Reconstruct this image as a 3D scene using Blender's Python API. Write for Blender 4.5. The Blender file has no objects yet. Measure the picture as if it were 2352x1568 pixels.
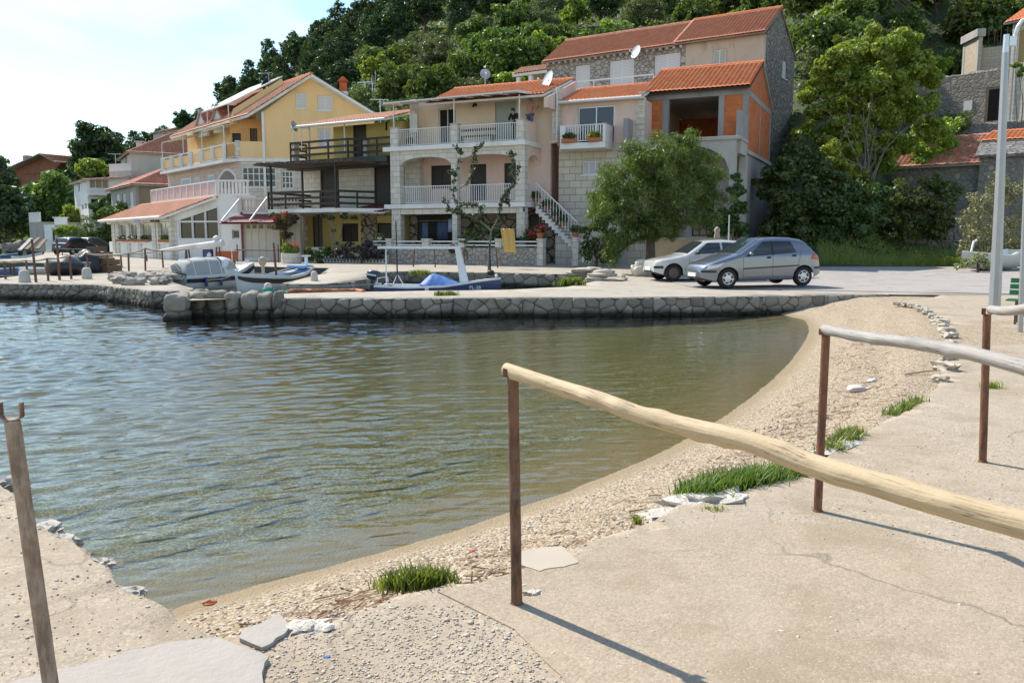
import bpy, bmesh, math, random
import numpy as np
from mathutils import Vector, Matrix, noise as mnoise
R = math.radians
SC = bpy.context.scene
COL = SC.collection
# ------------------------------------------------------------------ camera, sky, sun, exposure
FPX = 1898.0                      # focal length in pixels of a 2352 px wide picture
HOR = 545.0                       # horizon row
EYE = 1.95                        # eye height above the water
PITCH = math.atan((784 - HOR) / FPX)
cam_d = bpy.data.cameras.new("camera")
cam = bpy.data.objects.new("camera", cam_d)
COL.objects.link(cam)
cam.location = (0, 0, EYE)
cam.rotation_euler = (math.pi / 2 - PITCH, 0, 0)
cam_d.sensor_width = 36
cam_d.lens = FPX / 2352 * 36
cam_d.clip_end = 4000
cam_d.clip_start = 0.05
SC.camera = cam
SUN_EL, SUN_AZ = R(48), R(-46)    # azimuth from +Y, negative = to the left
w = bpy.data.worlds.new("World")
SC.world = w
w.use_nodes = True
nt = w.node_tree
N = nt.nodes
N.clear()
out = N.new("ShaderNodeOutputWorld")
bg = N.new("ShaderNodeBackground")
sky = N.new("ShaderNodeTexSky")
sky.sky_type = 'NISHITA'
sky.sun_disc = False
sky.sun_elevation = SUN_EL
sky.sun_rotation = SUN_AZ
sky.air_density = 1.25
sky.dust_density = 0.25
bg.inputs[1].default_value = 0.135
tc = N.new("ShaderNodeTexCoord")
mp = N.new("ShaderNodeMapping")
mp.inputs['Scale'].default_value = (1.6, 1.6, 7.0)
cn = N.new("ShaderNodeTexNoise")
cn.inputs['Scale'].default_value = 1.5
cn.inputs['Detail'].default_value = 8
cn.inputs['Roughness'].default_value = 0.55
cn.inputs['Distortion'].default_value = 0.6
cr = N.new("ShaderNodeValToRGB")
cr.color_ramp.elements[0].position = 0.48
cr.color_ramp.elements[0].color = (0.0, 0.0, 0.0, 1)
cr.color_ramp.elements[1].position = 0.72
cr.color_ramp.elements[1].color = (0.92, 0.92, 0.92, 1)
mx = N.new("ShaderNodeMixRGB")
mx.inputs[2].default_value = (5.6, 5.8, 6.0, 1)
nt.links.new(tc.outputs['Generated'], mp.inputs['Vector'])
nt.links.new(mp.outputs[0], cn.inputs['Vector'])
nt.links.new(cn.outputs['Fac'], cr.inputs[0])
nt.links.new(cr.outputs[0], mx.inputs[0])
tint = N.new('ShaderNodeMixRGB')
tint.blend_type = 'MULTIPLY'
tint.inputs[0].default_value = 1
tint.inputs[2].default_value = (.82, .94, 1.0, 1)
nt.links.new(sky.outputs[0], tint.inputs[1])
nt.links.new(tint.outputs[0], mx.inputs[1])
nt.links.new(mx.outputs[0], bg.inputs[0])
nt.links.new(bg.outputs[0], out.inputs[0])
sd = bpy.data.lights.new("sun", 'SUN')
sd.energy = 4.4
sd.angle = R(0.53)
sd.color = (1.0, 0.93, 0.82)
so = bpy.data.objects.new("sun", sd)
COL.objects.link(so)
SUNDIR = Vector((math.sin(SUN_AZ) * math.cos(SUN_EL), math.cos(SUN_AZ) * math.cos(SUN_EL), math.sin(SUN_EL)))
so.rotation_euler = (-SUNDIR).to_track_quat('-Z', 'Y').to_euler()
so.location = SUNDIR * 60
SC.view_settings.view_transform = 'Standard'
SC.view_settings.look = 'None'
SC.view_settings.exposure = 0.62
SC.view_settings.gamma = 1
SC.cycles.max_bounces = 6
SC.cycles.transparent_max_bounces = 10
SC.cycles.caustics_reflective = False
SC.cycles.caustics_refractive = False
SC.cycles.sample_clamp_indirect = 6
# ------------------------------------------------------------------ picture <-> place
CT, ST = math.cos(PITCH), math.sin(PITCH)
def ray(px, py):
 x = (px - 1176) / FPX; y = (784 - py) / FPX
 return Vector((x, CT + y * ST, -ST + y * CT))
def G(px, py, z=0.0):             # point on the level plane z
 d = ray(px, py); t = (z - EYE) / d.z
 return Vector((d.x * t, d.y * t, z))
def P(px, py, Y):                 # point at depth Y
 d = ray(px, py); t = Y / d.y
 return Vector((d.x * t, Y, EYE + d.z * t))
def XY(px, Y, z=0.6):             # X of a picture column at depth Y, height z
 return (px - 1176) / FPX * (Y * CT + (EYE - z) * ST)
def proj(v):
 f = v.y * CT - (v.z - EYE) * ST
 u = v.y * ST + (v.z - EYE) * CT
 return (1176 + FPX * v.x / f, 784 - FPX * u / f)
def smooth(t):
 t = min(1, max(0, t)); return t * t * (3 - 2 * t)
def gz(x, y):                     # paved ground height
 if y < 14: return 0.35
 if y < 20.5: return 0.35 + 0.11 * (y - 14) / 6.5
 if y < 26: return 0.46
 if y < 41: return 0.46 + 0.17 * (y - 26) / 15
 return 0.63
# ------------------------------------------------------------------ materials
MATS = {}
def nodes(name):
 m = bpy.data.materials.new(name); m.use_nodes = True
 n = m.node_tree.nodes; l = m.node_tree.links
 return m, n, l, n['Principled BSDF']
def mth(n, l, op, a, b=None, c=None):
 q = n.new("ShaderNodeMath"); q.operation = op
 for i, v in enumerate((a, b, c)):
  if v is None: continue
  if isinstance(v, (int, float)): q.inputs[i].default_value = v
  else: l.new(v, q.inputs[i])
 return q.outputs[0]
def noise(n, l, vec, scale, detail=4, rough=.55, dist=0.0):
 t = n.new("ShaderNodeTexNoise"); t.inputs['Scale'].default_value = scale
 t.inputs['Detail'].default_value = detail; t.inputs['Roughness'].default_value = rough
 t.inputs['Distortion'].default_value = dist
 if vec is not None: l.new(vec, t.inputs['Vector'])
 return t.outputs['Fac']
def ramp(n, l, fac, stops):
 r = n.new("ShaderNodeValToRGB"); e = r.color_ramp.elements
 while len(e) < len(stops): e.new(0.5)
 for i, (p, c) in enumerate(stops):
  e[i].position = p; e[i].color = (*c, 1) if len(c) == 3 else c
 l.new(fac, r.inputs[0]); return r.outputs[0]
def mixc(n, l, fac, a, b, mode='MIX'):
 q = n.new("ShaderNodeMixRGB"); q.blend_type = mode
 for i, v in enumerate((fac, a, b)):
  if isinstance(v, (int, float)): q.inputs[i].default_value = v
  elif isinstance(v, tuple): q.inputs[i].default_value = (*v, 1)
  else: l.new(v, q.inputs[i])
 return q.outputs[0]
def bump(n, l, h, dist=.02, strength=.6, normal=None):
 b = n.new("ShaderNodeBump"); b.inputs['Distance'].default_value = dist
 b.inputs['Strength'].default_value = strength
 l.new(h, b.inputs['Height'])
 if normal is not None: l.new(normal, b.inputs['Normal'])
 return b.outputs[0]
def objco(n): return n.new("ShaderNodeTexCoord").outputs['Object']
def uvco(n): return n.new("ShaderNodeTexCoord").outputs['UV']
def mapping(n, l, vec, scale=(1, 1, 1), rot=(0, 0, 0), loc=(0, 0, 0)):
 m = n.new("ShaderNodeMapping"); l.new(vec, m.inputs['Vector'])
 m.inputs['Scale'].default_value = scale; m.inputs['Rotation'].default_value = rot
 m.inputs['Location'].default_value = loc
 return m.outputs[0]
def vor(n, l, vec, scale, feature='F1', rnd=1.0, out='Distance'):
 v = n.new("ShaderNodeTexVoronoi"); v.feature = feature; v.inputs['Scale'].default_value = scale
 v.inputs['Randomness'].default_value = rnd
 l.new(vec, v.inputs['Vector']); return v.outputs[out]
def sc3(c, k): return tuple(min(1, x * k) for x in c)
def plain(name, col, rough=.7, var=.18, scale=4, metal=0, bmp=.0, bscale=40, coat=0, spec=.5, stain=None, stain_amt=.5):
 if name in MATS: return MATS[name]
 m, n, l, b = nodes(name); co = objco(n)
 f = noise(n, l, co, scale, 6, .6)
 c = mixc(n, l, f, sc3(col, 1 - var), sc3(col, 1 + var))
 if stain:
  st = ramp(n, l, noise(n, l, mapping(n, l, co, (1, 1, .35)), scale * .6, 8, .65), [(.48, (0, 0, 0)), (.66, (stain_amt,) * 3)])
  c = mixc(n, l, st, c, stain)
 l.new(c, b.inputs['Base Color'])
 b.inputs['Roughness'].default_value = rough; b.inputs['Metallic'].default_value = metal
 b.inputs['Coat Weight'].default_value = coat; b.inputs['Specular IOR Level'].default_value = spec
 if bmp: l.new(bump(n, l, noise(n, l, co, bscale, 5, .6), bmp, .6), b.inputs['Normal'])
 MATS[name] = m; return m
def blocks(name, col, mortar, bw=.45, bh=.3, var=.25, rough=.85, msize=.012, off=.5, stain=None):
 if name in MATS: return MATS[name]
 m, n, l, b = nodes(name); uv = uvco(n)
 dist = n.new("ShaderNodeVectorMath"); dist.operation = 'ADD'
 wob = n.new("ShaderNodeTexNoise"); wob.inputs['Scale'].default_value = 5; l.new(uv, wob.inputs['Vector'])
 sc = n.new("ShaderNodeVectorMath"); sc.operation = 'SCALE'; sc.inputs['Scale'].default_value = .02
 l.new(wob.outputs['Color'], sc.inputs[0]); l.new(uv, dist.inputs[0]); l.new(sc.outputs[0], dist.inputs[1])
 t = n.new("ShaderNodeTexBrick"); t.offset = off
 l.new(dist.outputs[0], t.inputs['Vector'])
 t.inputs['Scale'].default_value = 1; t.inputs['Brick Width'].default_value = bw; t.inputs['Row Height'].default_value = bh
 t.inputs['Mortar Size'].default_value = msize; t.inputs['Mortar Smooth'].default_value = .3
 t.inputs['Color1'].default_value = (*sc3(col, 1 - var), 1); t.inputs['Color2'].default_value = (*sc3(col, 1 + var), 1)
 t.inputs['Mortar'].default_value = (*mortar, 1)
 c = mixc(n, l, mth(n, l, 'MULTIPLY', noise(n, l, uv, 14, 6, .65), .5), t.outputs['Color'], sc3(col, .6))
 if stain:
  st = ramp(n, l, noise(n, l, mapping(n, l, uv, (1, .4, 1)), 1.6, 8, .6), [(.5, (0, 0, 0)), (.7, (.6,) * 3)])
  c = mixc(n, l, st, c, stain)
 l.new(c, b.inputs['Base Color']); b.inputs['Roughness'].default_value = rough
 h = mth(n, l, 'ADD', mth(n, l, 'MULTIPLY', t.outputs['Fac'], -1.0), mth(n, l, 'MULTIPLY', noise(n, l, uv, 22, 5, .6), .7))
 l.new(bump(n, l, h, .02, .8), b.inputs['Normal'])
 MATS[name] = m; return m
def rubble(name, cols, mortar, scale=2.6, width=.05, rough=.9, stretch=(1, 1.25, 1)):
 if name in MATS: return MATS[name]
 m, n, l, b = nodes(name); uv = mapping(n, l, uvco(n), stretch)
 e = vor(n, l, uv, scale, 'DISTANCE_TO_EDGE', .9)
 cid = vor(n, l, uv, scale, 'F1', .9, 'Color')
 sep = n.new("ShaderNodeSeparateColor"); l.new(cid, sep.inputs[0])
 k = len(cols)
 stone = ramp(n, l, sep.outputs[0], [(i / max(1, k - 1), c) for i, c in enumerate(cols)])
 stone = mixc(n, l, mth(n, l, 'MULTIPLY', noise(n, l, uv, 11, 6, .65), .55), stone, sc3(cols[0], .5))
 mk = ramp(n, l, e, [(width * .5, (1, 1, 1)), (width, (0, 0, 0))])
 l.new(mixc(n, l, mk, stone, mortar), b.inputs['Base Color'])
 b.inputs['Roughness'].default_value = rough
 h = mth(n, l, 'ADD', mth(n, l, 'MINIMUM', mth(n, l, 'MULTIPLY', e, 6), .8), mth(n, l, 'MULTIPLY', noise(n, l, uv, 16, 5), .4))
 l.new(bump(n, l, h, .05, .9), b.inputs['Normal'])
 MATS[name] = m; return m
def tiles(name, col, col2, rough=.8, moss=None):
 if name in MATS: return MATS[name]
 m, n, l, b = nodes(name); uv = uvco(n)
 q = n.new("ShaderNodeVectorMath"); q.operation = 'SNAP'; q.inputs[1].default_value = (.22, .33, 1)
 l.new(uv, q.inputs[0])
 wn = n.new("ShaderNodeTexWhiteNoise"); wn.noise_dimensions = '2D'; l.new(q.outputs[0], wn.inputs['Vector'])
 c = mixc(n, l, wn.outputs['Value'], col, col2)
 c = mixc(n, l, mth(n, l, 'MULTIPLY', noise(n, l, uv, 1.3, 6, .65), .28), c, sc3(col, .6))
 if moss:
  st = ramp(n, l, noise(n, l, uv, 2.4, 8, .7), [(.52, (0, 0, 0)), (.68, (.75,) * 3)])
  c = mixc(n, l, st, c, moss)
 l.new(c, b.inputs['Base Color']); b.inputs['Roughness'].default_value = rough
 l.new(bump(n, l, noise(n, l, uv, 30, 3), .006, .6), b.inputs['Normal'])
 MATS[name] = m; return m
def glass(name, col=(.02, .025, .03), rough=.06):
 if name in MATS: return MATS[name]
 m, n, l, b = nodes(name)
 c = mixc(n, l, noise(n, l, objco(n), 1.1, 3), sc3(col, .5), sc3(col, 1.6))
 l.new(c, b.inputs['Base Color']); b.inputs['Roughness'].default_value = rough
 b.inputs['Specular IOR Level'].default_value = .7
 MATS[name] = m; return m
def louvre(name, col, pitch=.07):
 if name in MATS: return MATS[name]
 m, n, l, b = nodes(name); uv = uvco(n)
 sx = n.new("ShaderNodeSeparateXYZ"); l.new(uv, sx.inputs[0])
 fr = mth(n, l, 'FRACT', mth(n, l, 'DIVIDE', sx.outputs[1], pitch))
 c = mixc(n, l, ramp(n, l, fr, [(0, (1, 1, 1)), (.3, (0, 0, 0))]), col, sc3(col, .55))
 l.new(c, b.inputs['Base Color']); b.inputs['Roughness'].default_value = .6
 l.new(bump(n, l, fr, .02, .8), b.inputs['Normal'])
 MATS[name] = m; return m
def leafm(name, col, col2, trans=.35, tvar=.35):
 if name in MATS: return MATS[name]
 m = bpy.data.materials.new(name); m.use_nodes = True
 n = m.node_tree.nodes; l = m.node_tree.links; n.clear()
 o = n.new("ShaderNodeOutputMaterial")
 g = n.new("ShaderNodeNewGeometry"); oi = n.new("ShaderNodeObjectInfo")
 c = mixc(n, l, g.outputs['Random Per Island'], col, col2)
 k = mth(n, l, 'ADD', mth(n, l, 'MULTIPLY', oi.outputs['Random'], tvar), 1 - tvar / 2)
 hs = n.new("ShaderNodeHueSaturation"); l.new(c, hs.inputs['Color']); l.new(k, hs.inputs['Value'])
 l.new(mth(n, l, 'ADD', mth(n, l, 'MULTIPLY', oi.outputs['Random'], .04), .48), hs.inputs['Hue'])
 d = n.new("ShaderNodeBsdfDiffuse"); l.new(hs.outputs[0], d.inputs[0])
 t = n.new("ShaderNodeBsdfTranslucent")
 l.new(mixc(n, l, .6, hs.outputs[0], (1.0, 1.0, .25), 'MULTIPLY'), t.inputs[0])
 gl = n.new("ShaderNodeBsdfGlossy"); gl.inputs['Roughness'].default_value = .45
 gl.inputs[0].default_value = (.8, .85, .8, 1)
 mix = n.new("ShaderNodeMixShader"); mix.inputs[0].default_value = trans
 l.new(d.outputs[0], mix.inputs[1]); l.new(t.outputs[0], mix.inputs[2])
 mix2 = n.new("ShaderNodeMixShader"); mix2.inputs[0].default_value = .05
 l.new(mix.outputs[0], mix2.inputs[1]); l.new(gl.outputs[0], mix2.inputs[2])
 l.new(mix2.outputs[0], o.inputs[0])
 MATS[name] = m; return m
# ------------------------------------------------------------------ things and parts
def tag(o, label=None, cat=None, group=None, kind=None):
 if label: o['label'] = label
 if cat: o['category'] = cat
 if group: o['group'] = group
 if kind: o['kind'] = kind
 return o
def thing(name, label, cat, loc=(0, 0, 0), rz=0.0, group=None):
 o = bpy.data.objects.new(name, None); COL.objects.link(o)
 o.empty_display_size = .3
 o.location = loc; o.rotation_euler = (0, 0, rz)
 return tag(o, label, cat, group)
def dup(root, loc, rz=None, label=None, group=None, scale=None):
 def cp(o, par):
  c = o.copy(); COL.objects.link(c)
  if par is not None: c.parent = par
  for ch in KIDS.get(o.name, []): KIDS.setdefault(c.name, []).append(cp(ch, c))
  return c
 r = cp(root, None); r.location = loc
 if rz is not None: r.rotation_euler = (0, 0, rz)
 if scale is not None: r.scale = scale if not isinstance(scale, (int, float)) else (scale,) * 3
 if label: r['label'] = label
 if group: r['group'] = group
 return r
KIDS = {}
class MB:
 def __init__(s): s.v = []; s.f = []; s.mi = []; s.cur = 0; s.fixuv = {}
 def add(s, vs, fs):
  b = len(s.v); s.v += [tuple(v) for v in vs]
  for f in fs: s.f.append(tuple(b + i for i in f)); s.mi.append(s.cur)
  return s
 def box(s, x0, x1, y0, y1, z0, z1):
  if x0 > x1: x0, x1 = x1, x0
  if y0 > y1: y0, y1 = y1, y0
  if z0 > z1: z0, z1 = z1, z0
  return s.add([(x0, y0, z0), (x1, y0, z0), (x1, y1, z0), (x0, y1, z0), (x0, y0, z1), (x1, y0, z1), (x1, y1, z1), (x0, y1, z1)],
      [(0, 3, 2, 1), (4, 5, 6, 7), (0, 1, 5, 4), (1, 2, 6, 5), (2, 3, 7, 6), (3, 0, 4, 7)])
 def bar(s, a, b, w, h=None, up=(0, 0, 1)):
  h = h or w; a = Vector(a); b = Vector(b); d = (b - a).normalized()
  u = Vector(up)
  if abs(d.dot(u)) > .95: u = Vector((0, 1, 0))
  x = d.cross(u).normalized(); y = x.cross(d)
  vs = []
  for p in (a, b):
   for sx, sy in ((-1, -1), (1, -1), (1, 1), (-1, 1)): vs.append(p + x * sx * w / 2 + y * sy * h / 2)
  return s.add(vs, [(0, 1, 2, 3), (7, 6, 5, 4), (0, 4, 5, 1), (1, 5, 6, 2), (2, 6, 7, 3), (3, 7, 4, 0)])
 def tube(s, pts, radii, n=8, cap=True):
  pts = [Vector(p) for p in pts]
  if isinstance(radii, (int, float)): radii = [radii] * len(pts)
  b = len(s.v); prev = None
  for i, p in enumerate(pts):
   d = (pts[min(i + 1, len(pts) - 1)] - pts[max(i - 1, 0)]).normalized()
   if prev is None:
    u = Vector((0, 0, 1)) if abs(d.z) < .9 else Vector((1, 0, 0))
   else: u = prev
   x = d.cross(u).normalized(); y = x.cross(d).normalized(); prev = y
   for k in range(n):
    a = 2 * math.pi * k / n
    s.v.append(tuple(p + (x * math.cos(a) + y * math.sin(a)) * radii[i]))
  for i in range(len(pts) - 1):
   for k in range(n):
    k2 = (k + 1) % n
    s.f.append((b + i * n + k, b + i * n + k2, b + (i + 1) * n + k2, b + (i + 1) * n + k)); s.mi.append(s.cur)
  if cap:
   s.f.append(tuple(b + k for k in range(n))[::-1]); s.mi.append(s.cur)
   e = b + (len(pts) - 1) * n
   s.f.append(tuple(e + k for k in range(n))); s.mi.append(s.cur)
  return s
 def cyl(s, a, b, r0, r1=None, n=12): return s.tube([a, b], [r0, r1 if r1 is not None else r0], n)
 def lathe(s, prof, n=16, c=(0, 0, 0), axis='z'):
  b = len(s.v)
  for r, h in prof:
   for k in range(n):
    a = 2 * math.pi * k / n
    p = (r * math.cos(a), r * math.sin(a), h)
    if axis == 'y': p = (p[0], p[2], p[1])
    if axis == 'x': p = (p[2], p[0], p[1])
    s.v.append((p[0] + c[0], p[1] + c[1], p[2] + c[2]))
  for i in range(len(prof) - 1):
   for k in range(n):
    k2 = (k + 1) % n
    s.f.append((b + i * n + k, b + i * n + k2, b + (i + 1) * n + k2, b + (i + 1) * n + k)); s.mi.append(s.cur)
  return s
 def prism(s, poly, ext):
  k = len(poly); e = Vector(ext); ps = [Vector(p) for p in poly]
  return s.add(ps + [p + e for p in ps], [tuple(range(k))[::-1], tuple(range(k, 2 * k))] + [(i, (i + 1) % k, k + (i + 1) % k, k + i) for i in range(k)])
 def quad(s, *ps): return s.add(ps, [tuple(range(len(ps)))])
 def blob(s, c, r, seed=0, amp=.25, sub=2, squash=(1, 1, 1), rot=0, fr=1.6, box=0.0):
  g = ICO[sub]; b = len(s.v); ca, sa = math.cos(rot), math.sin(rot)
  for v in g[0]:
   k = 1 + amp * mnoise.noise(Vector(v) * fr + Vector((seed * 7.3, seed * 1.7, -seed * 3.1)))
   p = Vector(v)
   if box:
    m_ = max(abs(p.x), abs(p.y), abs(p.z)); p = p * (1 - box) + p / m_ * box * .82
   p = Vector((p.x * squash[0], p.y * squash[1], p.z * squash[2])) * r * k
   s.v.append((c[0] + p.x * ca - p.y * sa, c[1] + p.x * sa + p.y * ca, c[2] + p.z))
  for f in g[1]: s.f.append(tuple(b + i for i in f)); s.mi.append(s.cur)
  return s
 def build(s, name, mats, parent=None, loc=None, rz=0.0, smooth=None, bevel=0, label=None, uv=True):
  me = bpy.data.meshes.new(name)
  me.from_pydata(s.v, [], s.f)
  mats = mats if isinstance(mats, (list, tuple)) else [mats]
  for m in mats: me.materials.append(m)
  if len(mats) > 1: me.polygons.foreach_set('material_index', s.mi)
  if uv: box_uv(me)
  if smooth is not None:
   me.polygons.foreach_set('use_smooth', [True] * len(me.polygons))
   if smooth < 180: me.set_sharp_from_angle(angle=R(smooth))
  o = bpy.data.objects.new(name, me); COL.objects.link(o)
  if loc is not None: o.location = loc
  if rz: o.rotation_euler = (0, 0, rz)
  if parent is not None:
   o.parent = parent; KIDS.setdefault(parent.name, []).append(o)
  if bevel:
   bv = o.modifiers.new("bevel", 'BEVEL'); bv.width = bevel; bv.segments = 2; bv.limit_method = 'ANGLE'; bv.angle_limit = R(40)
  if label: o['label'] = label
  return o
def box_uv(me):
 me.update()
 nl = len(me.loops)
 if not nl: return
 vi = np.empty(nl, np.int32); me.loops.foreach_get('vertex_index', vi)
 co = np.empty(len(me.vertices) * 3, np.float32); me.vertices.foreach_get('co', co); co = co.reshape(-1, 3)
 nm = np.empty(len(me.polygons) * 3, np.float32); me.polygons.foreach_get('normal', nm); nm = np.abs(nm.reshape(-1, 3))
 tot = np.empty(len(me.polygons), np.int32); me.polygons.foreach_get('loop_total', tot)
 fn = np.repeat(nm, tot, axis=0); c = co[vi]
 horiz = fn[:, 2] > .8; front = fn[:, 1] >= fn[:, 0]
 u = np.where(horiz, c[:, 0], np.where(front, c[:, 0], c[:, 1]))
 v = np.where(horiz, c[:, 1], c[:, 2])
 me.uv_layers.new(name="uv").data.foreach_set('uv', np.stack([u, v], 1).astype(np.float32).ravel())
def mesh_np(name, V, F, mat, parent=None, uv=None, smooth=False, loc=None):
 me = bpy.data.meshes.new(name)
 V = np.asarray(V, np.float32); F = np.asarray(F, np.int32); k = F.shape[1]
 me.vertices.add(len(V)); me.vertices.foreach_set('co', V.ravel())
 me.loops.add(F.size); me.loops.foreach_set('vertex_index', F.ravel())
 me.polygons.add(len(F)); me.polygons.foreach_set('loop_start', np.arange(0, F.size, k, dtype=np.int32))
 me.update(calc_edges=True)
 if smooth: me.polygons.foreach_set('use_smooth', [True] * len(F))
 for m in (mat if isinstance(mat, (list, tuple)) else [mat]): me.materials.append(m)
 if uv is not None:
  me.uv_layers.new(name="uv").data.foreach_set('uv', np.asarray(uv, np.float32)[F.ravel()].ravel())
 me.validate()
 o = bpy.data.objects.new(name, me); COL.objects.link(o)
 if loc is not None: o.location = loc
 if parent is not None:
  o.parent = parent; KIDS.setdefault(parent.name, []).append(o)
 return o
ICO = {}
for _s in (1, 2, 3):
 _b = bmesh.new(); bmesh.ops.create_icosphere(_b, subdivisions=_s, radius=1)
 ICO[_s] = ([tuple(v.co) for v in _b.verts], [tuple(v.index for v in f.verts) for f in _b.faces]); _b.free()
def lerp(a, b, t): return a + (b - a) * t
# ================================================================== GROUND, WATER, HILL
rng = random.Random(7)
nr = np.random.default_rng(11)
def concrete_ground(name, base, warm, grain=1.0, stones=.5, crack=True):
 m, n, l, b = nodes(name); co = objco(n)
 big = noise(n, l, co, .55, 6, .6)
 mid = noise(n, l, co, 3.2, 6, .65)
 c = mixc(n, l, ramp(n, l, big, [(.35, (0, 0, 0)), (.65, (1, 1, 1))]), base, warm)
 c = mixc(n, l, mth(n, l, 'MULTIPLY', ramp(n, l, mid, [(.38, (0, 0, 0)), (.70, (1, 1, 1))]), .62), c, sc3(warm, .62))
 sc = 75 * grain
 cell = vor(n, l, co, sc, 'F1', 1, 'Color')
 dist = vor(n, l, co, sc)
 sp = n.new("ShaderNodeSeparateColor"); l.new(cell, sp.inputs[0])
 gr = ramp(n, l, sp.outputs[0], [(0, sc3(base, .60)), (.35, sc3(base, .98)), (.7, sc3(warm, 1.08)), (1, sc3(base, 1.5))])
 patch = ramp(n, l, noise(n, l, co, 1.7, 5, .6), [(.42, (.34,) * 3), (.66, (stones,) * 3)])
 c = mixc(n, l, patch, c, gr)
 fine = noise(n, l, co, 90 * grain, 3, .7)
 c = mixc(n, l, mth(n, l, 'MULTIPLY', fine, .5), c, sc3(base, .72))
 st_ = ramp(n, l, noise(n, l, co, 1.15, 9, .68, .4), [(.50, (0, 0, 0)), (.60, (.55,) * 3), (.72, (.75,) * 3)])
 c = mixc(n, l, st_, c, tuple(x * k for x, k in zip(base, (.70, .66, .58))))
 wh = vor(n, l, co, 46.0); c = mixc(n, l, ramp(n, l, wh, [(.10, (.8,) * 3), (.17, (0, 0, 0))]), c, sc3(base, 1.55))
 spk = vor(n, l, co, 9.0)
 c = mixc(n, l, ramp(n, l, spk, [(.035, (.75,) * 3), (.06, (0, 0, 0))]), c, sc3(base, .28))
 l.new(c, b.inputs['Base Color']); b.inputs['Roughness'].default_value = .93
 b.inputs['Specular IOR Level'].default_value = .25
 h = mth(n, l, 'ADD', mth(n, l, 'MULTIPLY', mth(n, l, 'SUBTRACT', 1.0, dist), patch), mth(n, l, 'MULTIPLY', fine, .6))
 if crack:
  cv = n.new("ShaderNodeVectorMath"); cv.operation = 'ADD'; nz_ = n.new("ShaderNodeTexNoise"); nz_.inputs['Scale'].default_value = 2.2; nz_.inputs['Detail'].default_value = 6; l.new(co, nz_.inputs['Vector'])
  l.new(co, cv.inputs[0]); sc_ = n.new("ShaderNodeVectorMath"); sc_.operation = 'SCALE'; sc_.inputs['Scale'].default_value = .55; l.new(nz_.outputs['Color'], sc_.inputs[0]); l.new(sc_.outputs[0], cv.inputs[1])
  ed = vor(n, l, cv.outputs[0], .42, 'DISTANCE_TO_EDGE'); ck = ramp(n, l, ed, [(.002, (1, 1, 1)), (.006, (0, 0, 0))])
  ck = mth(n, l, 'MULTIPLY', ck, ramp(n, l, noise(n, l, co, .9, 3), [(.46, (0, 0, 0)), (.56, (1, 1, 1))]))
  c = mixc(n, l, mth(n, l, 'MULTIPLY', ck, .5), c, sc3(base, .3)); l.new(c, b.inputs['Base Color']); h = mth(n, l, 'SUBTRACT', h, mth(n, l, 'MULTIPLY', ck, 1.5))
 nb = bump(n, l, h, .006, .5)
 l.new(bump(n, l, mid, .03, .4, nb), b.inputs['Normal'])
 MATS[name] = m; return m
M_path = concrete_ground("path_concrete", (.395, .335, .26), (.42, .335, .235), 1.0, .85)
M_quay = concrete_ground("quay_concrete", (.40, .36, .305), (.43, .37, .295), .55, .5)
M_road = concrete_ground("road_asphalt", (.37, .345, .325), (.40, .36, .325), .6, .35)
def gravel_mat():
 m, n, l, b = nodes("beach_gravel"); co = objco(n)
 sx = n.new("ShaderNodeSeparateXYZ"); l.new(co, sx.inputs[0]); z = sx.outputs[2]
 cell = vor(n, l, co, 62, 'F1', 1, 'Color'); dist = vor(n, l, co, 62)
 sp = n.new("ShaderNodeSeparateColor"); l.new(cell, sp.inputs[0])
 dry = ramp(n, l, sp.outputs[0], [(0, (.19, .135, .085)), (.3, (.33, .255, .165)), (.7, (.41, .325, .225)), (1, (.54, .465, .37))])
 sand = mixc(n, l, noise(n, l, co, 60, 3), (.25, .19, .115), (.33, .255, .16))
 bed = ramp(n, l, sp.outputs[1], [(0, (.08, .072, .03)), (.4, (.16, .145, .068)), (.75, (.25, .225, .12)), (1, (.42, .385, .26))])
 deep = mixc(n, l, noise(n, l, co, 5, 4), (.045, .043, .012), (.165, .140, .048))
 wob = mth(n, l, 'ADD', z, mth(n, l, 'MULTIPLY', mth(n, l, 'SUBTRACT', noise(n, l, co, 1.1, 5), .5), .06))
 debris = noise(n, l, mapping(n, l, co, (1, 1, 1), (0, 0, R(-28))), 4.5, 8, .7)
 band = ramp(n, l, z, [(.10, (0, 0, 0)), (.20, (1, 1, 1)), (.28, (.3, .3, .3))])
 dr = mixc(n, l, mth(n, l, 'MULTIPLY', ramp(n, l, debris, [(.55, (0, 0, 0)), (.68, (1, 1, 1))]), band), dry, (.15, .075, .04))
 f1 = n.new("ShaderNodeMapRange"); f1.inputs[1].default_value = .015; f1.inputs[2].default_value = .055; l.new(wob, f1.inputs[0])
 c = mixc(n, l, f1.outputs[0], sand, dr)
 f2 = n.new("ShaderNodeMapRange"); f2.inputs[1].default_value = -.03; f2.inputs[2].default_value = -.10; l.new(wob, f2.inputs[0])
 c = mixc(n, l, f2.outputs[0], c, bed)
 f3 = n.new("ShaderNodeMapRange"); f3.inputs[1].default_value = -.18; f3.inputs[2].default_value = -.42; l.new(wob, f3.inputs[0])
 c = mixc(n, l, f3.outputs[0], c, deep)
 l.new(c, b.inputs['Base Color']); b.inputs['Roughness'].default_value = .9; b.inputs['Specular IOR Level'].default_value = .25
 hb = mth(n, l, 'ADD', mth(n, l, 'SUBTRACT', 1.0, dist), mth(n, l, 'MULTIPLY', noise(n, l, co, 9, 5, .65), 2.0))
 l.new(bump(n, l, hb, .012, .9), b.inputs['Normal'])
 return m
M_gravel = gravel_mat()
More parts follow.
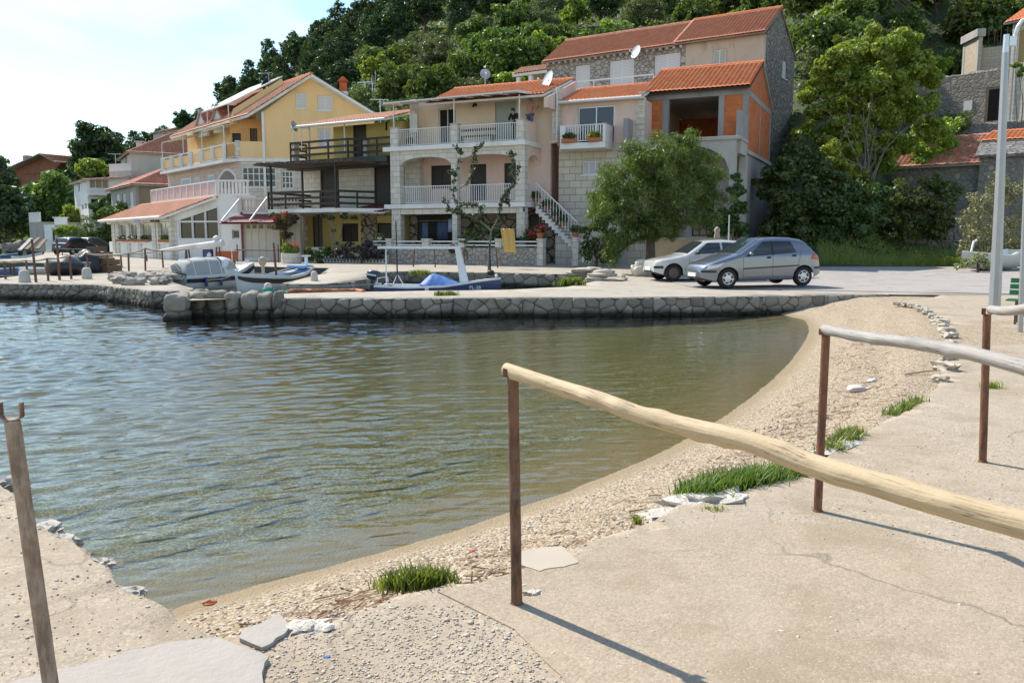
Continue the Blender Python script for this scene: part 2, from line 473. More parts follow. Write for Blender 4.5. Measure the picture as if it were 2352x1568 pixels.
# --- waterline of the little beach (world), landward side = right / near
WL = [G(*p, 0) for p in [(250, 1462), (400, 1396), (550, 1358), (700, 1318), (900, 1263), (1050, 1220), (1200, 1168), (1400, 1092), (1550, 1025),
       (1650, 968), (1750, 895), (1812, 838), (1850, 785), (1862, 755), (1850, 735)]]
for _ in range(2): WL = [WL[0]] + [WL[i].lerp(WL[i + 1], t) for i in range(len(WL) - 1) for t in (.25, .75)] + [WL[-1]]
WL = [WL[0] + (WL[0] - WL[1]).normalized() * 12] + WL + [WL[-1] + Vector((-.2, 3, 0)), WL[-1] + Vector((-.2, 16, 0))]
WLa = np.array([(p.x, p.y) for p in WL])
def sdist(X, Y, L):
 p = np.stack([X, Y], -1)[..., None, :]; a = L[:-1]; d = L[1:] - L[:-1]
 t = np.clip(((p - a) * d).sum(-1) / (d * d).sum(-1), 0, 1)
 q = a + d * t[..., None]; r = p - q
 dist = np.sqrt((r * r).sum(-1)); i = dist.argmin(-1)
 cr = d[..., 0] * r[..., 1] - d[..., 1] * r[..., 0]
 sg = np.take_along_axis(np.broadcast_to(cr, dist.shape), i[..., None], -1)[..., 0]
 return np.take_along_axis(dist, i[..., None], -1)[..., 0] * np.where(sg < 0, 1, -1)
def beach_z(X, Y):
 s = sdist(X, Y, WLa)
 up = np.minimum(.19 * s, .06 + .155 * s); up = np.minimum(up, .325 + .006 * np.maximum(0, Y - 8))
 dn = np.where(s > -2, .085 * s, -.17 + .03 * (s + 2)); dn = np.maximum(dn, -.46)
 return np.where(s > 0, up, dn), s
def grid_sheet(name, x0, x1, nx, y0, y1, ny, zf, mat, kind='structure'):
 X, Y = np.meshgrid(np.linspace(x0, x1, nx), np.linspace(y0, y1, ny)); Z = zf(X, Y)
 V = np.stack([X, Y, Z], -1).reshape(-1, 3); i = np.arange(nx * ny).reshape(ny, nx)
 F = np.stack([i[:-1, :-1], i[:-1, 1:], i[1:, 1:], i[1:, :-1]], -1).reshape(-1, 4)
 o = mesh_np(name, V, F, mat, smooth=True); o['kind'] = kind; return o
def bz(X, Y):
 Z, s = beach_z(X, Y)
 rip = np.sin(s * 9 + 1.5 * np.sin(X * 1.1) + np.sin(Y * .9)) * .012 * np.clip((s - .2) * 2, 0, 1) * np.clip((2.4 - s), 0, 1)
 return Z + rip + .010 * np.sin(X * 2.3 + Y) * np.sin(Y * 2.9 - X) * np.clip(np.abs(s) - .1, 0, 1)
grid_sheet("beach", -16, 12.5, 300, 1.2, 26, 300, bz, M_gravel)
M_bed = plain("seabed_dark", (.13, .12, .075), .95, .5, .6)
grid_sheet("seabed", -260, 120, 20, -20, 320, 20, lambda X, Y: 0 * X - .49, M_bed)
def water_mat():
 m = bpy.data.materials.new("sea_water"); m.use_nodes = True
 n = m.node_tree.nodes; l = m.node_tree.links; n.clear()
 o = n.new("ShaderNodeOutputMaterial"); co = objco(n)
 a = R(24)
 w1 = noise(n, l, mapping(n, l, co, (.85, 4.0, 1), (0, 0, -a)), 1.25, 3, .5, .5)
 w2 = noise(n, l, mapping(n, l, co, (1.5, 4.2, 1), (0, 0, -a - R(14))), 3.0, 4, .55, .3)
 w3 = noise(n, l, mapping(n, l, co, (1, 1.6, 1), (0, 0, -a + R(20))), 11, 3, .6)
 calm = noise(n, l, mapping(n, l, co, (.25, .8, 1), (0, 0, -a)), .35, 3)
 amp = mth(n, l, 'ADD', mth(n, l, 'MULTIPLY', calm, 1.1), .35)
 h = mth(n, l, 'ADD', mth(n, l, 'ADD', w1, mth(n, l, 'MULTIPLY', w2, .36)), mth(n, l, 'MULTIPLY', w3, .075))
 h = mth(n, l, 'MULTIPLY', h, amp)
 nb = bump(n, l, h, .009, 1.0)
 fr = n.new("ShaderNodeFresnel"); fr.inputs['IOR'].default_value = 1.33; l.new(nb, fr.inputs['Normal'])
 g = n.new("ShaderNodeBsdfGlossy"); g.inputs['Roughness'].default_value = .03; l.new(nb, g.inputs['Normal'])
 g.inputs[0].default_value = (.97, .98, 1, 1)
 t = n.new("ShaderNodeBsdfTransparent"); t.inputs[0].default_value = (.76, .80, .70, 1)
 mix = n.new("ShaderNodeMixShader"); l.new(fr.outputs[0], mix.inputs[0])
 l.new(t.outputs[0], mix.inputs[1]); l.new(g.outputs[0], mix.inputs[2])
 l.new(mix.outputs[0], o.inputs[0]); return m
M_water = water_mat()
aw_ = np.linspace(-.90, .60, 540); yw = np.concatenate([2.4 * np.exp(np.linspace(0, math.log(50 / 2.4), 900)), np.linspace(50.4, 130, 60)])
A2, Y2 = np.meshgrid(aw_, yw); X2 = A2 * Y2; qw = np.random.default_rng(21); H2 = np.zeros_like(X2)
stp = np.where(Y2 < 50.2, Y2 * (math.log(50 / 2.4) / 899), 1.3)
for lam in (.15, .18, .22, .27, .33, .40, .50, .62, .80, 1.1, 1.7):
 for _ in range(5):
  th = R(24 + 90) + qw.normal(0, .48 if lam < .45 else .30); k = 2 * math.pi / lam * qw.uniform(.9, 1.1)
  slope = .040 if lam < .45 else (.027 if lam < .7 else .012)
  env = .55 + .45 * np.sin(X2 * qw.uniform(.2, .8) + Y2 * qw.uniform(-.8, .8) + qw.uniform(0, 6.3))
  fade = np.clip((lam / np.maximum(stp, .02) - 1.6) / 1.4, 0, 1)
  ph = k * (X2 * math.cos(th) + Y2 * math.sin(th)) + qw.uniform(0, 6.3) + .8 * np.sin(X2 * .7 + Y2 * .4 + qw.uniform(0, 6))
  H2 += slope / k * env * fade * (np.sin(ph) + .22 * np.sin(2 * ph + .5))
sh_ = sdist(X2[:700], Y2[:700], WLa); H2[:700] *= np.clip(.25 + -sh_ / 2.2, .15, 1)
calm = .78 + .34 * np.sin(X2 * .33 + 1.2 * np.sin(Y2 * .21)) * np.sin(Y2 * .27 + .6); H2 *= calm * (.56 + .44 / (1 + np.exp((A2 + .02) * 9)))
V = np.stack([X2, Y2, H2], -1).reshape(-1, 3); i = np.arange(V.shape[0]).reshape(Y2.shape)
wo = mesh_np("water", V, np.stack([i[:-1, :-1], i[:-1, 1:], i[1:, 1:], i[1:, :-1]], -1).reshape(-1, 4), M_water, smooth=True); wo['kind'] = 'structure'
# --- polygons lying on the ground
def poly_sheet(name, pts, zf, mat, depth=.9, step=.5, jag=.0, kind='structure', skirtmat=None, dense=.25):
 P2 = []
 k = len(pts)
 for i in range(k):
  a = Vector(pts[i][:2]); b = Vector(pts[(i + 1) % k][:2])
  jj = pts[i][2] if len(pts[i]) > 2 else 0
  L = (b - a).length; m_ = max(1, int(L / (dense if jj else 6)))
  nrm = Vector((-(b - a).y, (b - a).x)).normalized() if L else Vector((0, 0))
  for j in range(m_):
   p = a + (b - a) * j / m_
   if jj: p = p + nrm * jj * (mnoise.noise(Vector((p.x * 3.1, p.y * 3.1, 4.2))) + .6 * mnoise.noise(Vector((p.x * 9, p.y * 9, 1.2))))
   P2.append(p)
 bm = bmesh.new()
 vs = [bm.verts.new((p.x, p.y, 0)) for p in P2]
 f = bm.faces.new(vs); f.normal_update()
 if f.normal.z < 0: f.normal_flip()
 bmesh.ops.triangulate(bm, faces=bm.faces[:])
 xs = [p.x for p in P2]; ys = [p.y for p in P2]
 for ax, lo, hi in ((0, min(xs), max(xs)), (1, min(ys), max(ys))):
  q = math.floor(lo / step) * step + step
  while q < hi:
   co = [0, 0, 0]; co[ax] = q; no = [0, 0, 0]; no[ax] = 1
   bmesh.ops.bisect_plane(bm, geom=bm.verts[:] + bm.edges[:] + bm.faces[:], plane_co=co, plane_no=no, dist=1e-5)
   q += step
 for v in bm.verts: v.co.z = zf(v.co.x, v.co.y)
 for f in bm.faces: f.smooth = True
 if depth:
  be = [e for e in bm.edges if e.is_boundary]
  r = bmesh.ops.extrude_edge_only(bm, edges=be)
  nv = [g for g in r['geom'] if isinstance(g, bmesh.types.BMVert)]
  for v in nv: v.co.z -= depth
  for g in r['geom']:
   if isinstance(g, bmesh.types.BMFace): g.material_index = 1; g.smooth = False
 bmesh.ops.recalc_face_normals(bm, faces=bm.faces[:]) if depth else None
 me = bpy.data.meshes.new(name); bm.to_mesh(me); bm.free()
 me.materials.append(mat); me.materials.append(skirtmat or mat)
 o = bpy.data.objects.new(name, me); COL.objects.link(o); o['kind'] = kind
 box_uv(me); return o
def g2(px, py, z=.35, jag=0): p = G(px, py, z); return (p.x, p.y, jag)
SLAB = [(-260, 985), (0, 1100), (90, 1215), (170, 1245), (240, 1292), (290, 1352), (340, 1382), (400, 1402), (440, 1440)]
TERR = [(500, 1462), (560, 1452), (640, 1425), (760, 1432), (900, 1372), (1030, 1338), (1180, 1325), (1330, 1255), (1500, 1195), (1560, 1160),
  (1700, 1135), (1740, 1118), (1850, 1088), (1900, 1045), (1960, 1005), (2050, 960), (2110, 930), (2160, 880), (2178, 830), (2190, 790),
  (2178, 760), (2150, 725), (2110, 710), (2060, 703)]
pp = [g2(x, y, .35, .05) for x, y in SLAB] + [g2(x, y, .35, .035) for x, y in TERR]
pp[-1] = (pp[-1][0], pp[-1][1], 0)
WALLR = G(2040, 676, .46)
pp += [(WALLR.x + .6, 20.6, 0), (WALLR.x + 1.2, 21.4, 0), (26, 21.4, 0), (26, -3, 0), (-9, -3, 0), (-9, pp[0][1], 0)]
poly_sheet("path", pp, lambda x, y: gz(x, y) + .002 * mnoise.noise(Vector((x * 1.3, y * 1.3, 0))) + .001 * mnoise.noise(Vector((x * 5, y * 5, 3))), M_path, depth=.5, step=.35, dense=.06)
def g4(px, py, j=.0): return g2(px, py, .46, j)
FRONT = [(402, 690), (430, 684), (640, 685), (900, 685), (1200, 684), (1500, 683), (1750, 680), (1900, 678), (2040, 676)]
BACK = [(1405, 632), (1372, 646), (1300, 659), (1150, 666), (960, 668), (760, 671), (620, 675), (470, 677)]
BASIN = [(440, 662), (392, 648), (388, 630), (470, 618), (585, 619), (757, 622), (740, 633), (700, 641), (648, 652), (740, 653), (812, 647), (860, 639), (870, 631),
   (937, 628), (1150, 631), (1300, 634)]
LEFT = [(-600, 652), (-100, 652), (0, 652), (110, 653), (222, 654), (300, 662), (350, 668), (430, 668)]
INLET = [(-100, 599), (0, 600), (60, 597), (96, 588), (100, 583), (150, 613)]
M_wet = plain("wet_stone", (.07, .07, .06), .8, .4, 3, bmp=.05, bscale=6)
qp = [g4(*p, .03) for p in FRONT] + [(WALLR.x + 1.2, 21.4), (44, 21.4), (44, 70), (-14, 70), (-60, 100), (-60, 84)]
qp += [g4(60, 574), g4(104, 580), g4(100, 590), g4(60, 599), g4(0, 603), g4(-100, 604), g4(-100, 607), g4(0, 608), g4(140, 613), g4(168, 621), g4(160, 628), g4(75, 635), g4(0, 641), g4(-600, 646)]
qp += [g4(*p, .05) for p in LEFT] + [g4(*p, .06) for p in BASIN] + [g4(*p, .03) for p in BACK]
poly_sheet("quay", qp, lambda x, y: gz(x, y) + .008 * mnoise.noise(Vector((x * .8, y * .8, 9))), M_quay, depth=1.6, step=1.5, dense=.3, skirtmat=M_wet)
rp = [(p[0], p[1]) for p in [g2(1470, 634, .46), g2(1600, 662, .46), g2(1900, 668, .46), g2(2040, 671, .46)]] + [(13, 21.9), (26, 21.9), (40, 21.9), (40, 38.2), (14.5, 38.2), (9.2, 36.5), (8, 33)]
poly_sheet("road", rp, lambda x, y: gz(x, y) + .012, M_road, depth=0, step=1.0)
# --- dry stone walls along the water
def stone_cols(name, cols):
 m, n, l, b = nodes(name); co = objco(n); g = n.new("ShaderNodeNewGeometry")
 c = ramp(n, l, g.outputs['Random Per Island'], [(i / (len(cols) - 1), c) for i, c in enumerate(cols)])
 c = mixc(n, l, mth(n, l, 'MULTIPLY', noise(n, l, co, 6, 7, .65), .6), c, sc3(cols[0], .5))
 sx = n.new("ShaderNodeSeparateXYZ"); l.new(co, sx.inputs[0])
 f = n.new("ShaderNodeMapRange"); f.inputs[1].default_value = .20; f.inputs[2].default_value = .06
 l.new(mth(n, l, 'ADD', sx.outputs[2], mth(n, l, 'MULTIPLY', mth(n, l, 'SUBTRACT', noise(n, l, co, 2.2, 4), .5), .14)), f.inputs[0])
 c = mixc(n, l, f.outputs[0], c, (.030, .028, .018))           # algae below the tide mark
 l.new(c, b.inputs['Base Color']); b.inputs['Roughness'].default_value = .9
 l.new(bump(n, l, noise(n, l, co, 12, 7, .65), .05, .9), b.inputs['Normal'])
 MATS[name] = m; return m
M_stone = stone_cols("quay_stone", [(.25, .22, .18), (.36, .31, .25), (.45, .39, .32), (.31, .28, .24), (.54, .48, .41)])
def stone_wall(name, label, line, ztop, zbot, lens=(.25, .6), rows=3, seed=1, mat=None, thick=.12, boulders=False):
 rg = random.Random(seed); mb = MB(); line = [Vector(p) for p in line]
 for i in range(len(line) - 1):
  a, b = line[i], line[i + 1]; d = b - a; L = d.length
  if L < .05: continue
  rot = math.atan2(d.y, d.x); d.normalize(); nrm = Vector((d.y, -d.x, 0))
  zt = lambda s: (ztop(a + d * s) if callable(ztop) else ztop)
  if boulders:
   s = 0
   while s < L:
    ln = min(rg.uniform(*lens), L - s + .1)
    c = a + d * (s + ln / 2) + nrm * rg.uniform(-.08, .02); h = zt(s) - zbot
    mb.blob((c.x, c.y, zbot + h * .79), 1, rg.random() * 50, .34, 3, (ln * .54, thick * 1.5, h * rg.uniform(.30, .36)), rot + rg.uniform(-.15, .15), 1.2, .6)
    mb.blob((c.x + rg.uniform(-.1, .1), c.y, zbot + h * .28), 1, rg.random() * 50, .34, 2, (ln * .5, thick * 1.3, h * .34), rot, 1.2, .55); s += ln
   continue
  H = zt(L / 2) - zbot; sx = (lens[0] + lens[1]) / 2; sz = H / rows; seeds = []
  nx_ = max(1, int(L / sx))
  for r_ in range(-1, rows + 1):
   for k in range(-1, nx_ + 2):
    if rg.random() < .14: continue
    seeds.append(((k + .5 + (.5 if r_ % 2 else 0) + rg.uniform(-.36, .36)) * L / nx_, zbot + (r_ + .5 + rg.uniform(-.32, .32)) * sz))
  ks = sx / sz
  for (px, pz) in seeds:
   poly = [(0, zbot), (L, zbot), (L, zbot + H), (0, zbot + H)]
   for (qx, qz) in seeds:
    if (qx, qz) == (px, pz) or abs(qx - px) > sx * 3 or abs(qz - pz) > sz * 3: continue
    mx_, mz_ = (px + qx) / 2, (pz + qz) / 2; nx2, nz2 = (qx - px), (qz - pz) * ks * .8
    out_ = []
    for t in range(len(poly)):
     p0, p1 = poly[t], poly[(t + 1) % len(poly)]
     d0 = (p0[0] - mx_) * nx2 + (p0[1] - mz_) * nz2; d1 = (p1[0] - mx_) * nx2 + (p1[1] - mz_) * nz2
     if d0 <= 0: out_.append(p0)
     if d0 * d1 < 0: s_ = d0 / (d0 - d1); out_.append((p0[0] + (p1[0] - p0[0]) * s_, p0[1] + (p1[1] - p0[1]) * s_))
    poly = out_
    if len(poly) < 3: break
   if len(poly) < 3: continue
   cx = sum(p[0] for p in poly) / len(poly); cz = sum(p[1] for p in poly) / len(poly); o0 = rg.uniform(.02, .075)
   R_ = []
   for k_, off in ((.985, -.10), (.965, o0 * .45), (.80, o0), (.40, o0 * 1.15)):
    R_.append([(a + d * (cx + (p[0] - cx) * k_) + nrm * (off + rg.uniform(-.008, .008))) + Vector((0, 0, cz + (p[1] - cz) * k_)) for p in poly])
   k = len(poly); vs = [v for r_ in R_ for v in r_]; fs = []
   for r_ in range(3):
    for t in range(k): fs.append((r_ * k + t, r_ * k + (t + 1) % k, (r_ + 1) * k + (t + 1) % k, (r_ + 1) * k + t))
   fs.append(tuple(range(3 * k, 4 * k))); mb.add(vs, fs)
 o = mb.build(name, mat or M_stone, smooth=70); tag(o, label, 'wall'); return o
def w3(pts, z=.46): return [Vector((G(x, y, z).x, G(x, y, z).y, 0)) for x, y in pts]
gtop = lambda p: gz(p.x, p.y) + .0
ft = w3(FRONT)
tip = w3([(470, 677), (420, 681), (402, 690)])
stone_wall("stone_quay_wall", "long dark rubble stone wall along the water below the parked cars", ft[2:], gtop, -.25, (.20, .42), 3, 3)
stone_wall("stone_quay_wall", "rounded boulders forming the left tip of the front quay", tip + ft[:3], lambda p: gz(p.x, p.y) + .09, -.2, (.32, .5), 2, 9, thick=.17, boulders=True)
stone_wall("stone_quay_wall", "rough stone edge of the far left quay with pale boulders", w3(LEFT[:8]) + w3([(440, 662), (392, 648), (388, 630)]), gtop, -.2, (.15, .32), 4, 5)
stone_wall("stone_quay_wall", "shaded stone wall behind the blue boat", w3([(870, 631), (937, 628), (1150, 631), (1300, 634), (1405, 632)]), gtop, -.2, (.3, .6), 3, 6)
stone_wall("stone_quay_wall", "dark stone side of the little flat jetty behind the orange rope", w3([(757, 622), (740, 633), (700, 641), (648, 652), (740, 653), (812, 647), (860, 639), (870, 631)]), gtop, -.2, (.3, .6), 2, 8)
# --- pebbles and beach litter (nobody could count them)
def pebbles(name, pts, sizes, mat, squash=.55):
 base = np.array(ICO[1][0]); f = np.array(ICO[1][1]); k = len(pts)
 ang = nr.uniform(0, 6.28, k); ca, sa = np.cos(ang), np.sin(ang)
 sx = sizes * nr.uniform(.8, 1.5, k); sy = sizes * nr.uniform(.6, 1.0, k); sz = sizes * squash * nr.uniform(.6, 1.1, k)
 b = base[None] * np.stack([sx, sy, sz], -1)[:, None, :] * (1 + nr.uniform(-.22, .22, (k, 12, 1)))
 V = np.stack([b[..., 0] * ca[:, None] - b[..., 1] * sa[:, None], b[..., 0] * sa[:, None] + b[..., 1] * ca[:, None], b[..., 2]], -1) + np.asarray(pts)[:, None, :]
 F = f[None] + (np.arange(k) * 12)[:, None, None]
 o = mesh_np(name, V.reshape(-1, 3), F.reshape(-1, 3), mat, smooth=True); o['kind'] = 'stuff'; return o
def island_mat(name, cols, rough=.85):
 m, n, l, b = nodes(name); g = n.new("ShaderNodeNewGeometry")
 l.new(ramp(n, l, g.outputs['Random Per Island'], [(i / (len(cols) - 1), c) for i, c in enumerate(cols)]), b.inputs['Base Color'])
 b.inputs['Roughness'].default_value = rough; b.inputs['Specular IOR Level'].default_value = .3; MATS[name] = m; return m
M_peb = island_mat("pebble", [(.36, .30, .235), (.44, .37, .295), (.47, .40, .325), (.50, .43, .36), (.58, .52, .45)])
def on_ground(x, y):
 X = np.array([x]); Y = np.array([y]); return float(bz(X, Y)[0])
def in_poly(x, y, poly):
 c = False; j = len(poly) - 1
 for i in range(len(poly)):
  if (poly[i][1] > y) != (poly[j][1] > y) and x < (poly[j][0] - poly[i][0]) * (y - poly[i][1]) / (poly[j][1] - poly[i][1]) + poly[i][0]: c = not c
  j = i
 return c
bx = nr.uniform(-3, 8, 60000); by = nr.uniform(2.6, 14, 60000)
zz, ss = beach_z(bx, by); zb = bz(bx, by)
keep = (ss > .25) & (ss < 2.6) & (nr.uniform(0, 1, 60000) < np.clip(7 / by ** 1.3, 0, 1))
bx, by, zb = bx[keep][:9000], by[keep][:9000], zb[keep][:9000]
pebbles("beach_pebbles", np.stack([bx, by, zb + .003], -1), nr.gamma(2.2, .0018, len(bx)) + .0025, M_peb)
gx, gy = [], []
while len(gx) < 2600:
 px = rng.gauss(950, 330); py = rng.uniform(1390, 1600)
 if px < 560 or px > 1800: continue
 if rng.random() > (1 if px < 1250 else .25): continue
 g = G(px, py, .35); gx.append(g.x); gy.append(g.y)
gx = np.array(gx); gy = np.array(gy)
pebbles("loose_gravel", np.stack([gx, gy, np.full(len(gx), .352)], -1), nr.gamma(1.9, .0014, len(gx)) + .0018, M_peb, .35)
gx, gy = [], []
while len(gx) < 2600:
 px = rng.uniform(0, 2352); py = rng.uniform(900, 1568)
 g = G(px, py, .35)
 if in_poly(g.x, g.y, pp): gx.append(g.x); gy.append(g.y)
gx = np.array(gx); gy = np.array(gy)
pebbles("scattered_grit", np.stack([gx, gy, np.full(len(gx), .3535)], -1), nr.gamma(1.3, .0016, len(gx)) + .0015, M_peb)
M_weed = island_mat("seaweed", [(.06, .03, .015), (.16, .08, .04), (.26, .15, .08), (.36, .24, .14)])
V, F = [], []
lx = nr.uniform(-3, 8, 40000); ly = nr.uniform(2.6, 14, 40000)
zz, ss = beach_z(lx, ly)
dens = np.exp(-((ss - 1.15 - .2 * np.sin(lx * 2)) / .28) ** 2) + .6 * np.exp(-((ss - .75) / .1) ** 2)
kp = (nr.uniform(0, 1, 40000) < dens * np.clip(3.2 / ly, 0, .8)) & (ss > .2)
lx, ly = lx[kp][:3200], ly[kp][:3200]; lz = bz(lx, ly)
for x, y, z in zip(lx, ly, lz):
 a = rng.uniform(-.3, 1.2) if rng.random() < .6 else rng.uniform(0, 3.14); L = rng.choice([.012, .02, .03, .05, .08]) * rng.uniform(.6, 1.2); wd = rng.uniform(.003, .009)
 b = len(V); d = Vector((math.cos(a), math.sin(a), rng.uniform(-.15, .25))) * L; s = Vector((-math.sin(a), math.cos(a), .3)) * wd
 c = Vector((x, y, z + .008))
 V += [c - d - s, c + d - s * .6, c + d + s * .5, c - d + s]; F.append((b, b + 1, b + 2, b + 3))
o = mesh_np("strand_litter", [tuple(v) for v in V], F, M_weed); o['kind'] = 'stuff'
# --- smooth worn patches of concrete near the camera
M_patch = plain("smooth_concrete", (.36, .325, .285), .9, .2, 2.5, bmp=.012, bscale=24, stain=(.42, .36, .29), stain_amt=.6)
def slab_patch(label, pts, z=.352, t=.022, mat=None):
 P2 = []
 for i in range(len(pts)):
  a = G(*pts[i], .36); b = G(*pts[(i + 1) % len(pts)], .36)
  nj = 7 if len(pts) < 13 else 24
  for j in range(nj):
   p = a.lerp(b, j / nj); q = .016 * mnoise.noise(Vector((p.x * 14, p.y * 14, 2))) + .05 * mnoise.noise(Vector((p.x * 3, p.y * 3, 7))) * (len(pts) > 12)
   P2.append(Vector((p.x + q, p.y - q, z)))
 mb = MB(); mb.prism(P2, (0, 0, t))
 o = mb.build("concrete_slab", mat or M_patch); return tag(o, label, 'slab')
slab_patch("smooth grey concrete patch in the bottom left corner with a broken right edge", [(40, 1640), (0, 1580), (200, 1528), (380, 1482), (500, 1470), (560, 1492), (615, 1512), (605, 1540), (600, 1640)])
slab_patch("thin broken concrete plate lying at the edge of the beach", [(550, 1468), (556, 1452), (640, 1410), (668, 1440), (630, 1478), (604, 1492)], t=.016)
slab_patch("small flat pale patch of concrete behind the near rusty post", [(1200, 1262), (1290, 1252), (1330, 1290), (1240, 1310), (1195, 1295)], z=.345, t=.014, mat=plain("sandy_concrete", (.42, .36, .28), .9, .15, 3))
slab_patch("wide poured concrete apron filling the lower right with a rounded far edge", [(1000, 1352), (1180, 1308), (1330, 1266), (1500, 1216), (1640, 1192), (1760, 1188), (1900, 1206), (2100, 1252), (2352, 1306), (2700, 1420), (2600, 2000), (1500, 2000), (1330, 1600), (1180, 1440)], z=.350, t=.0055, mat=concrete_ground("apron_concrete", (.38, .315, .238), (.42, .33, .232), 1.1, .5))
M_white = plain("white_rock", (.58, .53, .46), .9, .4, 9, bmp=.10, bscale=16, stain=(.34, .29, .24), stain_amt=.7)
def rock(label, px, py, z, r, sq, seed, rz=0, mat=None, name="rock"):
 mb = MB(); p = G(px, py, z)
 mb.blob((0, 0, 0), r, seed, .75, 3, sq, rz, 2.8, .3)
 o = mb.build(name, mat or M_white, loc=(p.x, p.y, z), smooth=40); return tag(o, label, 'rock')
rock("flat white rock at the beach edge below the long grass", 1640, 1152, .325, .30, (1.1, .42, .17), 1, .25)
rock("low pale slab of rock left of the flat white rock", 1570, 1180, .315, .22, (1.1, .5, .12), 5, .3)
rock("pale rock ledge at the terrace rim behind the second post", 1925, 1030, .335, .26, (1.2, .35, .14), 9, .7)
rock("small white stone lying right of the broken concrete plate", 706, 1440, .35, .075, (1.3, .8, .28), 4, .1)
rock("small pale stone beside the foot of the near rusty post", 1222, 1362, .355, .035, (1.3, .7, .4), 8, .2)
M_kerbst0 = plain("grey_edge_stone", (.40, .36, .31), .9, .3, 12, bmp=.05, bscale=14)
for i, (x, y, r) in enumerate([(108, 1216, .10), (150, 1243, .09), (232, 1296, .07), (300, 1362, .07), (20, 1112, .11)]):
 rock(mat=M_kerbst0, label=["pale stone at the slab edge above the left post shadow side", "second pale stone along the broken edge of the left slab", "thin pale stone halfway along the left slab edge",
   "pale stone near the lowest corner of the left slab edge", "grey stone at the slab edge by the picture's left border"][i], px=x, py=y, z=.32, r=r * .8, sq=(1.3, .8, .5), seed=20 + i, rz=-.6 + i * .2)
M_kerbst = plain("pale_kerb_stone", (.44, .385, .31), .9, .35, 8, bmp=.05, bscale=10)
kk = [(2062, 706), (2078, 708), (2092, 710), (2106, 713), (2118, 719), (2130, 724), (2140, 731), (2150, 737), (2158, 744), (2166, 752), (2174, 763), (2180, 775), (2184, 790), (2180, 806), (2176, 824), (2170, 846), (2160, 872)]
for i, (x, y) in enumerate(kk):
 p = G(x, y, .36); mb = MB(); mb.blob((0, 0, 0), rng.uniform(.08, .16), 30 + i, .6, 3, (rng.uniform(.9, 1.5), .8, .55), rng.uniform(0, 3), 2.4, .5)
 tag(mb.build("kerb_stone", M_kerbst, loc=(p.x, p.y, gz(p.x, p.y) + .02), smooth=45), "pale rough kerb stone in the curved row at the head of the beach", "stone", "kerb stones round the beach")
# --- the wooded hill
def zridge(a):
 xs = [-1.2, -.62, -.55, -.48, -.42, -.34, -.30, -.25, -.17, -.05, .1, .3, .5, .9]
 zs = [5, 9, 10, 12, 16.5, 25, 30.5, 36, 44, 50, 57, 66, 72, 72]
 return float(np.interp(a, xs, zs))
def ystart(a):
 return float(np.interp(a, [-1.2, -.6, -.4, -.3, -.1, .2, .29, .33, .9], [86, 84, 80, 68, 54, 52, 47, 38.3, 38.3]))
def hz(x, y):
 a = x / max(y, 1); y0 = ystart(a); zr = zridge(a)
 if y < y0: return .55
 t = min(1, (y - y0) / (170 - y0)); z = .6 + (zr - .6) * t ** .92
 kr = smooth((a - .40) / .07)
 if kr > 0 and y < 120: z = lerp(z, float(np.interp(y, [38.3, 44, 50, 57, 66, 84, 120], [.6, 1.6, 3.2, 6.0, 8.2, 24, 45])), kr)
 if y > 170: z = zr - (y - 170) * .12
 return z + .5 * mnoise.noise(Vector((x * .12, y * .12, 0))) * min(1, (y - y0) / 6)
M_hill = plain("hill_earth", (.042, .060, .020), .95, .5, .5, bmp=.3, bscale=2, stain=(.10, .095, .05), stain_amt=.5)
cols_ = np.linspace(-1.15, .95, 110); rows_ = np.concatenate([np.linspace(37.6, 90, 60), np.linspace(92, 300, 40)])
V = [(a * y, y, hz(a * y, y) - (.35 if y < ystart(a) else 0)) for y in rows_ for a in cols_]
i = np.arange(len(V)).reshape(len(rows_), len(cols_))
F = np.stack([i[:-1, :-1], i[:-1, 1:], i[1:, 1:], i[1:, :-1]], -1).reshape(-1, 4)
o = mesh_np("hill", V, F, M_hill, smooth=True); o['kind'] = 'structure'
# ================================================================== BUILDINGS
M_wp = plain("white_paint", (.72, .71, .69), .55, .06, 3)
M_wpl = plain("white_render", (.76, .74, .71), .85, .10, 1.2, bmp=.006, stain=(.46, .42, .36), stain_amt=.6)
M_pink = plain("pink_render", (.76, .56, .47), .88, .06, 1.2, bmp=.005, bscale=60, stain=(.54, .41, .33), stain_amt=.7)
M_peach = plain("peach_render", (.78, .60, .45), .88, .08, 1.2, bmp=.005, bscale=60, stain=(.54, .40, .28), stain_amt=.7)
M_yel = plain("yellow_render", (.82, .56, .28), .88, .06, 1.0, bmp=.005, bscale=60, stain=(.62, .46, .25), stain_amt=.7)
M_oran = plain("orange_render", (.70, .38, .14), .88, .06, 1.0)
M_must = plain("mustard_render", (.58, .46, .17), .88, .08, 1.0, stain=(.40, .31, .08))
M_cream = plain("cream_wood", (.60, .56, .46), .6, .08, 2)
M_conc = plain("raw_concrete", (.30, .285, .27), .92, .2, 1.8, bmp=.012, bscale=20, stain=(.20, .19, .18), stain_amt=.7)
M_conc2 = plain("pale_concrete", (.40, .375, .345), .92, .16, 1.8, bmp=.01, bscale=20, stain=(.25, .235, .22), stain_amt=.6)
M_brown = plain("dark_brown_wood", (.035, .02, .014), .6, .3, 3)
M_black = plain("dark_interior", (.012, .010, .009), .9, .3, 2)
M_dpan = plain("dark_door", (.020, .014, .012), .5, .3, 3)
M_grey = plain("grey_metal", (.40, .395, .40), .45, .12, 4, metal=.6)
M_alu = plain("aluminium", (.62, .63, .65), .35, .06, 4, metal=.7)
M_iron = plain("iron", (.05, .045, .04), .6, .3, 6, metal=.4)
M_dgreen = plain("dark_slab_paint", (.035, .045, .04), .7, .2, 3)
M_glass = glass("window_glass", (.015, .018, .022), .05)
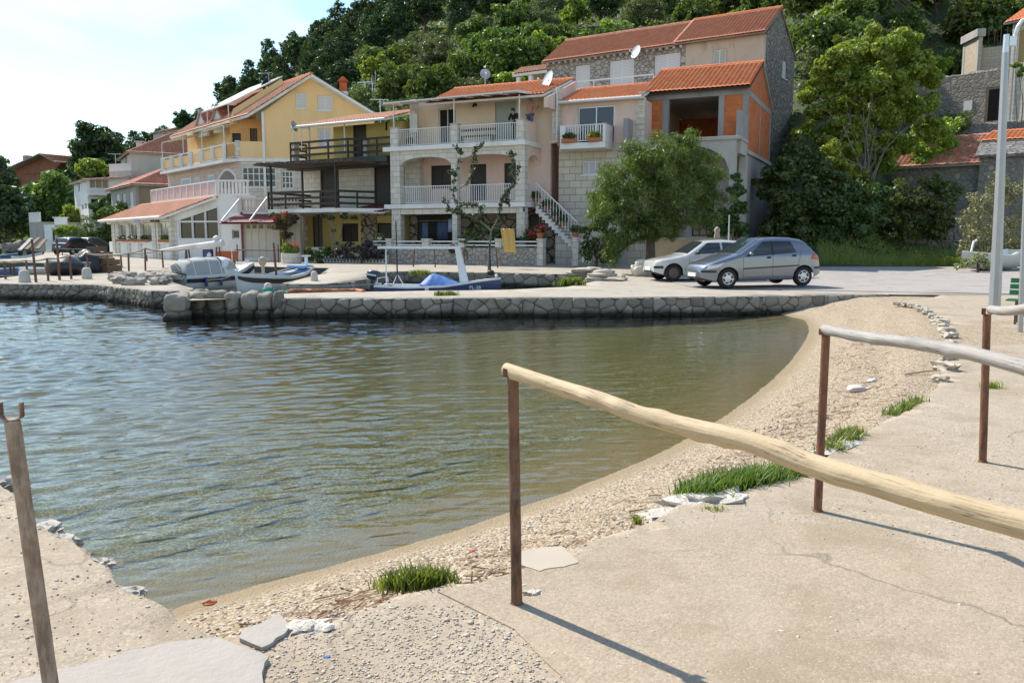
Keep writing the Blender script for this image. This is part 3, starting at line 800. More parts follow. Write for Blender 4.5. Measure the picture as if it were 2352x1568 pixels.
M_glassb = glass("blue_glass", (.01, .03, .06), .03)
M_shut = louvre("white_louvre", (.66, .66, .66), .09)
M_shutg = louvre("green_louvre", (.42, .47, .41), .09)
M_shutl = louvre("lilac_louvre", (.55, .55, .62), .09)
M_shutb = louvre("brown_louvre", (.16, .08, .05), .09)
M_block = blocks("limestone_blocks", (.72, .66, .57), (.40, .36, .30), .50, .28, .10, stain=(.47, .41, .33))
M_blockb = blocks("big_limestone_blocks", (.68, .61, .50), (.30, .26, .21), .62, .345, .10, stain=(.46, .40, .32), msize=.016)
M_blockp = blocks("pinkish_blocks", (.72, .53, .44), (.50, .36, .31), .45, .22, .10)
M_rub = rubble("grey_rubble", [(.36, .325, .29), (.50, .455, .40), (.42, .385, .34), (.58, .53, .47)], (.17, .15, .13), 3.0, .07)
M_rubd = rubble("small_rubble", [(.20, .18, .155), (.42, .38, .33), (.27, .245, .21), (.52, .48, .42)], (.12, .105, .09), 4.2, .10)
M_craz = rubble("crazy_paving", [(.36, .29, .21), (.44, .36, .27), (.40, .34, .26)], (.05, .04, .035), 2.0, .07)
M_lowst = rubble("garden_wall_stone", [(.42, .37, .31), (.52, .46, .39), (.46, .40, .34)], (.23, .20, .17), 4.2, .05, stretch=(1, 1.1, 1))
M_brick = blocks("orange_hollow_brick", (.56, .155, .045), (.36, .22, .15), .34, .25, .16, msize=.008)
M_bloc2 = blocks("cement_blocks", (.50, .42, .32), (.32, .27, .21), .45, .22, .08, msize=.010)
M_plast = plain("stained_plaster", (.52, .43, .33), .92, .2, 1.0, bmp=.02, bscale=10, stain=(.20, .17, .14), stain_amt=1.0)
M_ruin = rubble("ruin_wall", [(.26, .235, .21), (.36, .32, .28), (.20, .185, .165), (.46, .41, .36)], (.23, .21, .185), 2.8, .12)
M_oldbr = plain("old_brown_plaster", (.30, .235, .165), .92, .14, 1.4, stain=(.15, .12, .095), stain_amt=.75, bmp=.01)
M_greyw = plain("pale_grey_render", (.50, .48, .42), .9, .08, 1.2, stain=(.38, .36, .32))
T_red = tiles("orange_tiles", (.62, .16, .055), (.74, .24, .09))
T_dark = tiles("dark_red_tiles", (.43, .13, .065), (.52, .19, .095))
T_pink = tiles("pale_pink_tiles", (.60, .26, .16), (.70, .35, .23))
T_old = tiles("weathered_tiles", (.42, .15, .085), (.58, .28, .18), moss=(.30, .20, .15))
T_mott = tiles("mottled_tiles", (.50, .16, .10), (.62, .34, .26))
M_burg = plain("burgundy_sheet", (.17, .035, .035), .6, .15, 3)
class Fac:
 def __init__(s, A, B, z0=.62):
  s.A = Vector((A[0], A[1])); B = Vector((B[0], B[1])); d = B - s.A; s.L = d.length
  s.u = d.normalized(); s.n = Vector((-s.u.y, s.u.x)); s.z0 = z0; s.rz = math.atan2(s.u.y, s.u.x)
  s.loc = (s.A.x, s.A.y, z0)
 def _r(s, px, py): return ray(px, py)
 def hit(s, px, py, v=0.0):
  d = ray(px, py); dn = d.x * s.n.x + d.y * s.n.y
  t = (v + s.A.dot(s.n)) / dn
  p = Vector((d.x * t, d.y * t)) - s.A
  return (p.dot(s.u), EYE + d.z * t - s.z0)
 def hitu(s, px, py, u):
  d = ray(px, py); du = d.x * s.u.x + d.y * s.u.y
  t = (u + s.A.dot(s.u)) / du
  p = Vector((d.x * t, d.y * t)) - s.A
  return (p.dot(s.n), EYE + d.z * t - s.z0)
 def pt(s, px, py, v=0.0): h = s.hit(px, py, v); return Vector((h[0], v, h[1]))
 def ptu(s, px, py, u): h = s.hitu(px, py, u); return Vector((u, h[0], h[1]))
 def rect(s, px, v=0.0):
  x0, y0, x1, y1 = px
  return (s.hit(x0, (y0 + y1) / 2, v)[0], s.hit(x1, (y0 + y1) / 2, v)[0], s.hit((x0 + x1) / 2, y1, v)[1], s.hit((x0 + x1) / 2, y0, v)[1])
 def world(s, u, v): p = s.A + s.u * u + s.n * v; return (p.x, p.y)
def colXY(px, D, z=.6): return (XY(px, D, z), D)
class Side:
 def __init__(s, f, u): s.f = f; s.u = u
 def rect(s, px, v=0.0):
  x0, y0, x1, y1 = px; f = s.f
  return (f.hitu(x0, (y0 + y1) / 2, s.u)[0], f.hitu(x1, (y0 + y1) / 2, s.u)[0], f.hitu((x0 + x1) / 2, y1, s.u)[1], f.hitu((x0 + x1) / 2, y0, s.u)[1])
def panel(mb, r, holes, v0, t, back=True):
 u0, u1, z0, z1 = r
 hs = [(max(u0, h[0]), min(u1, h[1]), max(z0, h[2]), min(z1, h[3])) for h in holes]
 us = sorted({u0, u1} | {h[0] for h in hs} | {h[1] for h in hs}); zs = sorted({z0, z1} | {h[2] for h in hs} | {h[3] for h in hs})
 for i in range(len(us) - 1):
  for j in range(len(zs) - 1):
   cu, cz = (us[i] + us[i + 1]) / 2, (zs[j] + zs[j + 1]) / 2
   if any(h[0] < cu < h[1] and h[2] < cz < h[3] for h in hs): continue
   mb.quad((us[i], v0, zs[j]), (us[i + 1], v0, zs[j]), (us[i + 1], v0, zs[j + 1]), (us[i], v0, zs[j + 1]))
   if back: mb.quad((us[i + 1], v0 + t, zs[j]), (us[i], v0 + t, zs[j]), (us[i], v0 + t, zs[j + 1]), (us[i + 1], v0 + t, zs[j + 1]))
 for a, b, c, d in hs + ([(u1, u0, z0, z1)] if back else []):
  mb.quad((a, v0, c), (a, v0, d), (a, v0 + t, d), (a, v0 + t, c)); mb.quad((b, v0, d), (b, v0, c), (b, v0 + t, c), (b, v0 + t, d))
  mb.quad((a, v0, c), (a, v0 + t, c), (b, v0 + t, c), (b, v0, c)); mb.quad((a, v0, d), (b, v0, d), (b, v0 + t, d), (a, v0 + t, d))
 return mb
def swap(mb, k0, u):
 for i in range(k0, len(mb.v)):
  x, y, z = mb.v[i]; mb.v[i] = (u - y, x, z)
def window(root, r, v, kind='glass', name='window', frame=None, pane=None, nx=2, ny=1, fr=.06, u_side=None, sill=True, label=None, proud=0.0):
 frame = frame or M_wp; u0, u1, z0, z1 = r; y0, y1 = v + .07 - proud, v + .14 - proud
 g = .006
 mb = MB()
 mb.box(u0 + g, u0 + fr, y0, y1, z0 + g, z1 - g); mb.box(u1 - fr, u1 - g, y0, y1, z0 + g, z1 - g)
 mb.box(u0 + fr, u1 - fr, y0, y1, z0 + g, z0 + fr); mb.box(u0 + fr, u1 - fr, y0, y1, z1 - fr, z1 - g)
 for i in range(1, nx):
  x = u0 + (u1 - u0) * i / nx; mb.box(x - fr * .4, x + fr * .4, y0 + .004, y1, z0 + fr, z1 - fr)
 for i in range(1, ny):
  z = z0 + (z1 - z0) * i / ny; mb.box(u0 + fr, u1 - fr, y0 + .008, y1, z - fr * .35, z + fr * .35)
 if sill and kind in ('glass', 'shutter') and name == 'window': mb.box(u0 - .06, u1 + .06, v - .06 - proud, v + .05 - proud, z0 - .07, z0 - .004)
 pb = MB(); yy = y0 + .03 if kind != 'shutter' else y0 + .012
 pb.box(u0 + fr * .5, u1 - fr * .5, yy, y1 + .02, z0 + fr * .5, z1 - fr * .5)
 if u_side is not None: swap(mb, 0, u_side); swap(pb, 0, u_side)
 o = mb.build(name, frame, root, label=label)
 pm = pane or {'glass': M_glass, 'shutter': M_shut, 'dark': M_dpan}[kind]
 pb.build({'glass': 'pane', 'shutter': 'shutter', 'dark': 'leaf_or_dark_fill' if name == 'door' else 'pane'}[kind], pm, o)
 return o
def wall(root, f, r, v, mat, wins=(), t=.25, name='wall', extra=None, side=None):
 fac = side or f; mb = MB(); hs = []
 for px, kw in wins: hs.append(fac.rect(px, v))
 panel(mb, r, hs, v if side is None else 0, t)
 if side is not None: swap(mb, 0, side.u)
 if extra: extra(mb)
 o = mb.build(name, mat, root)
 for (px, kw), h in zip(wins, hs):
  window(root, h, v if side is None else 0, u_side=None if side is None else side.u, **kw)
 return o
def roof(root, eL, eR, rR, rL, mat, name='roof', edge=None, cw=.22, rh=.36, thick=.10, amp=.035, parent=None):
 eL, eR, rR, rL = [Vector(p) for p in (eL, eR, rR, rL)]
 W = max((eR - eL).length, (rR - rL).length); H = ((rL + rR) / 2 - (eL + eR) / 2).length
 nc = max(2, int(W / cw)); nrw = max(2, int(H / rh)); nu, nv = nc * 4 + 1, nrw * 2
 nrm = (eR - eL).cross((rL + rR) / 2 - (eL + eR) / 2).normalized()
 if nrm.z < 0: nrm = -nrm
 s = np.linspace(0, 1, nu); tt = []
 for k in range(nrw): tt += [k / nrw, (k + 1) / nrw - 1e-4]
 tt = np.array(tt); S, T = np.meshgrid(s, tt)
 a = np.array(eL); b = np.array(eR); c = np.array(rR); d = np.array(rL)
 base = (a + (b - a) * S[..., None]) * (1 - T[..., None]) + (d + (c - d) * S[..., None]) * T[..., None]
 saw = 1 - (T * nrw - np.floor(T * nrw + 1e-3 * 0))
 h = amp * np.abs(np.sin(S * nc * math.pi)) ** .7 + .03 * saw + .02 + .006 * np.sin(np.floor(S * nc) * 12.9 + np.floor(T * nrw) * 7.7)
 V = base + np.array(nrm) * h[..., None]
 i = np.arange(nu * nv).reshape(nv, nu)
 F = np.stack([i[:-1, :-1], i[:-1, 1:], i[1:, 1:], i[1:, :-1]], -1).reshape(-1, 4)
 o = mesh_np(name, V.reshape(-1, 3), F, mat, root, uv=np.stack([S * W, T * H], -1).reshape(-1, 2))
 mb = MB(); mb.prism([eL, eR, rR, rL], -nrm * thick)
 mb.build("eave_board", edge or M_conc2, o)
 return o
def ridge(parent, a, b, mat, r=.11):
 a = Vector(a); b = Vector(b); n_ = max(1, int((b - a).length / .4)); mb = MB()
 for k in range(n_):
  p = a.lerp(b, k / n_); q = a.lerp(b, (k + 1.06) / n_); mb.tube([p, q], [r, r * .86], 8)
 return mb.build("ridge_tiles", mat, parent, smooth=60)
def balusters(mb, p0, p1, h, gap=.13, top=.035, bar=.014, bottom=.08, mid=False, wbar=None):
 p0 = Vector(p0); p1 = Vector(p1); up = Vector((0, 0, 1)); L = (p1 - p0).length; n_ = max(1, int(L / gap))
 mb.bar(p0 + up * h, p1 + up * h, top * 1.4, top); mb.bar(p0 + up * bottom, p1 + up * bottom, top, top * .8)
 for k in range(n_ + 1):
  q = p0.lerp(p1, k / n_); mb.bar(q + up * bottom, q + up * h, wbar or bar * 2, bar * 2)
 return mb
def arch(mb, u0, u1, zs, zc, zt, v0, v1, n=16, p=2.0):
 pts = []
 for k in range(n + 1):
  s = -1 + 2 * k / n; pts.append((u0 + (u1 - u0) * k / n, zs + (zc - zs) * (1 - abs(s) ** p) ** (1 / p)))
 for (a, za), (b, zb_) in zip(pts[:-1], pts[1:]):
  mb.quad((a, v0, za), (b, v0, zb_), (b, v0, zt), (a, v0, zt)); mb.quad((b, v1, zb_), (a, v1, za), (a, v1, zt), (b, v1, zt))
  mb.quad((a, v1, za), (b, v1, zb_), (b, v0, zb_), (a, v0, za))
 mb.quad((u0, v0, zt), (u1, v0, zt), (u1, v1, zt), (u0, v1, zt))
 return mb
# ---------------------------------------------------------------- the white and peach house with stone balconies (centre)
fg = Fac(colXY(897, 44.3), colXY(1205, 41.0))
g = thing("balcony_house", "white stone house with two deep balconies, arches and a flat white awning", "house", fg.loc, fg.rz)
L = fg.L
s2t, s2b = fg.hit(1204, 322)[1], fg.hit(1204, 333)[1]
s1t, s1b = fg.hit(1204, 464)[1], fg.hit(1204, 475)[1]
VB = 1.95
wzt = fg.hit(1193, 214)[1]
mb = MB(); mb.box(-.28, L + .06, -.14, VB, s2b, s2t); mb.box(-.28, L + .04, -.10, VB, s1b, s1t)
mb.build("balcony_slab", M_wpl, g, bevel=.02)
lint = fg.hit(1190, 489)[1]
cols = [fg.rect((897, 400, 918, 420)), fg.rect((1036.5, 400, 1049, 420)), fg.rect((1185, 400, 1205, 420))]
for c in cols:
 mb = MB(); mb.box(c[0], c[1], 0, .42, s1t + .002, s2b - .002); mb.build("column", M_block, g)
 mb = MB(); mb.box(c[0] + .02, c[1] - .01, .02, .42, 0, s1b - .002); mb.build("column", M_block, g)
for a, b in ((0, 1), (1, 2)):
 mb = MB()
 zs = fg.hit(1100, 372 if a == 0 else 369)[1]
 arch(mb, cols[a][1] + .002, cols[b][0] - .002, zs - .05, fg.hit(1110, 354)[1], s2b - .003, .03, .36)
 mb.build("arch", M_block, g)
 mb = MB(); mb.box(cols[a][1] + .002, cols[b][0] - .002, .04, .36, lint, s1b - .003); mb.build("lintel", M_block, g)
mb = MB(); k0 = 0
arch(mb, .43, VB - .02, fg.hit(1204, 372)[1], fg.hit(1204, 352)[1], s2b - .004, 0, .3)
swap(mb, 0, L - .02)
mb.build("arch", M_pink, g)
wall(g, fg, (.02, L + .95, 0, s1b), VB, M_craz, [((958, 493, 1040, 556), dict(kind='dark', frame=M_brown, nx=3, sill=False)), ((1215, 492, 1238, 540), dict(kind='dark', frame=M_brown, nx=1, sill=False))])
wall(g, fg, (.02, L + .55, s1b, s2t), VB, M_pink, [((990, 380, 1036, 433), dict(kind='dark', frame=M_brown, nx=2, sill=False)), ((1080, 377, 1117, 461), dict(kind='dark', frame=M_brown, nx=1, name='door')),
  ((1158, 374, 1211, 430), dict(kind='dark', frame=M_brown, nx=2, sill=False))])
wtop = fg.hit(1150, 214, VB)[1]
wall(g, fg, (fg.hit(948, 260, VB)[0], L + .75, s2t, wtop), VB, M_peach, [((1007, 249, 1047, 331), dict(kind='dark', frame=M_wp, nx=2, name='door', pane=M_black)), ((1137, 234, 1186, 320), dict(kind='shutter', pane=M_shutg, frame=M_shutg, nx=2, name='door'))])  # left door stands open; its black panel is the room's darkness put in as colour
for bx_ in ((fg.hit(948, 260, VB)[0], fg.hit(960, 260, VB)[0], VB - .3, VB - .003, s2t, wtop - .02), (L + .76, L + 1.12, VB - .34, VB + .1, s2t, wtop - .05), (.0, .95, VB - .42, VB - .004, s1t, s2b - .003)):
 MB().box(*bx_).build("stone_pier", M_block, g)
mb = MB(); mb.box(.02, L + .3, VB + .26, 8.2, 0, wtop - .1); mb.build("rear_wall", M_pink, g)
ph = fg.hit(1193, 276)[1] - s2t
pil = [fg.rect((896, 290, 913, 330)), fg.rect((1034, 290, 1050, 330)), fg.rect((1185, 290, 1203, 330))]
for a in pil: MB().box(a[0], a[1], 0, .38, s2t + .002, s2t + ph).box(a[0] - .03, a[1] + .03, -.03, .41, s2t + ph, s2t + ph + .05).build("railing_pillar", M_block, g)
mb = MB(); mb.box(pil[2][1] - .12, pil[2][1] - .002, .385, VB - .36, s2t + .002, s2t + ph - .02); mb.box(pil[2][1] - .15, pil[2][1] + .03, .39, VB - .36, s2t + ph - .02, s2t + ph + .02); mb.build("parapet", M_pink, g)
mb = MB()
balusters(mb, (pil[0][1], .15, s2t), (pil[1][0], .15, s2t), ph - .08, .125); balusters(mb, (pil[1][1], .15, s2t), (pil[2][0], .15, s2t), ph - .08, .125)
mb.build("railing", M_wp, g)
mb = MB()
balusters(mb, (cols[0][1], .2, s1t), (cols[1][0], .2, s1t), ph - .05, .125); balusters(mb, (cols[1][1], .2, s1t), (cols[2][0], .2, s1t), ph - .05, .125); balusters(mb, (L - .05, .45, s1t), (L - .05, VB - .05, s1t), ph - .05, .14)
mb.build("railing", M_wp, g)
vA = -.25
aL, aR = fg.pt(880, 239, vA), fg.pt(1191, 210, vA)
bR = fg.pt(1236, 217, VB - .4); bL = Vector((aL.x, VB - .4, bR.z + .02))
mb = MB(); mb.prism([aL, aR, bR, bL], (0, 0, .06)); mb.build("awning", M_wp, g)
mb = MB()
for px in (904, 1043, 1193): q = fg.pt(px, 260, .18); mb.bar((q.x, .18, s2t + ph), (q.x, .18, lerp(aL.z, aR.z, .5) - .03 + (q.x - L / 2) * .001), .05)
for k in range(9): q = aL.lerp(aR, k / 8); q2 = bL.lerp(bR, k / 8); mb.bar(q - Vector((0, 0, .03)), q2 - Vector((0, 0, .03)), .04, .05)
mb.build("awning_frame", M_wp, g)
ue = L + .75
e_R = fg.ptu(1247, 217, ue); r_R = fg.ptu(1316, 182, ue)
e_L = Vector((fg.hit(978, 225, e_R.y)[0], e_R.y, e_R.z)); r_L = Vector((fg.hit(1044, 203, r_R.y)[0], r_R.y, r_R.z))
rf = roof(g, e_L, e_R, r_R, r_L, T_red, edge=M_wp); ridge(rf, r_L, r_R, T_red)
mb = MB(); mb.prism([e_R + Vector((.01, .1, -.12)), r_R + Vector((.01, 0, -.12)), Vector((ue + .01, r_R.y, e_R.z - .6)), Vector((ue + .01, e_R.y + .1, e_R.z - .6))], (.2, 0, 0)); mb.build("gable_wall", M_pink, g)
mb = MB(); mb.tube([(L + 1.0, VB - .36, wtop), (L + 1.05, VB - .42, wtop - .5), (L + 1.05, VB - .42, s2t + .1)], .04, 8); mb.build("drain_pipe", M_wp, g, smooth=60)
mb = MB(); q = fg.pt(1090, 241, VB - .1); mb.box(q.x - .08, q.x + .08, VB - .16, VB - .003, q.z - .06, q.z + .06); mb.cyl((q.x, VB - .14, q.z - .02), (q.x, VB - .26, q.z - .1), .05, .07); mb.build("wall_lamp", M_iron, g)
mb = MB(); q = fg.rect((1201, 476, 1206, 486)); mb.box(q[0], q[1], -.012, .018, q[2], q[3]); mb.build("number_plate", plain("blue_enamel", (.03, .05, .18), .4), g)
mb = MB(); a = fg.rect((941, 262, 958, 304), 1.4); mb.box(a[0], a[1], 1.4, 1.46, a[2], a[3]); mb.build("wind_screen", M_wp, g)
# ---------------------------------------------------------------- pink and stone house with a white box balcony
A = fg.world(L + .98, VB); fh = Fac(A, (A[0] + fg.u.x * 6, A[1] + fg.u.y * 6))
h = thing("stone_house", "pink and limestone house with a white box balcony and outside stairs", "house", fh.loc, fh.rz)
uR = fh.hit(1480, 260)[0]; ez = fh.hit(1471, 224)[1]; sz = fh.hit(1330, 334)[1]
wall(h, fh, (.02, uR, 0, sz), 0, M_blockb, [((1337, 369, 1381, 401), dict(kind='shutter', pane=M_shutl, frame=M_wp, nx=3))])
wall(h, fh, (.02, uR, sz, ez), .03, M_pink, [((1327, 244, 1411, 330), dict(kind='glass', pane=M_glassb, frame=M_alu, nx=2, name='window', sill=False))])
mb = MB()
for k in range(9): mb.box(uR - (.42 if k % 2 else .3), uR + .01, .0, .028, sz + .05 + k * .26, sz + .05 + k * .26 + .24)
mb.build("quoins", M_block, h)
mb = MB(); mb.box(.02, uR, .3, 7, 0, ez - .1); mb.build("rear_wall", M_pink, h)
v0 = -.3; eL = Vector((0.06, v0, fh.hit(1258, 237, v0)[1])); eR = Vector((uR - .05, v0, fh.hit(1471, 222, v0)[1]))
rv, rz_ = fh.hitu(1334, 206, .06)
rf = roof(h, eL, eR, Vector((uR - .05, rv, rz_)), Vector((.06, rv, rz_)), T_red, edge=M_wp); ridge(rf, (.06, rv, rz_), (uR - .05, rv, rz_), T_red)
mb = MB(); mb.tube([eL + Vector((0, -.08, -.02)), eR + Vector((0, -.08, -.02))], .07, 8); mb.build("gutter", M_wp, h, smooth=60)
vb = -1.15; a = fh.rect((1286, 288, 1390, 341), vb); bt = fh.hit(1390, 283, vb)[1]; bb = a[2]; bth = .45
mb = MB(); mb.box(a[0], a[1], vb, -.002, bb, bb + .28)
mb.box(a[0], a[0] + .28, vb, vb + .14, bb + .282, bt); mb.box(a[0], a[0] + .14, vb + .142, -.002, bb + .282, bt)
mb.box(a[1] - .13, a[1], vb, -.002, bb + .282, bt)
mb.build("balcony", M_wp, h, bevel=.012)
mb = MB(); mb.box(a[1] - .15, a[1] + .02, vb - .02, -.002, bt + .001, bt + .03); mb.build("coping", T_pink, h)
mb = MB(); balusters(mb, (a[0] + .28, vb + .06, bb + .28), (a[1] - .13, vb + .06, bb + .28), bt - bb - .30, .125, .04, .018); mb.build("railing", M_wp, h)
mb = MB(); mb.box(.12, a[0] - .02, -.45, -.003, sz - .06, sz + .1); mb.build("ledge", T_old, h)
st0 = fh.hit(1232, 445, -1.0); st1 = fh.hit(1333, 545, -1.0)
nst = 11; za = s1t; zb_ = fh.hit(1330, 548, -1.0)[1]; ua = fh.hit(1235, 470, -1.0)[0]; ub = fh.hit(1316, 545, -1.0)[0]
mb = MB()
for k in range(nst):
 u_a = lerp(ua, ub, k / nst); u_b = lerp(ua, ub, (k + 1) / nst); z_ = lerp(za, zb_, (k + 1) / nst)
 mb.prism([(u_a, -1.25, z_ - .22 - (za - zb_) / nst), (u_b + .0, -1.25, z_ - .22 - (za - zb_) / nst), (u_b, -1.25, z_), (u_a, -1.25, z_)], (0, 1.2, 0))
mb.build("stairs", M_wpl, h)
mb = MB()
for k in range(nst):
 u_a = lerp(ua, ub, k / nst); u_b = lerp(ua, ub, (k + 1) / nst); z_ = lerp(za, zb_, (k + 1) / nst); mb.box(u_a - .03, u_b, -1.28, -.03, z_ + .002, z_ + .04)
mb.build("stair_treads", plain("brown_stone", (.20, .12, .08), .8), h)
mb = MB(); mb.prism([(ub, -1.26, 0), (ub + 1.1, -1.26, 0), (ub + 1.1, -1.26, zb_ - .02), (ub, -1.26, zb_ - .02)], (0, 1.2, 0)); mb.prism([(ua + 1.0, -1.1, 0), (ub - .003, -1.1, 0), (ub - .003, -1.1, zb_ - .05), (ua + 1.0, -1.1, za - 1.6)], (0, 1.0, 0)); mb.build("stair_base", M_blockb, h)
mb = MB(); n_ = 14; p0 = Vector((ua, -1.22, za)); p1 = Vector((ub + .3, -1.22, zb_ - .15)); mb.bar(p0 + Vector((0, 0, .95)), p1 + Vector((0, 0, .95)), .05)
for k in range(n_ + 1): q = p0.lerp(p1, k / n_); mb.bar(q, q + Vector((0, 0, .95)), .025)
mb.build("stair_railing", M_wp, h)
# ---------------------------------------------------------------- unfinished brick house with a concrete terrace
fi = Fac(colXY(1426, 40.1), colXY(1690, 37.8))
b_ = thing("unfinished_house", "unfinished house of orange hollow brick and raw concrete with a dark open room", "house", fi.loc, fi.rz)
tz = fi.hit(1680, 312)[1]; VW = 2.1
uA, uB = fi.hit(1472, 260, VW)[0], fi.hit(1717, 260, VW)[0]; ezi = fi.hit(1600, 207, VW)[1]
LI = fi.L
bv = fi.hitu(1772, 238, uB)[0]; av, az = fi.hitu(1749, 143, uB)
av = min(av, bv * .62)
mb = MB()
def ir(px): return fi.rect(px, VW)
cA = ir((1472, 225, 1483, 311)); cB = ir((1521, 225, 1535, 311)); cC = ir((1650, 217, 1663, 309)); cD = ir((1705, 217, 1717, 309)); bm_ = fi.hit(1600, 224, VW)[1]
for c in (cA, cB, cC, cD): mb.box(c[0], c[1], VW, VW + .3, tz, bm_)
mb.box(uA, uB, VW - .01, VW + .3, bm_ + .002, ezi)
z_t = fi.hitu(1772, 240, uB)[1]
mb.box(uB - .28, uB + .02, VW + .302, bv, bm_ - .05, bm_ + .22)
mb.box(uB - .25, uB + .012, bv - .3, bv + .01, 0, bm_ - .052)
mid = (VW + bv) / 2
mb.box(uB - .27, uB + .016, mid - .12, mid + .12, tz - .4, bm_ - .052)
mb.build("concrete_frame", M_conc, b_)
for q in ((cA[1], cB[0]), (cC[1], cD[0])): MB().box(q[0], q[1], VW + .02, VW + .28, tz, bm_).build("brick_infill", M_brick, b_)
mb = MB(); mb.box(uB - .22, uB, VW + .302, bv - .302, tz - .4, bm_ - .053)
mb.prism([(uB - .22, VW + .1, bm_ + .222), (uB - .22, bv - .1, bm_ + .222), (uB - .22, av, az - .12)], (.22, 0, 0))
mb.build("brick_wall", M_brick, b_)
mb = MB(); mb.box(uA, uA + .2, VW + .302, bv, tz, bm_); mb.box(uA + .2, uB - .28, bv - .2, bv, tz, bm_ + 1); mb.build("inner_wall", M_brick, b_)
mb = MB(); mb.box(uA + .2, uB - .28, VW + .302, bv - .2, bm_ + .02, bm_ + .2); mb.build("ceiling_slab", M_conc, b_)
e0 = Vector((fi.hit(1469, 212, VW - .3)[0], VW - .3, fi.hit(1600, 206, VW - .3)[1])); e1 = Vector((uB + .12, VW - .3, e0.z)); r0 = Vector((e0.x, av, az)); r1 = Vector((uB + .12, av, az))
rf = roof(b_, e0, e1, r1, r0, T_red, edge=M_brown); ridge(rf, r0, r1, T_red)
rb = Vector((uB + .12, bv + .2, bm_ + .2)); roof(b_, Vector((e0.x, bv + .2, bm_ + .2)), rb, r1, r0, T_red, name='roof', edge=M_conc2)
mb = MB(); mb.box(-.02, LI + .02, -.06, VW, tz - .16, tz); mb.box(LI - .2, uB + .1, VW + .001, bv, tz - .6, tz - .42); mb.build("terrace_slab", M_conc2, b_, bevel=.015)
pz = fi.hit(1428, 272)[1]; MB().box(.0, .22, .02, VW, tz + .002, pz).build("terrace_parapet", M_conc, b_); MB().box(LI - .2, LI + .0, .02, VW, tz + .002, pz + .05).build("terrace_parapet", M_conc, b_)
cl = fi.rect((1426, 400, 1441, 420)); cr_ = fi.rect((1674, 400, 1688, 420)); ag = fi.hit(1550, 333)[1]; az0 = fi.hit(1550, 395)[1]
mb = MB(); arch(mb, cl[1], cr_[0], az0, ag, tz - .162, .03, .35, 22); mb.build("arch", M_conc2, b_)
for q in ((cl[0] + .03, cl[1]), (cr_[0], cr_[1])): MB().box(q[0], q[1], .02, .4, 0, tz - .162).build("concrete_column", M_conc2, b_)
mb = MB(); c2 = fi.hit(1712, 400, VW)[0]
mb.box(LI - .35, LI - .02, .41, VW, tz - .75, tz - .164); mb.box(c2 - .25, c2 + .08, VW - .3, VW, 0, tz - .76)
mb.build("side_beam", M_conc2, b_)
wall(b_, fi, (.0, LI - .05, 0, tz - .17), VW + .01, M_conc, [((1488, 430, 1560, 545), dict(kind='dark', frame=M_brown, nx=2, sill=False)), ((1590, 430, 1640, 542), dict(kind='glass', frame=M_brown, nx=3, sill=False))], name='lower_wall')
mb = MB(); mb.box(uB - .26, uB - .01, VW + .3, bv - .31, 0, tz - .61); mb.build("side_wall", M_conc, b_)
# ---------------------------------------------------------------- long stone house behind and above
fj = Fac(colXY(1253, 56.5, 8), colXY(1749, 48.6, 8))
j = thing("long_stone_house", "long rubble stone house with a dark red tiled roof above the other houses", "house", fj.loc, fj.rz)
LJ = fj.L; ejz = fj.hit(1500, 112)[1]
zb0 = 4.0
umid = fj.hit(1574, 150)[0]
wall(j, fj, (0, umid, zb0, ejz), 0, M_rub, [((1321, 150, 1355, 203), dict(kind='shutter', nx=1)), ((1400, 138, 1456, 196), dict(kind='shutter', nx=2)), ((1503, 124, 1562, 172), dict(kind='shutter', nx=2))])
wall(j, fj, (umid, LJ, zb0, ejz), 0.004, M_plast, [((1637, 114, 1667, 150), dict(kind='shutter', pane=M_shutg, nx=2))])
avj, azj = fj.hitu(1793, 21, LJ); bvj = fj.hitu(1826, 116, LJ)[0]; bvj = max(bvj, avj * 1.5)
def gab(mb_):
 mb_.prism([(LJ - .4, .26, ejz), (LJ - .4, bvj, ejz - .1), (LJ - .4, avj, azj - .1)], (.4, 0, 0))
wall(j, fj, (.26, bvj, zb0, ejz - .004), 0, M_rubd, [((1797, 139, 1807, 181), dict(kind='shutter', nx=2))], side=Side(fj, LJ + .003), extra=gab, t=.4, name='gable_wall')
mb = MB(); mb.box(0, .4, .26, bvj, zb0, ejz); mb.box(.4, LJ - .4, bvj - .4, bvj, zb0, ejz); mb.prism([(0, .1, ejz), (0, bvj, ejz), (0, avj, azj - .12)], (.4, 0, 0)); mb.build("rear_wall", M_rub, j)
e0 = Vector((-.15, -.35, ejz - .02)); e1 = Vector((LJ + .1, -.35, ejz - .02)); r0 = Vector((-.15, avj, azj)); r1 = Vector((LJ + .1, avj, azj))
um = lerp(e0.x, e1.x, .63)
rf = roof(j, e0, Vector((um - .05, e0.y, e0.z)), Vector((um - .05, r0.y, r0.z)), r0, T_dark, edge=M_oldbr); ridge(rf, r0, Vector((um, r0.y, r0.z)), T_old)
rf = roof(j, Vector((um + .05, e0.y, e0.z + .06)), e1 + Vector((0, 0, .06)), r1 + Vector((0, 0, .10)), Vector((um + .05, r0.y, r0.z + .10)), T_dark, edge=M_oldbr); ridge(rf, Vector((um, r0.y, r0.z + .1)), r1 + Vector((0, 0, .1)), T_red); ridge(rf, Vector((um, e0.y, e0.z + .08)), Vector((um, r0.y, r0.z + .1)), T_pink, .09)
roof(j, Vector((e0.x, bvj + .3, ejz - .3)), Vector((e1.x, bvj + .3, ejz - .3)), r1, r0, T_dark, edge=M_oldbr)
mb = MB(); n_ = 22
for k in range(n_): u_ = lerp(.3, umid - .2, k / (n_ - 1)); mb.box(u_ - .07, u_ + .07, -.3, -.003, ejz - .22, ejz - .07)
mb.build("rafter_ends", M_conc2, j)
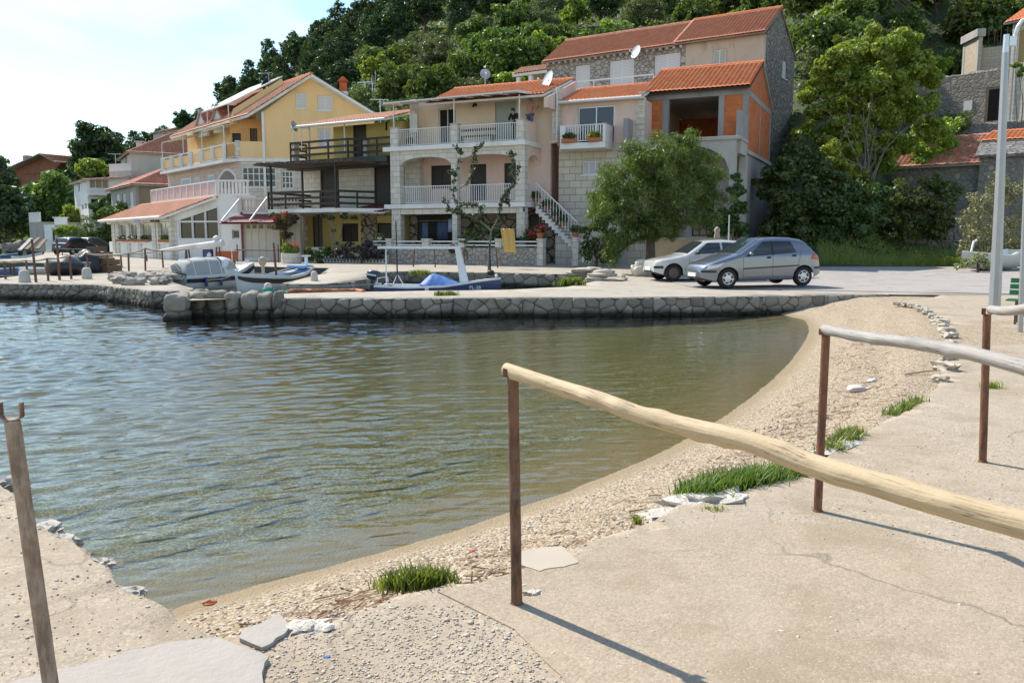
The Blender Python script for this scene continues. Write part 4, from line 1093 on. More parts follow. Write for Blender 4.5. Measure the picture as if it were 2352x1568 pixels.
mb = MB(); q0 = fj.pt(1321, 189, -2.2); q1 = fj.pt(1501, 171, -2.2); mb.bar(q0, q1, .07)
for k in range(5): q = q0.lerp(q1, k / 4); mb.bar(q, q - Vector((0, 0, 1.0)), .05)
mb.bar(q0 - Vector((0, 0, 1.0)), q1 - Vector((0, 0, 1.0)), .05)
mb.build("terrace_railing", M_wp, j)
mb = MB(); mb.box(q0.x - .5, q1.x + 4, -2.4, -.003, q0.z - 1.3, q0.z - 1.03); mb.build("terrace_slab", M_conc2, j)
fp = Fac(colXY(1181, 57.5, 9), colXY(1258, 56, 9))
p_ = thing("tiled_porch", "small tiled porch roof on white posts left of the long stone house", "porch", fp.loc, fp.rz)
q0 = fp.pt(1176, 172); q1 = fp.pt(1256, 160); q2 = fp.pt(1258, 150, 2.4); q3 = fp.pt(1196, 162, 2.4)
q3.z = q2.z = (q2.z + q3.z) / 2 + .1; q0.z = q1.z = (q0.z + q1.z) / 2
roof(p_, q0, q1, q2, q3, T_old, edge=M_wp, thick=.18)
mb = MB(); zz_ = q0.z
for u_ in (q0.x + .4, (q0.x + q1.x) / 2): mb.box(u_ - .12, u_ + .12, .1, .35, zz_ - 3, zz_ - .2)
mb.build("post", M_wpl, p_)
mb = MB(); mb.box(q0.x, q1.x, 2.2, 2.5, zz_ - 3.2, zz_ + .3); mb.build("wall", M_plast, p_)
# ---------------------------------------------------------------- house with brown balconies between the centre house and the yellow house
ff = Fac(colXY(673, 48.3), colXY(897, 44.6))
f_ = thing("brown_balcony_house", "mustard and stone house with dark brown wooden balcony rails", "house", ff.loc, ff.rz)
LF = ff.L - .05
t2 = ff.hit(800, 362)[1]; t1 = 2.85; etf = ff.hit(800, 280)[1]
uL = ff.hit(695, 450, 1.2)[0]; uY = ff.hit(766, 320, 1.2)[0]
VF = 1.2
wall(f_, ff, (uL, LF, t1 + .002, t2 - .002), VF, M_block, [((736, 391, 779, 476), dict(kind='dark', frame=M_brown, nx=1, name='door')), ((859, 382, 897, 473), dict(kind='dark', frame=M_brown, nx=1, name='door'))])
wall(f_, ff, (uY, LF, t2, etf), VF, M_must, [((811, 286, 842, 360), dict(kind='dark', frame=M_brown, nx=1, name='door')), ((884, 279, 890, 300), dict(kind='dark', frame=M_brown, nx=1, sill=False))])
wall(f_, ff, (uL, LF, 0, t1), VF, M_must, [((718, 492, 741, 571), dict(kind='dark', frame=M_brown, nx=2, name='door', pane=plain("grey_planks", (.16, .145, .13), .8, .2))), ((784, 513, 823, 555), dict(kind='dark', frame=M_brown, nx=2, sill=False)),
  ((866, 512, 899, 560), dict(kind='dark', frame=M_black, nx=1, sill=False))])  # open doorway, no window: its near-black panel colours in the shade inside
mb = MB(); a = ff.rect((830, 486, 866, 560), VF); mb.box(a[0], a[1], VF - .05, VF - .003, 0, a[3]); mb.box(a[1] + .01, LF, VF - .05, VF - .003, a[2] + 1.55, a[3]); mb.build("stone_cladding", M_craz, f_)
mb = MB()
for k in range(8): a = ff.hit(697, 500, VF)[0]; mb.box(a, a + (.34 if k % 2 else .22), VF - .03, VF - .003, .05 + k * .34, .35 + k * .34)
mb.build("quoins", M_block, f_)
mb = MB(); mb.box(uL, LF - .02, VF + .26, 7, 0, t2 + .5); mb.box(uY, LF - .02, VF + .26, 7, t2 + .5, etf); mb.build("rear_wall", M_must, f_)
mb = MB(); mb.box(-.05, LF, -.1, VF, t2 - .32, t2 - .005); mb.build("balcony_slab", M_dgreen, f_)
mb = MB(); mb.box(uL, LF, -.0, VF, t2 - .50, t2 - .325); mb.build("beam", M_brown, f_)
def boards(mb, p, q, zz, h=.9, n_=3, posts=4):
 p = Vector((p[0], p[1], zz)); q = Vector((q[0], q[1], zz))
 for k in range(n_): mb.bar(p + Vector((0, 0, h * (k + 1) / n_ - .06)), q + Vector((0, 0, h * (k + 1) / n_ - .06)), .05, .12)
 for k in range(posts + 1): r_ = p.lerp(q, k / posts); mb.bar(r_, r_ + Vector((0, 0, h)), .07)
mb = MB(); rh_ = ff.hit(689, 326)[1] - t2; uM = ff.hit(800, 330)[0]
boards(mb, (.15, -.05), (uM, -.05), t2, rh_, 3, 3); boards(mb, (.15, -.05), (.15, VF), t2, rh_, 3, 1); boards(mb, (uM, -.04), (uM + .55, .45), t2, rh_, 3, 1); boards(mb, (uM + .55, .46), (LF - .05, .46), t2, rh_, 3, 2); mb.build("railing", M_brown, f_)
mb = MB(); mb.box(.2, .42, .05, .35, t2, t2 + rh_ - .05); mb.box(uM + .5, uM + .85, .5, .8, t2, t2 + rh_ - .05); mb.build("railing_pillar", M_conc2, f_)
e0 = ff.pt(672, 293, -.45); e1 = ff.pt(948, 264, -.45); e1 = Vector((min(e1.x, LF + .25), -.45, lerp(e0.z, e1.z, .5))); e0.z = e1.z
rv, rz_ = 3.2, e0.z + .95
rf = roof(f_, e0, e1, Vector((e1.x, rv, rz_)), Vector((e0.x + 1.2, rv, rz_)), T_pink, edge=M_wp)
mb = MB(); mb.tube([e0 + Vector((0, -.06, -.03)), e1 + Vector((0, -.06, -.03))], .07, 8); mb.build("gutter", M_wp, f_, smooth=60)
for u_ in (.35, 1.6, 4.2): MB().bar((u_, .0, t2 + rh_ * .2), (u_, .0, e0.z + .02), .06).build("roof_post", M_wp, f_)
ta = ff.z0 + t1
A = Vector((XY(615, 46.2, 3.4), 46.2, 0)); B = Vector((XY(777, 43.7, 3.4), 43.7, 0))
def loc(p): q = Vector((p.x, p.y)) - ff.A; return (q.dot(ff.u), q.dot(ff.n))
la, lb = loc(A), loc(B)
mb = MB(); mb.prism([(la[0], la[1], t1 - .2), (lb[0], lb[1], t1 - .2), (LF - .05, -.1, t1 - .2), (LF - .05, VF - .003, t1 - .2), (la[0] - .2, VF + 2.5, t1 - .2)], (0, 0, .197)); mb.build("terrace_slab", M_wpl, f_)
mb = MB(); rl = .95
ma = ((la[0] + lb[0]) / 2, (la[1] + lb[1]) / 2)
boards(mb, (la[0] + .05, la[1] + .05), (lb[0] - .05, lb[1] + .1), t1, rl, 3, 4); boards(mb, (lb[0] - .05, lb[1] + .1), (LF - 1.0, .1), t1, rl, 3, 2); boards(mb, (la[0] + .05, la[1] + .05), (la[0] - .1, VF + 2), t1, rl, 3, 2); mb.build("railing", M_brown, f_)
pz_ = ff.hit(700, 384, 0)[1]
pz_ = 2.35 + t1
pa = Vector((XY(590, 46.0, 5), 46.0, 0)); pb = Vector((XY(803, 43.4, 5), 43.4, 0)); pa, pb = loc(pa), loc(pb)
M_thatch = plain("reed_mat", (.085, .065, .05), .95, .4, 6, bmp=.03, bscale=14)
mb = MB()
for k in range(26):
 s_ = k / 25; u_ = lerp(pa[0], pb[0], s_); v_ = lerp(pa[1], pb[1], s_); jz = .05 * math.sin(k * 2.3)
 mb.box(u_ - .17, u_ + .16, v_ - .05 + .05 * math.sin(k * 5.1), VF - .01 if u_ > uL else VF + 2.0, pz_ + jz * .3, pz_ + .11 + jz)
mb.build("pergola_roof", M_thatch, f_)
mb = MB()
for px, py in ((619, 435), (773, 430)):
 s_ = (px - 615) / 162; u_ = lerp(la[0] + .1, lb[0] - .1, s_); v_ = lerp(la[1] + .1, lb[1] + .1, s_); mb.bar((u_, v_, t1), (u_, v_, pz_), .09)
q = ff.hit(695, 430, .3); mb.bar((q[0], .3, t1), (q[0], .3, pz_), .09)
mb.build("pergola_post", M_iron, f_)
mb = MB(); qa = loc(G(640, 486, ta)); 
for px in (648, ):
 p = Vector((XY(648, 45.9), 45.9, 0)); q = loc(p); mb.box(q[0] - .18, q[0] + .18, q[1], q[1] + .3, 0, t1 - .2)
mb.build("terrace_column", M_must, f_)
p = G(775, 585, .63); q = loc(p); MB().box(q[0] - .15, q[0] + .15, q[1] + 1.6, q[1] + 1.9, 0, t1 - .2).build("terrace_column", M_must, f_)
a0 = ff.pt(780, 489, -.9); a1 = ff.pt(899, 484, -.5); a1.z = a0.z; b1 = Vector((LF, VF - .01, a0.z + .45)); b0 = Vector((a0.x + .5, VF - .01, a0.z + .45))
aw = roof(f_, a0, Vector((LF + .1, -.6, a0.z)), b1, b0, M_burg, name='awning', edge=M_wp, cw=.16, rh=3, thick=.06)
# ---------------------------------------------------------------- big yellow house
SZ = 6.9                                           # world height of the upper balcony floor
oc = G(512, 366, SZ); ol = G(370, 394, SZ); kk_ = G(551, 363, SZ)
dL = Vector((oc.x - ol.x, oc.y - ol.y)).normalized()  # along the left face towards the viewer
K = Vector((kk_.x, kk_.y))
Bk = K - dL * 15
fl = Fac(Bk, K)                                       # left face, x grows towards the near corner
fe = Fac(K, (K.x + math.cos(R(6)) * 10, K.y + math.sin(R(6)) * 10))   # face towards the viewer
e_ = thing("yellow_house", "tall yellow gabled house with an orange recessed balcony and shuttered attic windows", "house", fe.loc, fe.rz)
def fl2(px, py, v=0):                                 # a pixel on the left face, in the yellow house's own coordinates
 h_ = fl.hit(px, py, v); w_ = fl.A + fl.u * h_[0] + fl.n * v - fe.A
 return Vector((w_.dot(fe.u), w_.dot(fe.n), h_[1]))
def W2(wx, wy): q = Vector((wx, wy)) - fe.A; return (q.dot(fe.u), q.dot(fe.n))
sz_ = SZ - fe.z0
uG = fe.hit(606, 300)[0]; uE = fe.hit(859, 259)[0]; eze = fe.hit(606, 257)[1]; uAp, zAp = fe.hit(718, 174)
dv = Vector((-dL.dot(fe.u), -dL.dot(fe.n)))           # unit vector along the ridge, away from the viewer
DEP = 14.0
def back(p, d=DEP): return Vector((p[0] + dv.x * d, p[1] + dv.y * d, p[2]))
wt = fe.hit(600, 368)[1]
wins = [((679, 214, 704, 249), dict(kind='shutter', nx=1)), ((729, 219, 763, 254), dict(kind='shutter', nx=2)), ((731, 296, 760, 338), dict(kind='shutter', pane=M_shutl, nx=2))]
mb = MB()
hs = [fe.rect(p, 0) for p, _ in wins]
ztop = min(eze, zAp - 3.2)
zsp = max(hs[0][3], hs[1][3]) + .12
uw0, uw1 = hs[0][0] - .25, hs[1][1] + .25
panel(mb, (uw0, uw1, sz_ + .002, zsp), hs, 0, .3)
def sl(u): return lerp(eze, zAp, (u - uG) / (uAp - uG)) if u < uAp else lerp(zAp, eze, (u - uAp) / (uE - uAp))
mb.prism([(uG, 0, sz_ + .002), (uw0, 0, sz_ + .002), (uw0, 0, sl(uw0)), (uG, 0, eze)], (0, .3, 0))
mb.prism([(uw1, 0, sz_ + .002), (uE, 0, sz_ + .002), (uE, 0, eze), (uw1, 0, sl(uw1))], (0, .3, 0))
mb.prism([(uw0, 0, zsp), (uw1, 0, zsp), (uw1, 0, sl(uw1)), (uAp, 0, zAp), (uw0, 0, sl(uw0))], (0, .3, 0))
mb.build("gable_wall", M_yel, e_)
for (p, kw), h_ in zip(wins, hs): window(e_, h_, 0, **kw)
wall(e_, fe, (0, uE, 0, sz_ - .22), .04, M_block, [((556, 384, 634, 430), dict(kind='glass', nx=6, ny=3, fr=.07)), ((646, 392, 674, 434), dict(kind='glass', nx=3, ny=3, fr=.08))])
MB().box(-.03, uE, -.05, .3, sz_ - .21, sz_).build("string_course", M_wpl, e_)
vr = 1.7
c0 = Vector((W2(oc.x, oc.y)[0], 0, 0))
ur = fe.hit(529, 330, vr)[0]
wall(e_, fe, (ur, uG, sz_ + .003, eze - .25), vr, M_oran, [((534, 306, 554, 358), dict(kind='dark', frame=M_brown, nx=1, name='door')), ((574, 295, 591, 326), dict(kind='shutter', pane=M_shutb, frame=M_brown, nx=2, sill=False))])
mb = MB(); mb.box(uG + .002, uG + .25, .31, vr + .3, sz_ + .003, eze - .3); mb.build("side_wall", M_oran, e_)
mb = MB(); pr = fe.hit(590, 325)[1]; mb.box(.0, uG - .002, .0, .14, sz_ + .002, pr); mb.build("parapet", M_yel, e_)
MB().box(-.28, .02, -.02, .26, sz_ + .002, pr + .05).build("balcony_post", M_block, e_)
MB().box(uG - .1, uG + .05, -.1, .0, 1.2, eze).build("drain_pipe", M_wp, e_)
zA = fl2(380, 460, -.9).z
def lface(name, s0, s1, z0, z1, inset, mat, t=.25):
 n2 = Vector((-dv.y, dv.x)); n2 = n2 if n2.x > 0 else -n2
 a = Vector((dv.x * s0 + n2.x * inset, dv.y * s0 + n2.y * inset, z0)); b = Vector((dv.x * s1 + n2.x * inset, dv.y * s1 + n2.y * inset, z0))
 return MB().prism([a, b, b + Vector((0, 0, z1 - z0)), a + Vector((0, 0, z1 - z0))], (n2.x * t, n2.y * t, 0)).build(name, mat, e_)
N2 = Vector((-dv.y, dv.x)); N2 = N2 if N2.x > 0 else -N2
lface("wall", .05, 14.5, 0, sz_ - .22, .0, M_blockp)
lface("upper_wall", vr, 14.5, sz_ + .003, eze + .6, 1.6, M_yel)
o1 = W2(oc.x, oc.y); o2 = W2(ol.x, ol.y)
slab = [(o1[0], o1[1], sz_ - .2), (.0, -.05, sz_ - .2), (.02, .3, sz_ - .2), (1.6 * N2.x + .4, vr + .1, sz_ - .2), (1.6 * N2.x + dv.x * 13.5, 1.6 * N2.y + dv.y * 13.5, sz_ - .2), (o2[0] + dv.x * .3, o2[1] + dv.y * .3, sz_ - .2)]
MB().prism(slab, (0, 0, .198)).build("balcony_slab", M_wpl, e_)
M_panel = plain("orange_panel", (.62, .36, .14), .5, .08)
nb = 6; up = Vector((0, 0, 1)); q1 = Vector((o1[0] + .1, o1[1] + .1, sz_)); q2 = Vector((o2[0] + .15, o2[1], sz_))
for k in range(nb + 1):
 q = q1.lerp(q2, k / nb); MB().box(q.x - .11, q.x + .11, q.y - .11, q.y + .11, sz_ + .002, sz_ + 1.02).build("balcony_post", M_wp, e_)
mb = MB(); mc = MB()
for k in range(nb):
 a = q1.lerp(q2, (k + .12) / nb); b = q1.lerp(q2, (k + .88) / nb)
 mb.bar(a + up * .95, b + up * .95, .05); mb.bar(a + up * .1, b + up * .1, .04); mc.bar(a + up * .48, b + up * .48, .02, .6)
a = Vector((o1[0] + .25, o1[1] + .12, sz_)); b = Vector((-.3, .08, sz_)); mb.bar(a + up * .95, b + up * .95, .05); mb.bar(a + up * .1, b + up * .1, .04)
for k in range(9): q = a.lerp(b, k / 8); mc.bar(q + up * .1, q + up * .95, .06, .02)
mb.build("railing", M_wp, e_); mc.build("railing_panel", M_panel, e_)
for px, kind in (((504, 386, 543, 432), 'arch'), ((480, 402, 493, 440), 'sh'), ((448, 408, 460, 440), 'sh'), ((418, 410, 440, 446), 'sh')):
 a = fl2(px[0], (px[1] + px[3]) / 2); b = fl2(px[2], (px[1] + px[3]) / 2); zt = fl2((px[0] + px[2]) / 2, px[1]).z; zb2 = fl2((px[0] + px[2]) / 2, px[3]).z
 ou = Vector((-N2.x, -N2.y, 0))
 a = Vector((a.x, a.y, zb2)); b = Vector((b.x, b.y, zb2))
 if kind == 'arch':
  pts = [a, b] + [a.lerp(b, 1 - t_ / 8) + up * (zt - zb2) * (.62 + .38 * math.sin(math.pi * t_ / 8)) for t_ in range(0, 9)]
  d_ = MB().prism(pts, ou * .05).build("door", M_wpl, e_)
  c_ = (a + b) / 2; pts2 = [c_ + (p - c_) * .86 for p in pts]; MB().prism([p + ou * .051 for p in pts2], ou * .02).build("leaf_or_dark_fill", plain("brown_door", (.22, .13, .09), .6), d_)
 else:
  w_ = MB(); w_.prism([a, b, b + up * (zt - zb2), a + up * (zt - zb2)], ou * .04); o_ = w_.build("window", M_wp, e_)
  i0, i1 = a.lerp(b, .1), a.lerp(b, .9); MB().prism([i0 + up * .08 + ou * .041, i1 + up * .08 + ou * .041, i1 + up * (zt - zb2 - .08) + ou * .041, i0 + up * (zt - zb2 - .08) + ou * .041], ou * .015).build("shutter", M_shutl, o_)
ov = -.45
eg = Vector((uG - .95, ov, eze - .28)); ap = Vector((uAp, ov, zAp + .02)); er = Vector((uE + .15, ov, eze - .06))
rf = roof(e_, back(eg, 15), eg, ap, back(ap, 15), T_pink, edge=M_wpl, thick=.16); ridge(rf, ap, back(ap, 15), T_red, .13)
roof(e_, er, back(er, 15), back(ap, 15), ap, T_pink, edge=M_wpl, thick=.16)
slope = (ap - eg).normalized()
s0 = back(ap, 3.0); s1 = back(ap, 8.5); q = slope
MB().prism([s0 - q * .6 + up * .55, s1 - q * .6 + up * .55, s1 - q * 4.6 + up * .95, s0 - q * 4.6 + up * .95], (0, 0, .08)).build("roof_canopy", M_greyw, e_)
MB().prism([s0 - q * .5 + up * .1, s0 - q * 4.5 + up * .1, s0 - q * 4.3 + up * .5, s0 - q * .7 + up * .5], (dv.x * .2, dv.y * .2, 0)).build("dormer_cheek", M_yel, e_)
for k in (.6, 4.5): MB().bar(s0 - q * 4.5 + Vector((dv.x, dv.y, 0)) * k, s0 - q * 4.5 + up * .95 + Vector((dv.x, dv.y, 0)) * k, .06).build("canopy_post", M_wp, e_)
for d0, in ((6.6,), (9.8,)):
 c = back(Vector((eg.x + .2, ov, eg.z)), d0) + slope * .5
 ins = Vector((N2.x, N2.y, 0)); al = Vector((dv.x, dv.y, 0)); c.z += .15
 A_, B_ = c - al * .9, c + al * .9; T_ = c + up * .95
 d_ = MB().prism([A_ - up * .8, B_ - up * .8, B_, T_, A_], ins * .2).build("dormer", M_wpl, e_)
 roof(e_, A_ - ins * .15 - al * .15 - up * .05, A_ + ins * 2 - al * .15 - up * .05, T_ + ins * 2 + up * .08, T_ - ins * .15 + up * .08, T_mott, name='dormer_roof', parent=d_)
 roof(e_, B_ + ins * 2 + al * .15 - up * .05, B_ - ins * .15 + al * .15 - up * .05, T_ - ins * .15 + up * .08, T_ + ins * 2 + up * .08, T_mott, name='dormer_roof', parent=d_)
aw0 = q1 + up * 2.35 + Vector((N2.x, N2.y, 0)) * 1.6; 
for s_a, s_b in ((.0, .32), (.62, 1.0)):
 a = q1.lerp(q2, s_a) + up * 2.1; b = q1.lerp(q2, s_b) + up * 2.1; inn = Vector((N2.x, N2.y, 0)) * 1.75 + up * .4
 MB().prism([a, b, b + inn, a + inn], (0, 0, .05)).build("awning", plain("cream_canvas", (.62, .52, .38), .8), e_)
 for q in (a, b): MB().bar(q - up * 1.1, q, .05).build("awning_post", M_wp, e_)
cp = fe.pt(789, 215, 3.2)
MB().box(cp.x - .28, cp.x + .28, 2.95, 3.5, cp.z - 1.6, cp.z + .1).build("chimney", M_wpl, e_)
cb = MB(); cb.box(cp.x - .24, cp.x + .24, 3.0, 3.45, cp.z + .1, cp.z + .75); cb.prism([(cp.x - .38, 2.9, cp.z + .76), (cp.x + .38, 2.9, cp.z + .76), (cp.x + .05, 2.9, cp.z + 1.05), (cp.x - .05, 2.9, cp.z + 1.05)], (0, .66, 0)); cb.build("chimney_head", M_brick, e_)
fgz = Fac(colXY(549, 47.2), colXY(692, 46.6))
ga = thing("garage", "ground floor garage with cream folding doors under a burgundy sheet awning", "garage", fgz.loc, fgz.rz)
gt = fgz.hit(620, 487)[1]
wall(ga, fgz, (-1.0, fgz.L, 0, gt), .0, M_wpl, [((559, 513, 625, 592), dict(kind='dark', frame=M_cream, pane=M_cream, nx=4, name='door', sill=False)), ((662, 514, 691, 590), dict(kind='dark', frame=M_cream, pane=M_cream, nx=2, name='door', sill=False)),
  ((533, 528, 550, 548), dict(kind='glass', frame=M_grey, nx=1, sill=False))])
mb = MB()
for px in (569, 583, 598, 616): a = fgz.rect((px - 4.5, 516, px + 4.5, 525)); mb.box(a[0], a[1], .09, .115, a[2], a[3])
mb.build("door_panes", M_glass, ga)
MB().box(fgz.rect((555, 520, 560, 560))[0], fgz.rect((555, 520, 559, 560))[1], -.06, -.003, 0, gt).build("door_jamb", M_burg, ga)
MB().box(-1.0, fgz.L, .26, 4.6, gt - .18, gt).build("terrace_slab", M_wpl, ga)
M_bal = plain("pink_white_stone", (.62, .53, .48), .8, .06)
bz0 = gt; bz1 = fgz.hit(620, 453)[1]
mb = MB(); a0u = fgz.hit(560, 470)[0]; a1u = fgz.L - .05
mb.box(a0u - .35, a1u, .0, .22, bz1 - .12, bz1); mb.box(a0u - .35, a1u, .0, .22, bz0 + .002, bz0 + .1)
nbl = 17
for k in range(nbl):
 u_ = lerp(a0u, a1u - .1, k / (nbl - 1)); mb.lathe([(.05, bz0 + .1), (.085, bz0 + .25), (.045, bz0 + .5), (.06, bz1 - .12)], 8, (u_, .11, 0))
mb.box(a0u - .38, a0u - .12, -.02, .24, bz0 + .003, bz1 + .03)
mb.build("balustrade", M_bal, ga)
a0_ = fgz.pt(502, 515, -1.3); a1_ = fgz.pt(645, 511, -1.3); zl = (a0_.z + a1_.z) / 2
roof(ga, Vector((a0_.x, -1.3, zl)), Vector((a1_.x, -1.3, zl)), Vector((a1_.x - .1, -.01, zl + .5)), Vector((a0_.x + .6, -.01, zl + .5)), M_burg, name='awning', edge=M_burg, cw=.2, rh=3, thick=.04)
mb = MB()
for (x0, y0, x1, y1) in ((550, 457, 508, 508), (614, 453, 574, 506)): mb.bar(fgz.pt(x0, y0, -.05), fgz.pt(x1, y1, -1.3), .07)
mb.build("awning_arm", M_wp, ga)
# ---------------------------------------------------------------- restaurant with a pink tiled lean-to roof
cR = Vector(colXY(393, 49.5)); lR = cR - dL * 14.2
fr1 = Fac(lR, cR); fr2 = Fac(cR, Vector(colXY(507, 48.6)))
rs = thing("restaurant", "low white restaurant with a pink tiled lean-to roof and glazed stone arcade", "restaurant", fr1.loc, fr1.rz)
er_ = fr1.hit(300, 503)[1]
r_ = lambda px: fr1.rect(px)
pil_px = [(257, 264), (266, 273), (290, 297), (316, 323), (349, 357), (360, 364), (388, 394)]
for a, b in pil_px:
 q = fr1.rect((a, 510, b, 570)); MB().box(q[0], q[1], -.02, .32, 0, er_ - .1).build("pillar", M_block, rs)
zs_ = fr1.hit(330, 556)[1]
mb = MB(); mb.box(.1, fr1.L - .1, .05, .25, 0, zs_); mb.build("wall", M_wpl, rs)
mb = MB(); mb.box(0, fr1.L, .0, .3, er_ - .28, er_ - .08); mb.build("beam", M_wpl, rs)
qs = [fr1.rect((a, 515, b, 556)) for a, b in ((273, 290), (297, 316), (323, 349), (364, 388))]
for q in qs: window(rs, (q[0] + .02, q[1] - .02, zs_ + .01, er_ - .3), .02, kind='glass', nx=2, pane=glass("arcade_glass", (.12, .12, .11), .1))
def R2(u, v, z): p = fr2.A + fr2.u * u + fr2.n * v - fr1.A; return Vector((p.dot(fr1.u), p.dot(fr1.n), z))
L2 = fr2.L; zl2 = er_; zr2 = fr2.hit(509, 455)[1]
def top2(u): return lerp(zl2 + .1, zr2, u / L2)
mb = MB(); a = fr2.rect((410, 512, 503, 551)); zmid = fr2.hit(456, 509)[1]; u0_, u1_ = a[0], a[1]; zbt = a[2]
for poly in ([(0, 0), (u0_, 0), (u0_, top2(u0_)), (0, top2(0))], [(u1_, 0), (L2, 0), (L2, zr2), (u1_, top2(u1_))], [(u0_, 0), (u1_, 0), (u1_, zbt), (u0_, zbt)], [(u0_, top2(u0_) - .42), (u1_, top2(u1_) - .42), (u1_, top2(u1_)), (u0_, top2(u0_))]):
 P3 = [R2(u, 0, z) for u, z in poly]; mb.prism(P3, R2(0, .25, 0) - R2(0, 0, 0))
mb.build("end_wall", M_wpl, rs)
pm = MB(); fm = MB(); tt0 = lambda u: top2(u) - .46
P3 = [R2(u, .14, z) for u, z in ((u0_, zbt), (u1_, zbt), (u1_, tt0(u1_)), (u0_, tt0(u0_)))]; pm.prism(P3, R2(0, .05, 0) - R2(0, 0, 0))
for k in range(4): u_ = lerp(u0_ + .04, u1_ - .04, k / 3); fm.bar(R2(u_, .08, zbt), R2(u_, .08, tt0(u_)), .1)
for z0_, z1_ in ((zbt + .05, zbt + .05), (zmid, zmid), (tt0(u0_), tt0(u1_))): fm.bar(R2(u0_, .07, z0_), R2(u1_, .07, z1_), .09)
w_ = fm.build("window", M_wp, rs); pm.build("pane", M_glass, w_)
MB().prism([R2(0, -.03, 0), R2(u0_ - .1, -.03, 0), R2(u0_ - .1, -.03, zl2 - .2), R2(0, -.03, zl2 - .2)], R2(0, .025, 0) - R2(0, 0, 0)).build("corner_stone", M_block, rs)
n2r = Vector((0, 1, 0)); pe0 = Vector((-.4, -.45, er_ - .05)); pe1 = R2(-.3, -.35, er_ - .02); pt1 = R2(L2 + .05, -.3, zr2 + .08); pt0 = pt1 + (pe0 - pe1)
rf = roof(rs, pe0, pe1, pt1, pt0, T_pink, edge=M_wpl, thick=.14)
mb = MB(); mb.tube([pe0 + Vector((0, -.05, 0)), pe1 + Vector((0, -.05, 0))], .07, 8); mb.build("gutter", M_wp, rs, smooth=60)
M_prail = plain("pink_panel", (.58, .38, .34), .6, .06)
a = fr1.A; tq1 = pt1 + Vector((-.1, .1, .05)); tq0 = pt0 + Vector((2.0, .1, .05))
mb = MB(); hh = .85
mb.bar(tq0 + up * hh / 2, tq1 + up * hh / 2, .05, hh - .1); mb.build("terrace_panel", M_prail, rs)
mb = MB(); mb.bar(tq0 + up * hh, tq1 + up * hh, .12, .08); mb.bar(tq0 + up * .03, tq1 + up * .03, .12, .08)
for k in range(11): q = tq0.lerp(tq1, k / 10); mb.bar(q, q + up * hh, .1)
mb.build("terrace_rail", M_wp, rs)
mb = MB(); qa = tq1; qb = R2(L2 + 1.9, .3, tq1.z)
mb.bar(qa + up * hh, qb + up * hh, .14, .1); mb.bar(qa + up * .05, qb + up * .05, .14, .1)
for k in range(9): q = qa.lerp(qb, (k + .5) / 9); mb.bar(q, q + up * hh, .09)
mb.build("balustrade", M_wp, rs)
MB().prism([R2(L2 + .002, .0, 0), R2(L2 + 2.0, .3, 0), R2(L2 + 2.0, .3, tq1.z), R2(L2 + .002, .0, tq1.z)], (0, .25, 0)).build("side_wall", M_wpl, rs)
q = fr1.rect((310, 505, 321, 511), -.4); MB().box(q[0], q[1], -.42, -.38, q[2] - .02, q[3]).build("sign_board", plain("sign_blue", (.30, .34, .52), .6), rs)
for px in (347, 352, 359, 364):
 q = fr1.pt(px, 509, -.3); MB().lathe([(.02, .12), (.1, 0), (.09, -.02)], 8, (q.x, -.3, q.z)).build("lantern", M_iron, rs)
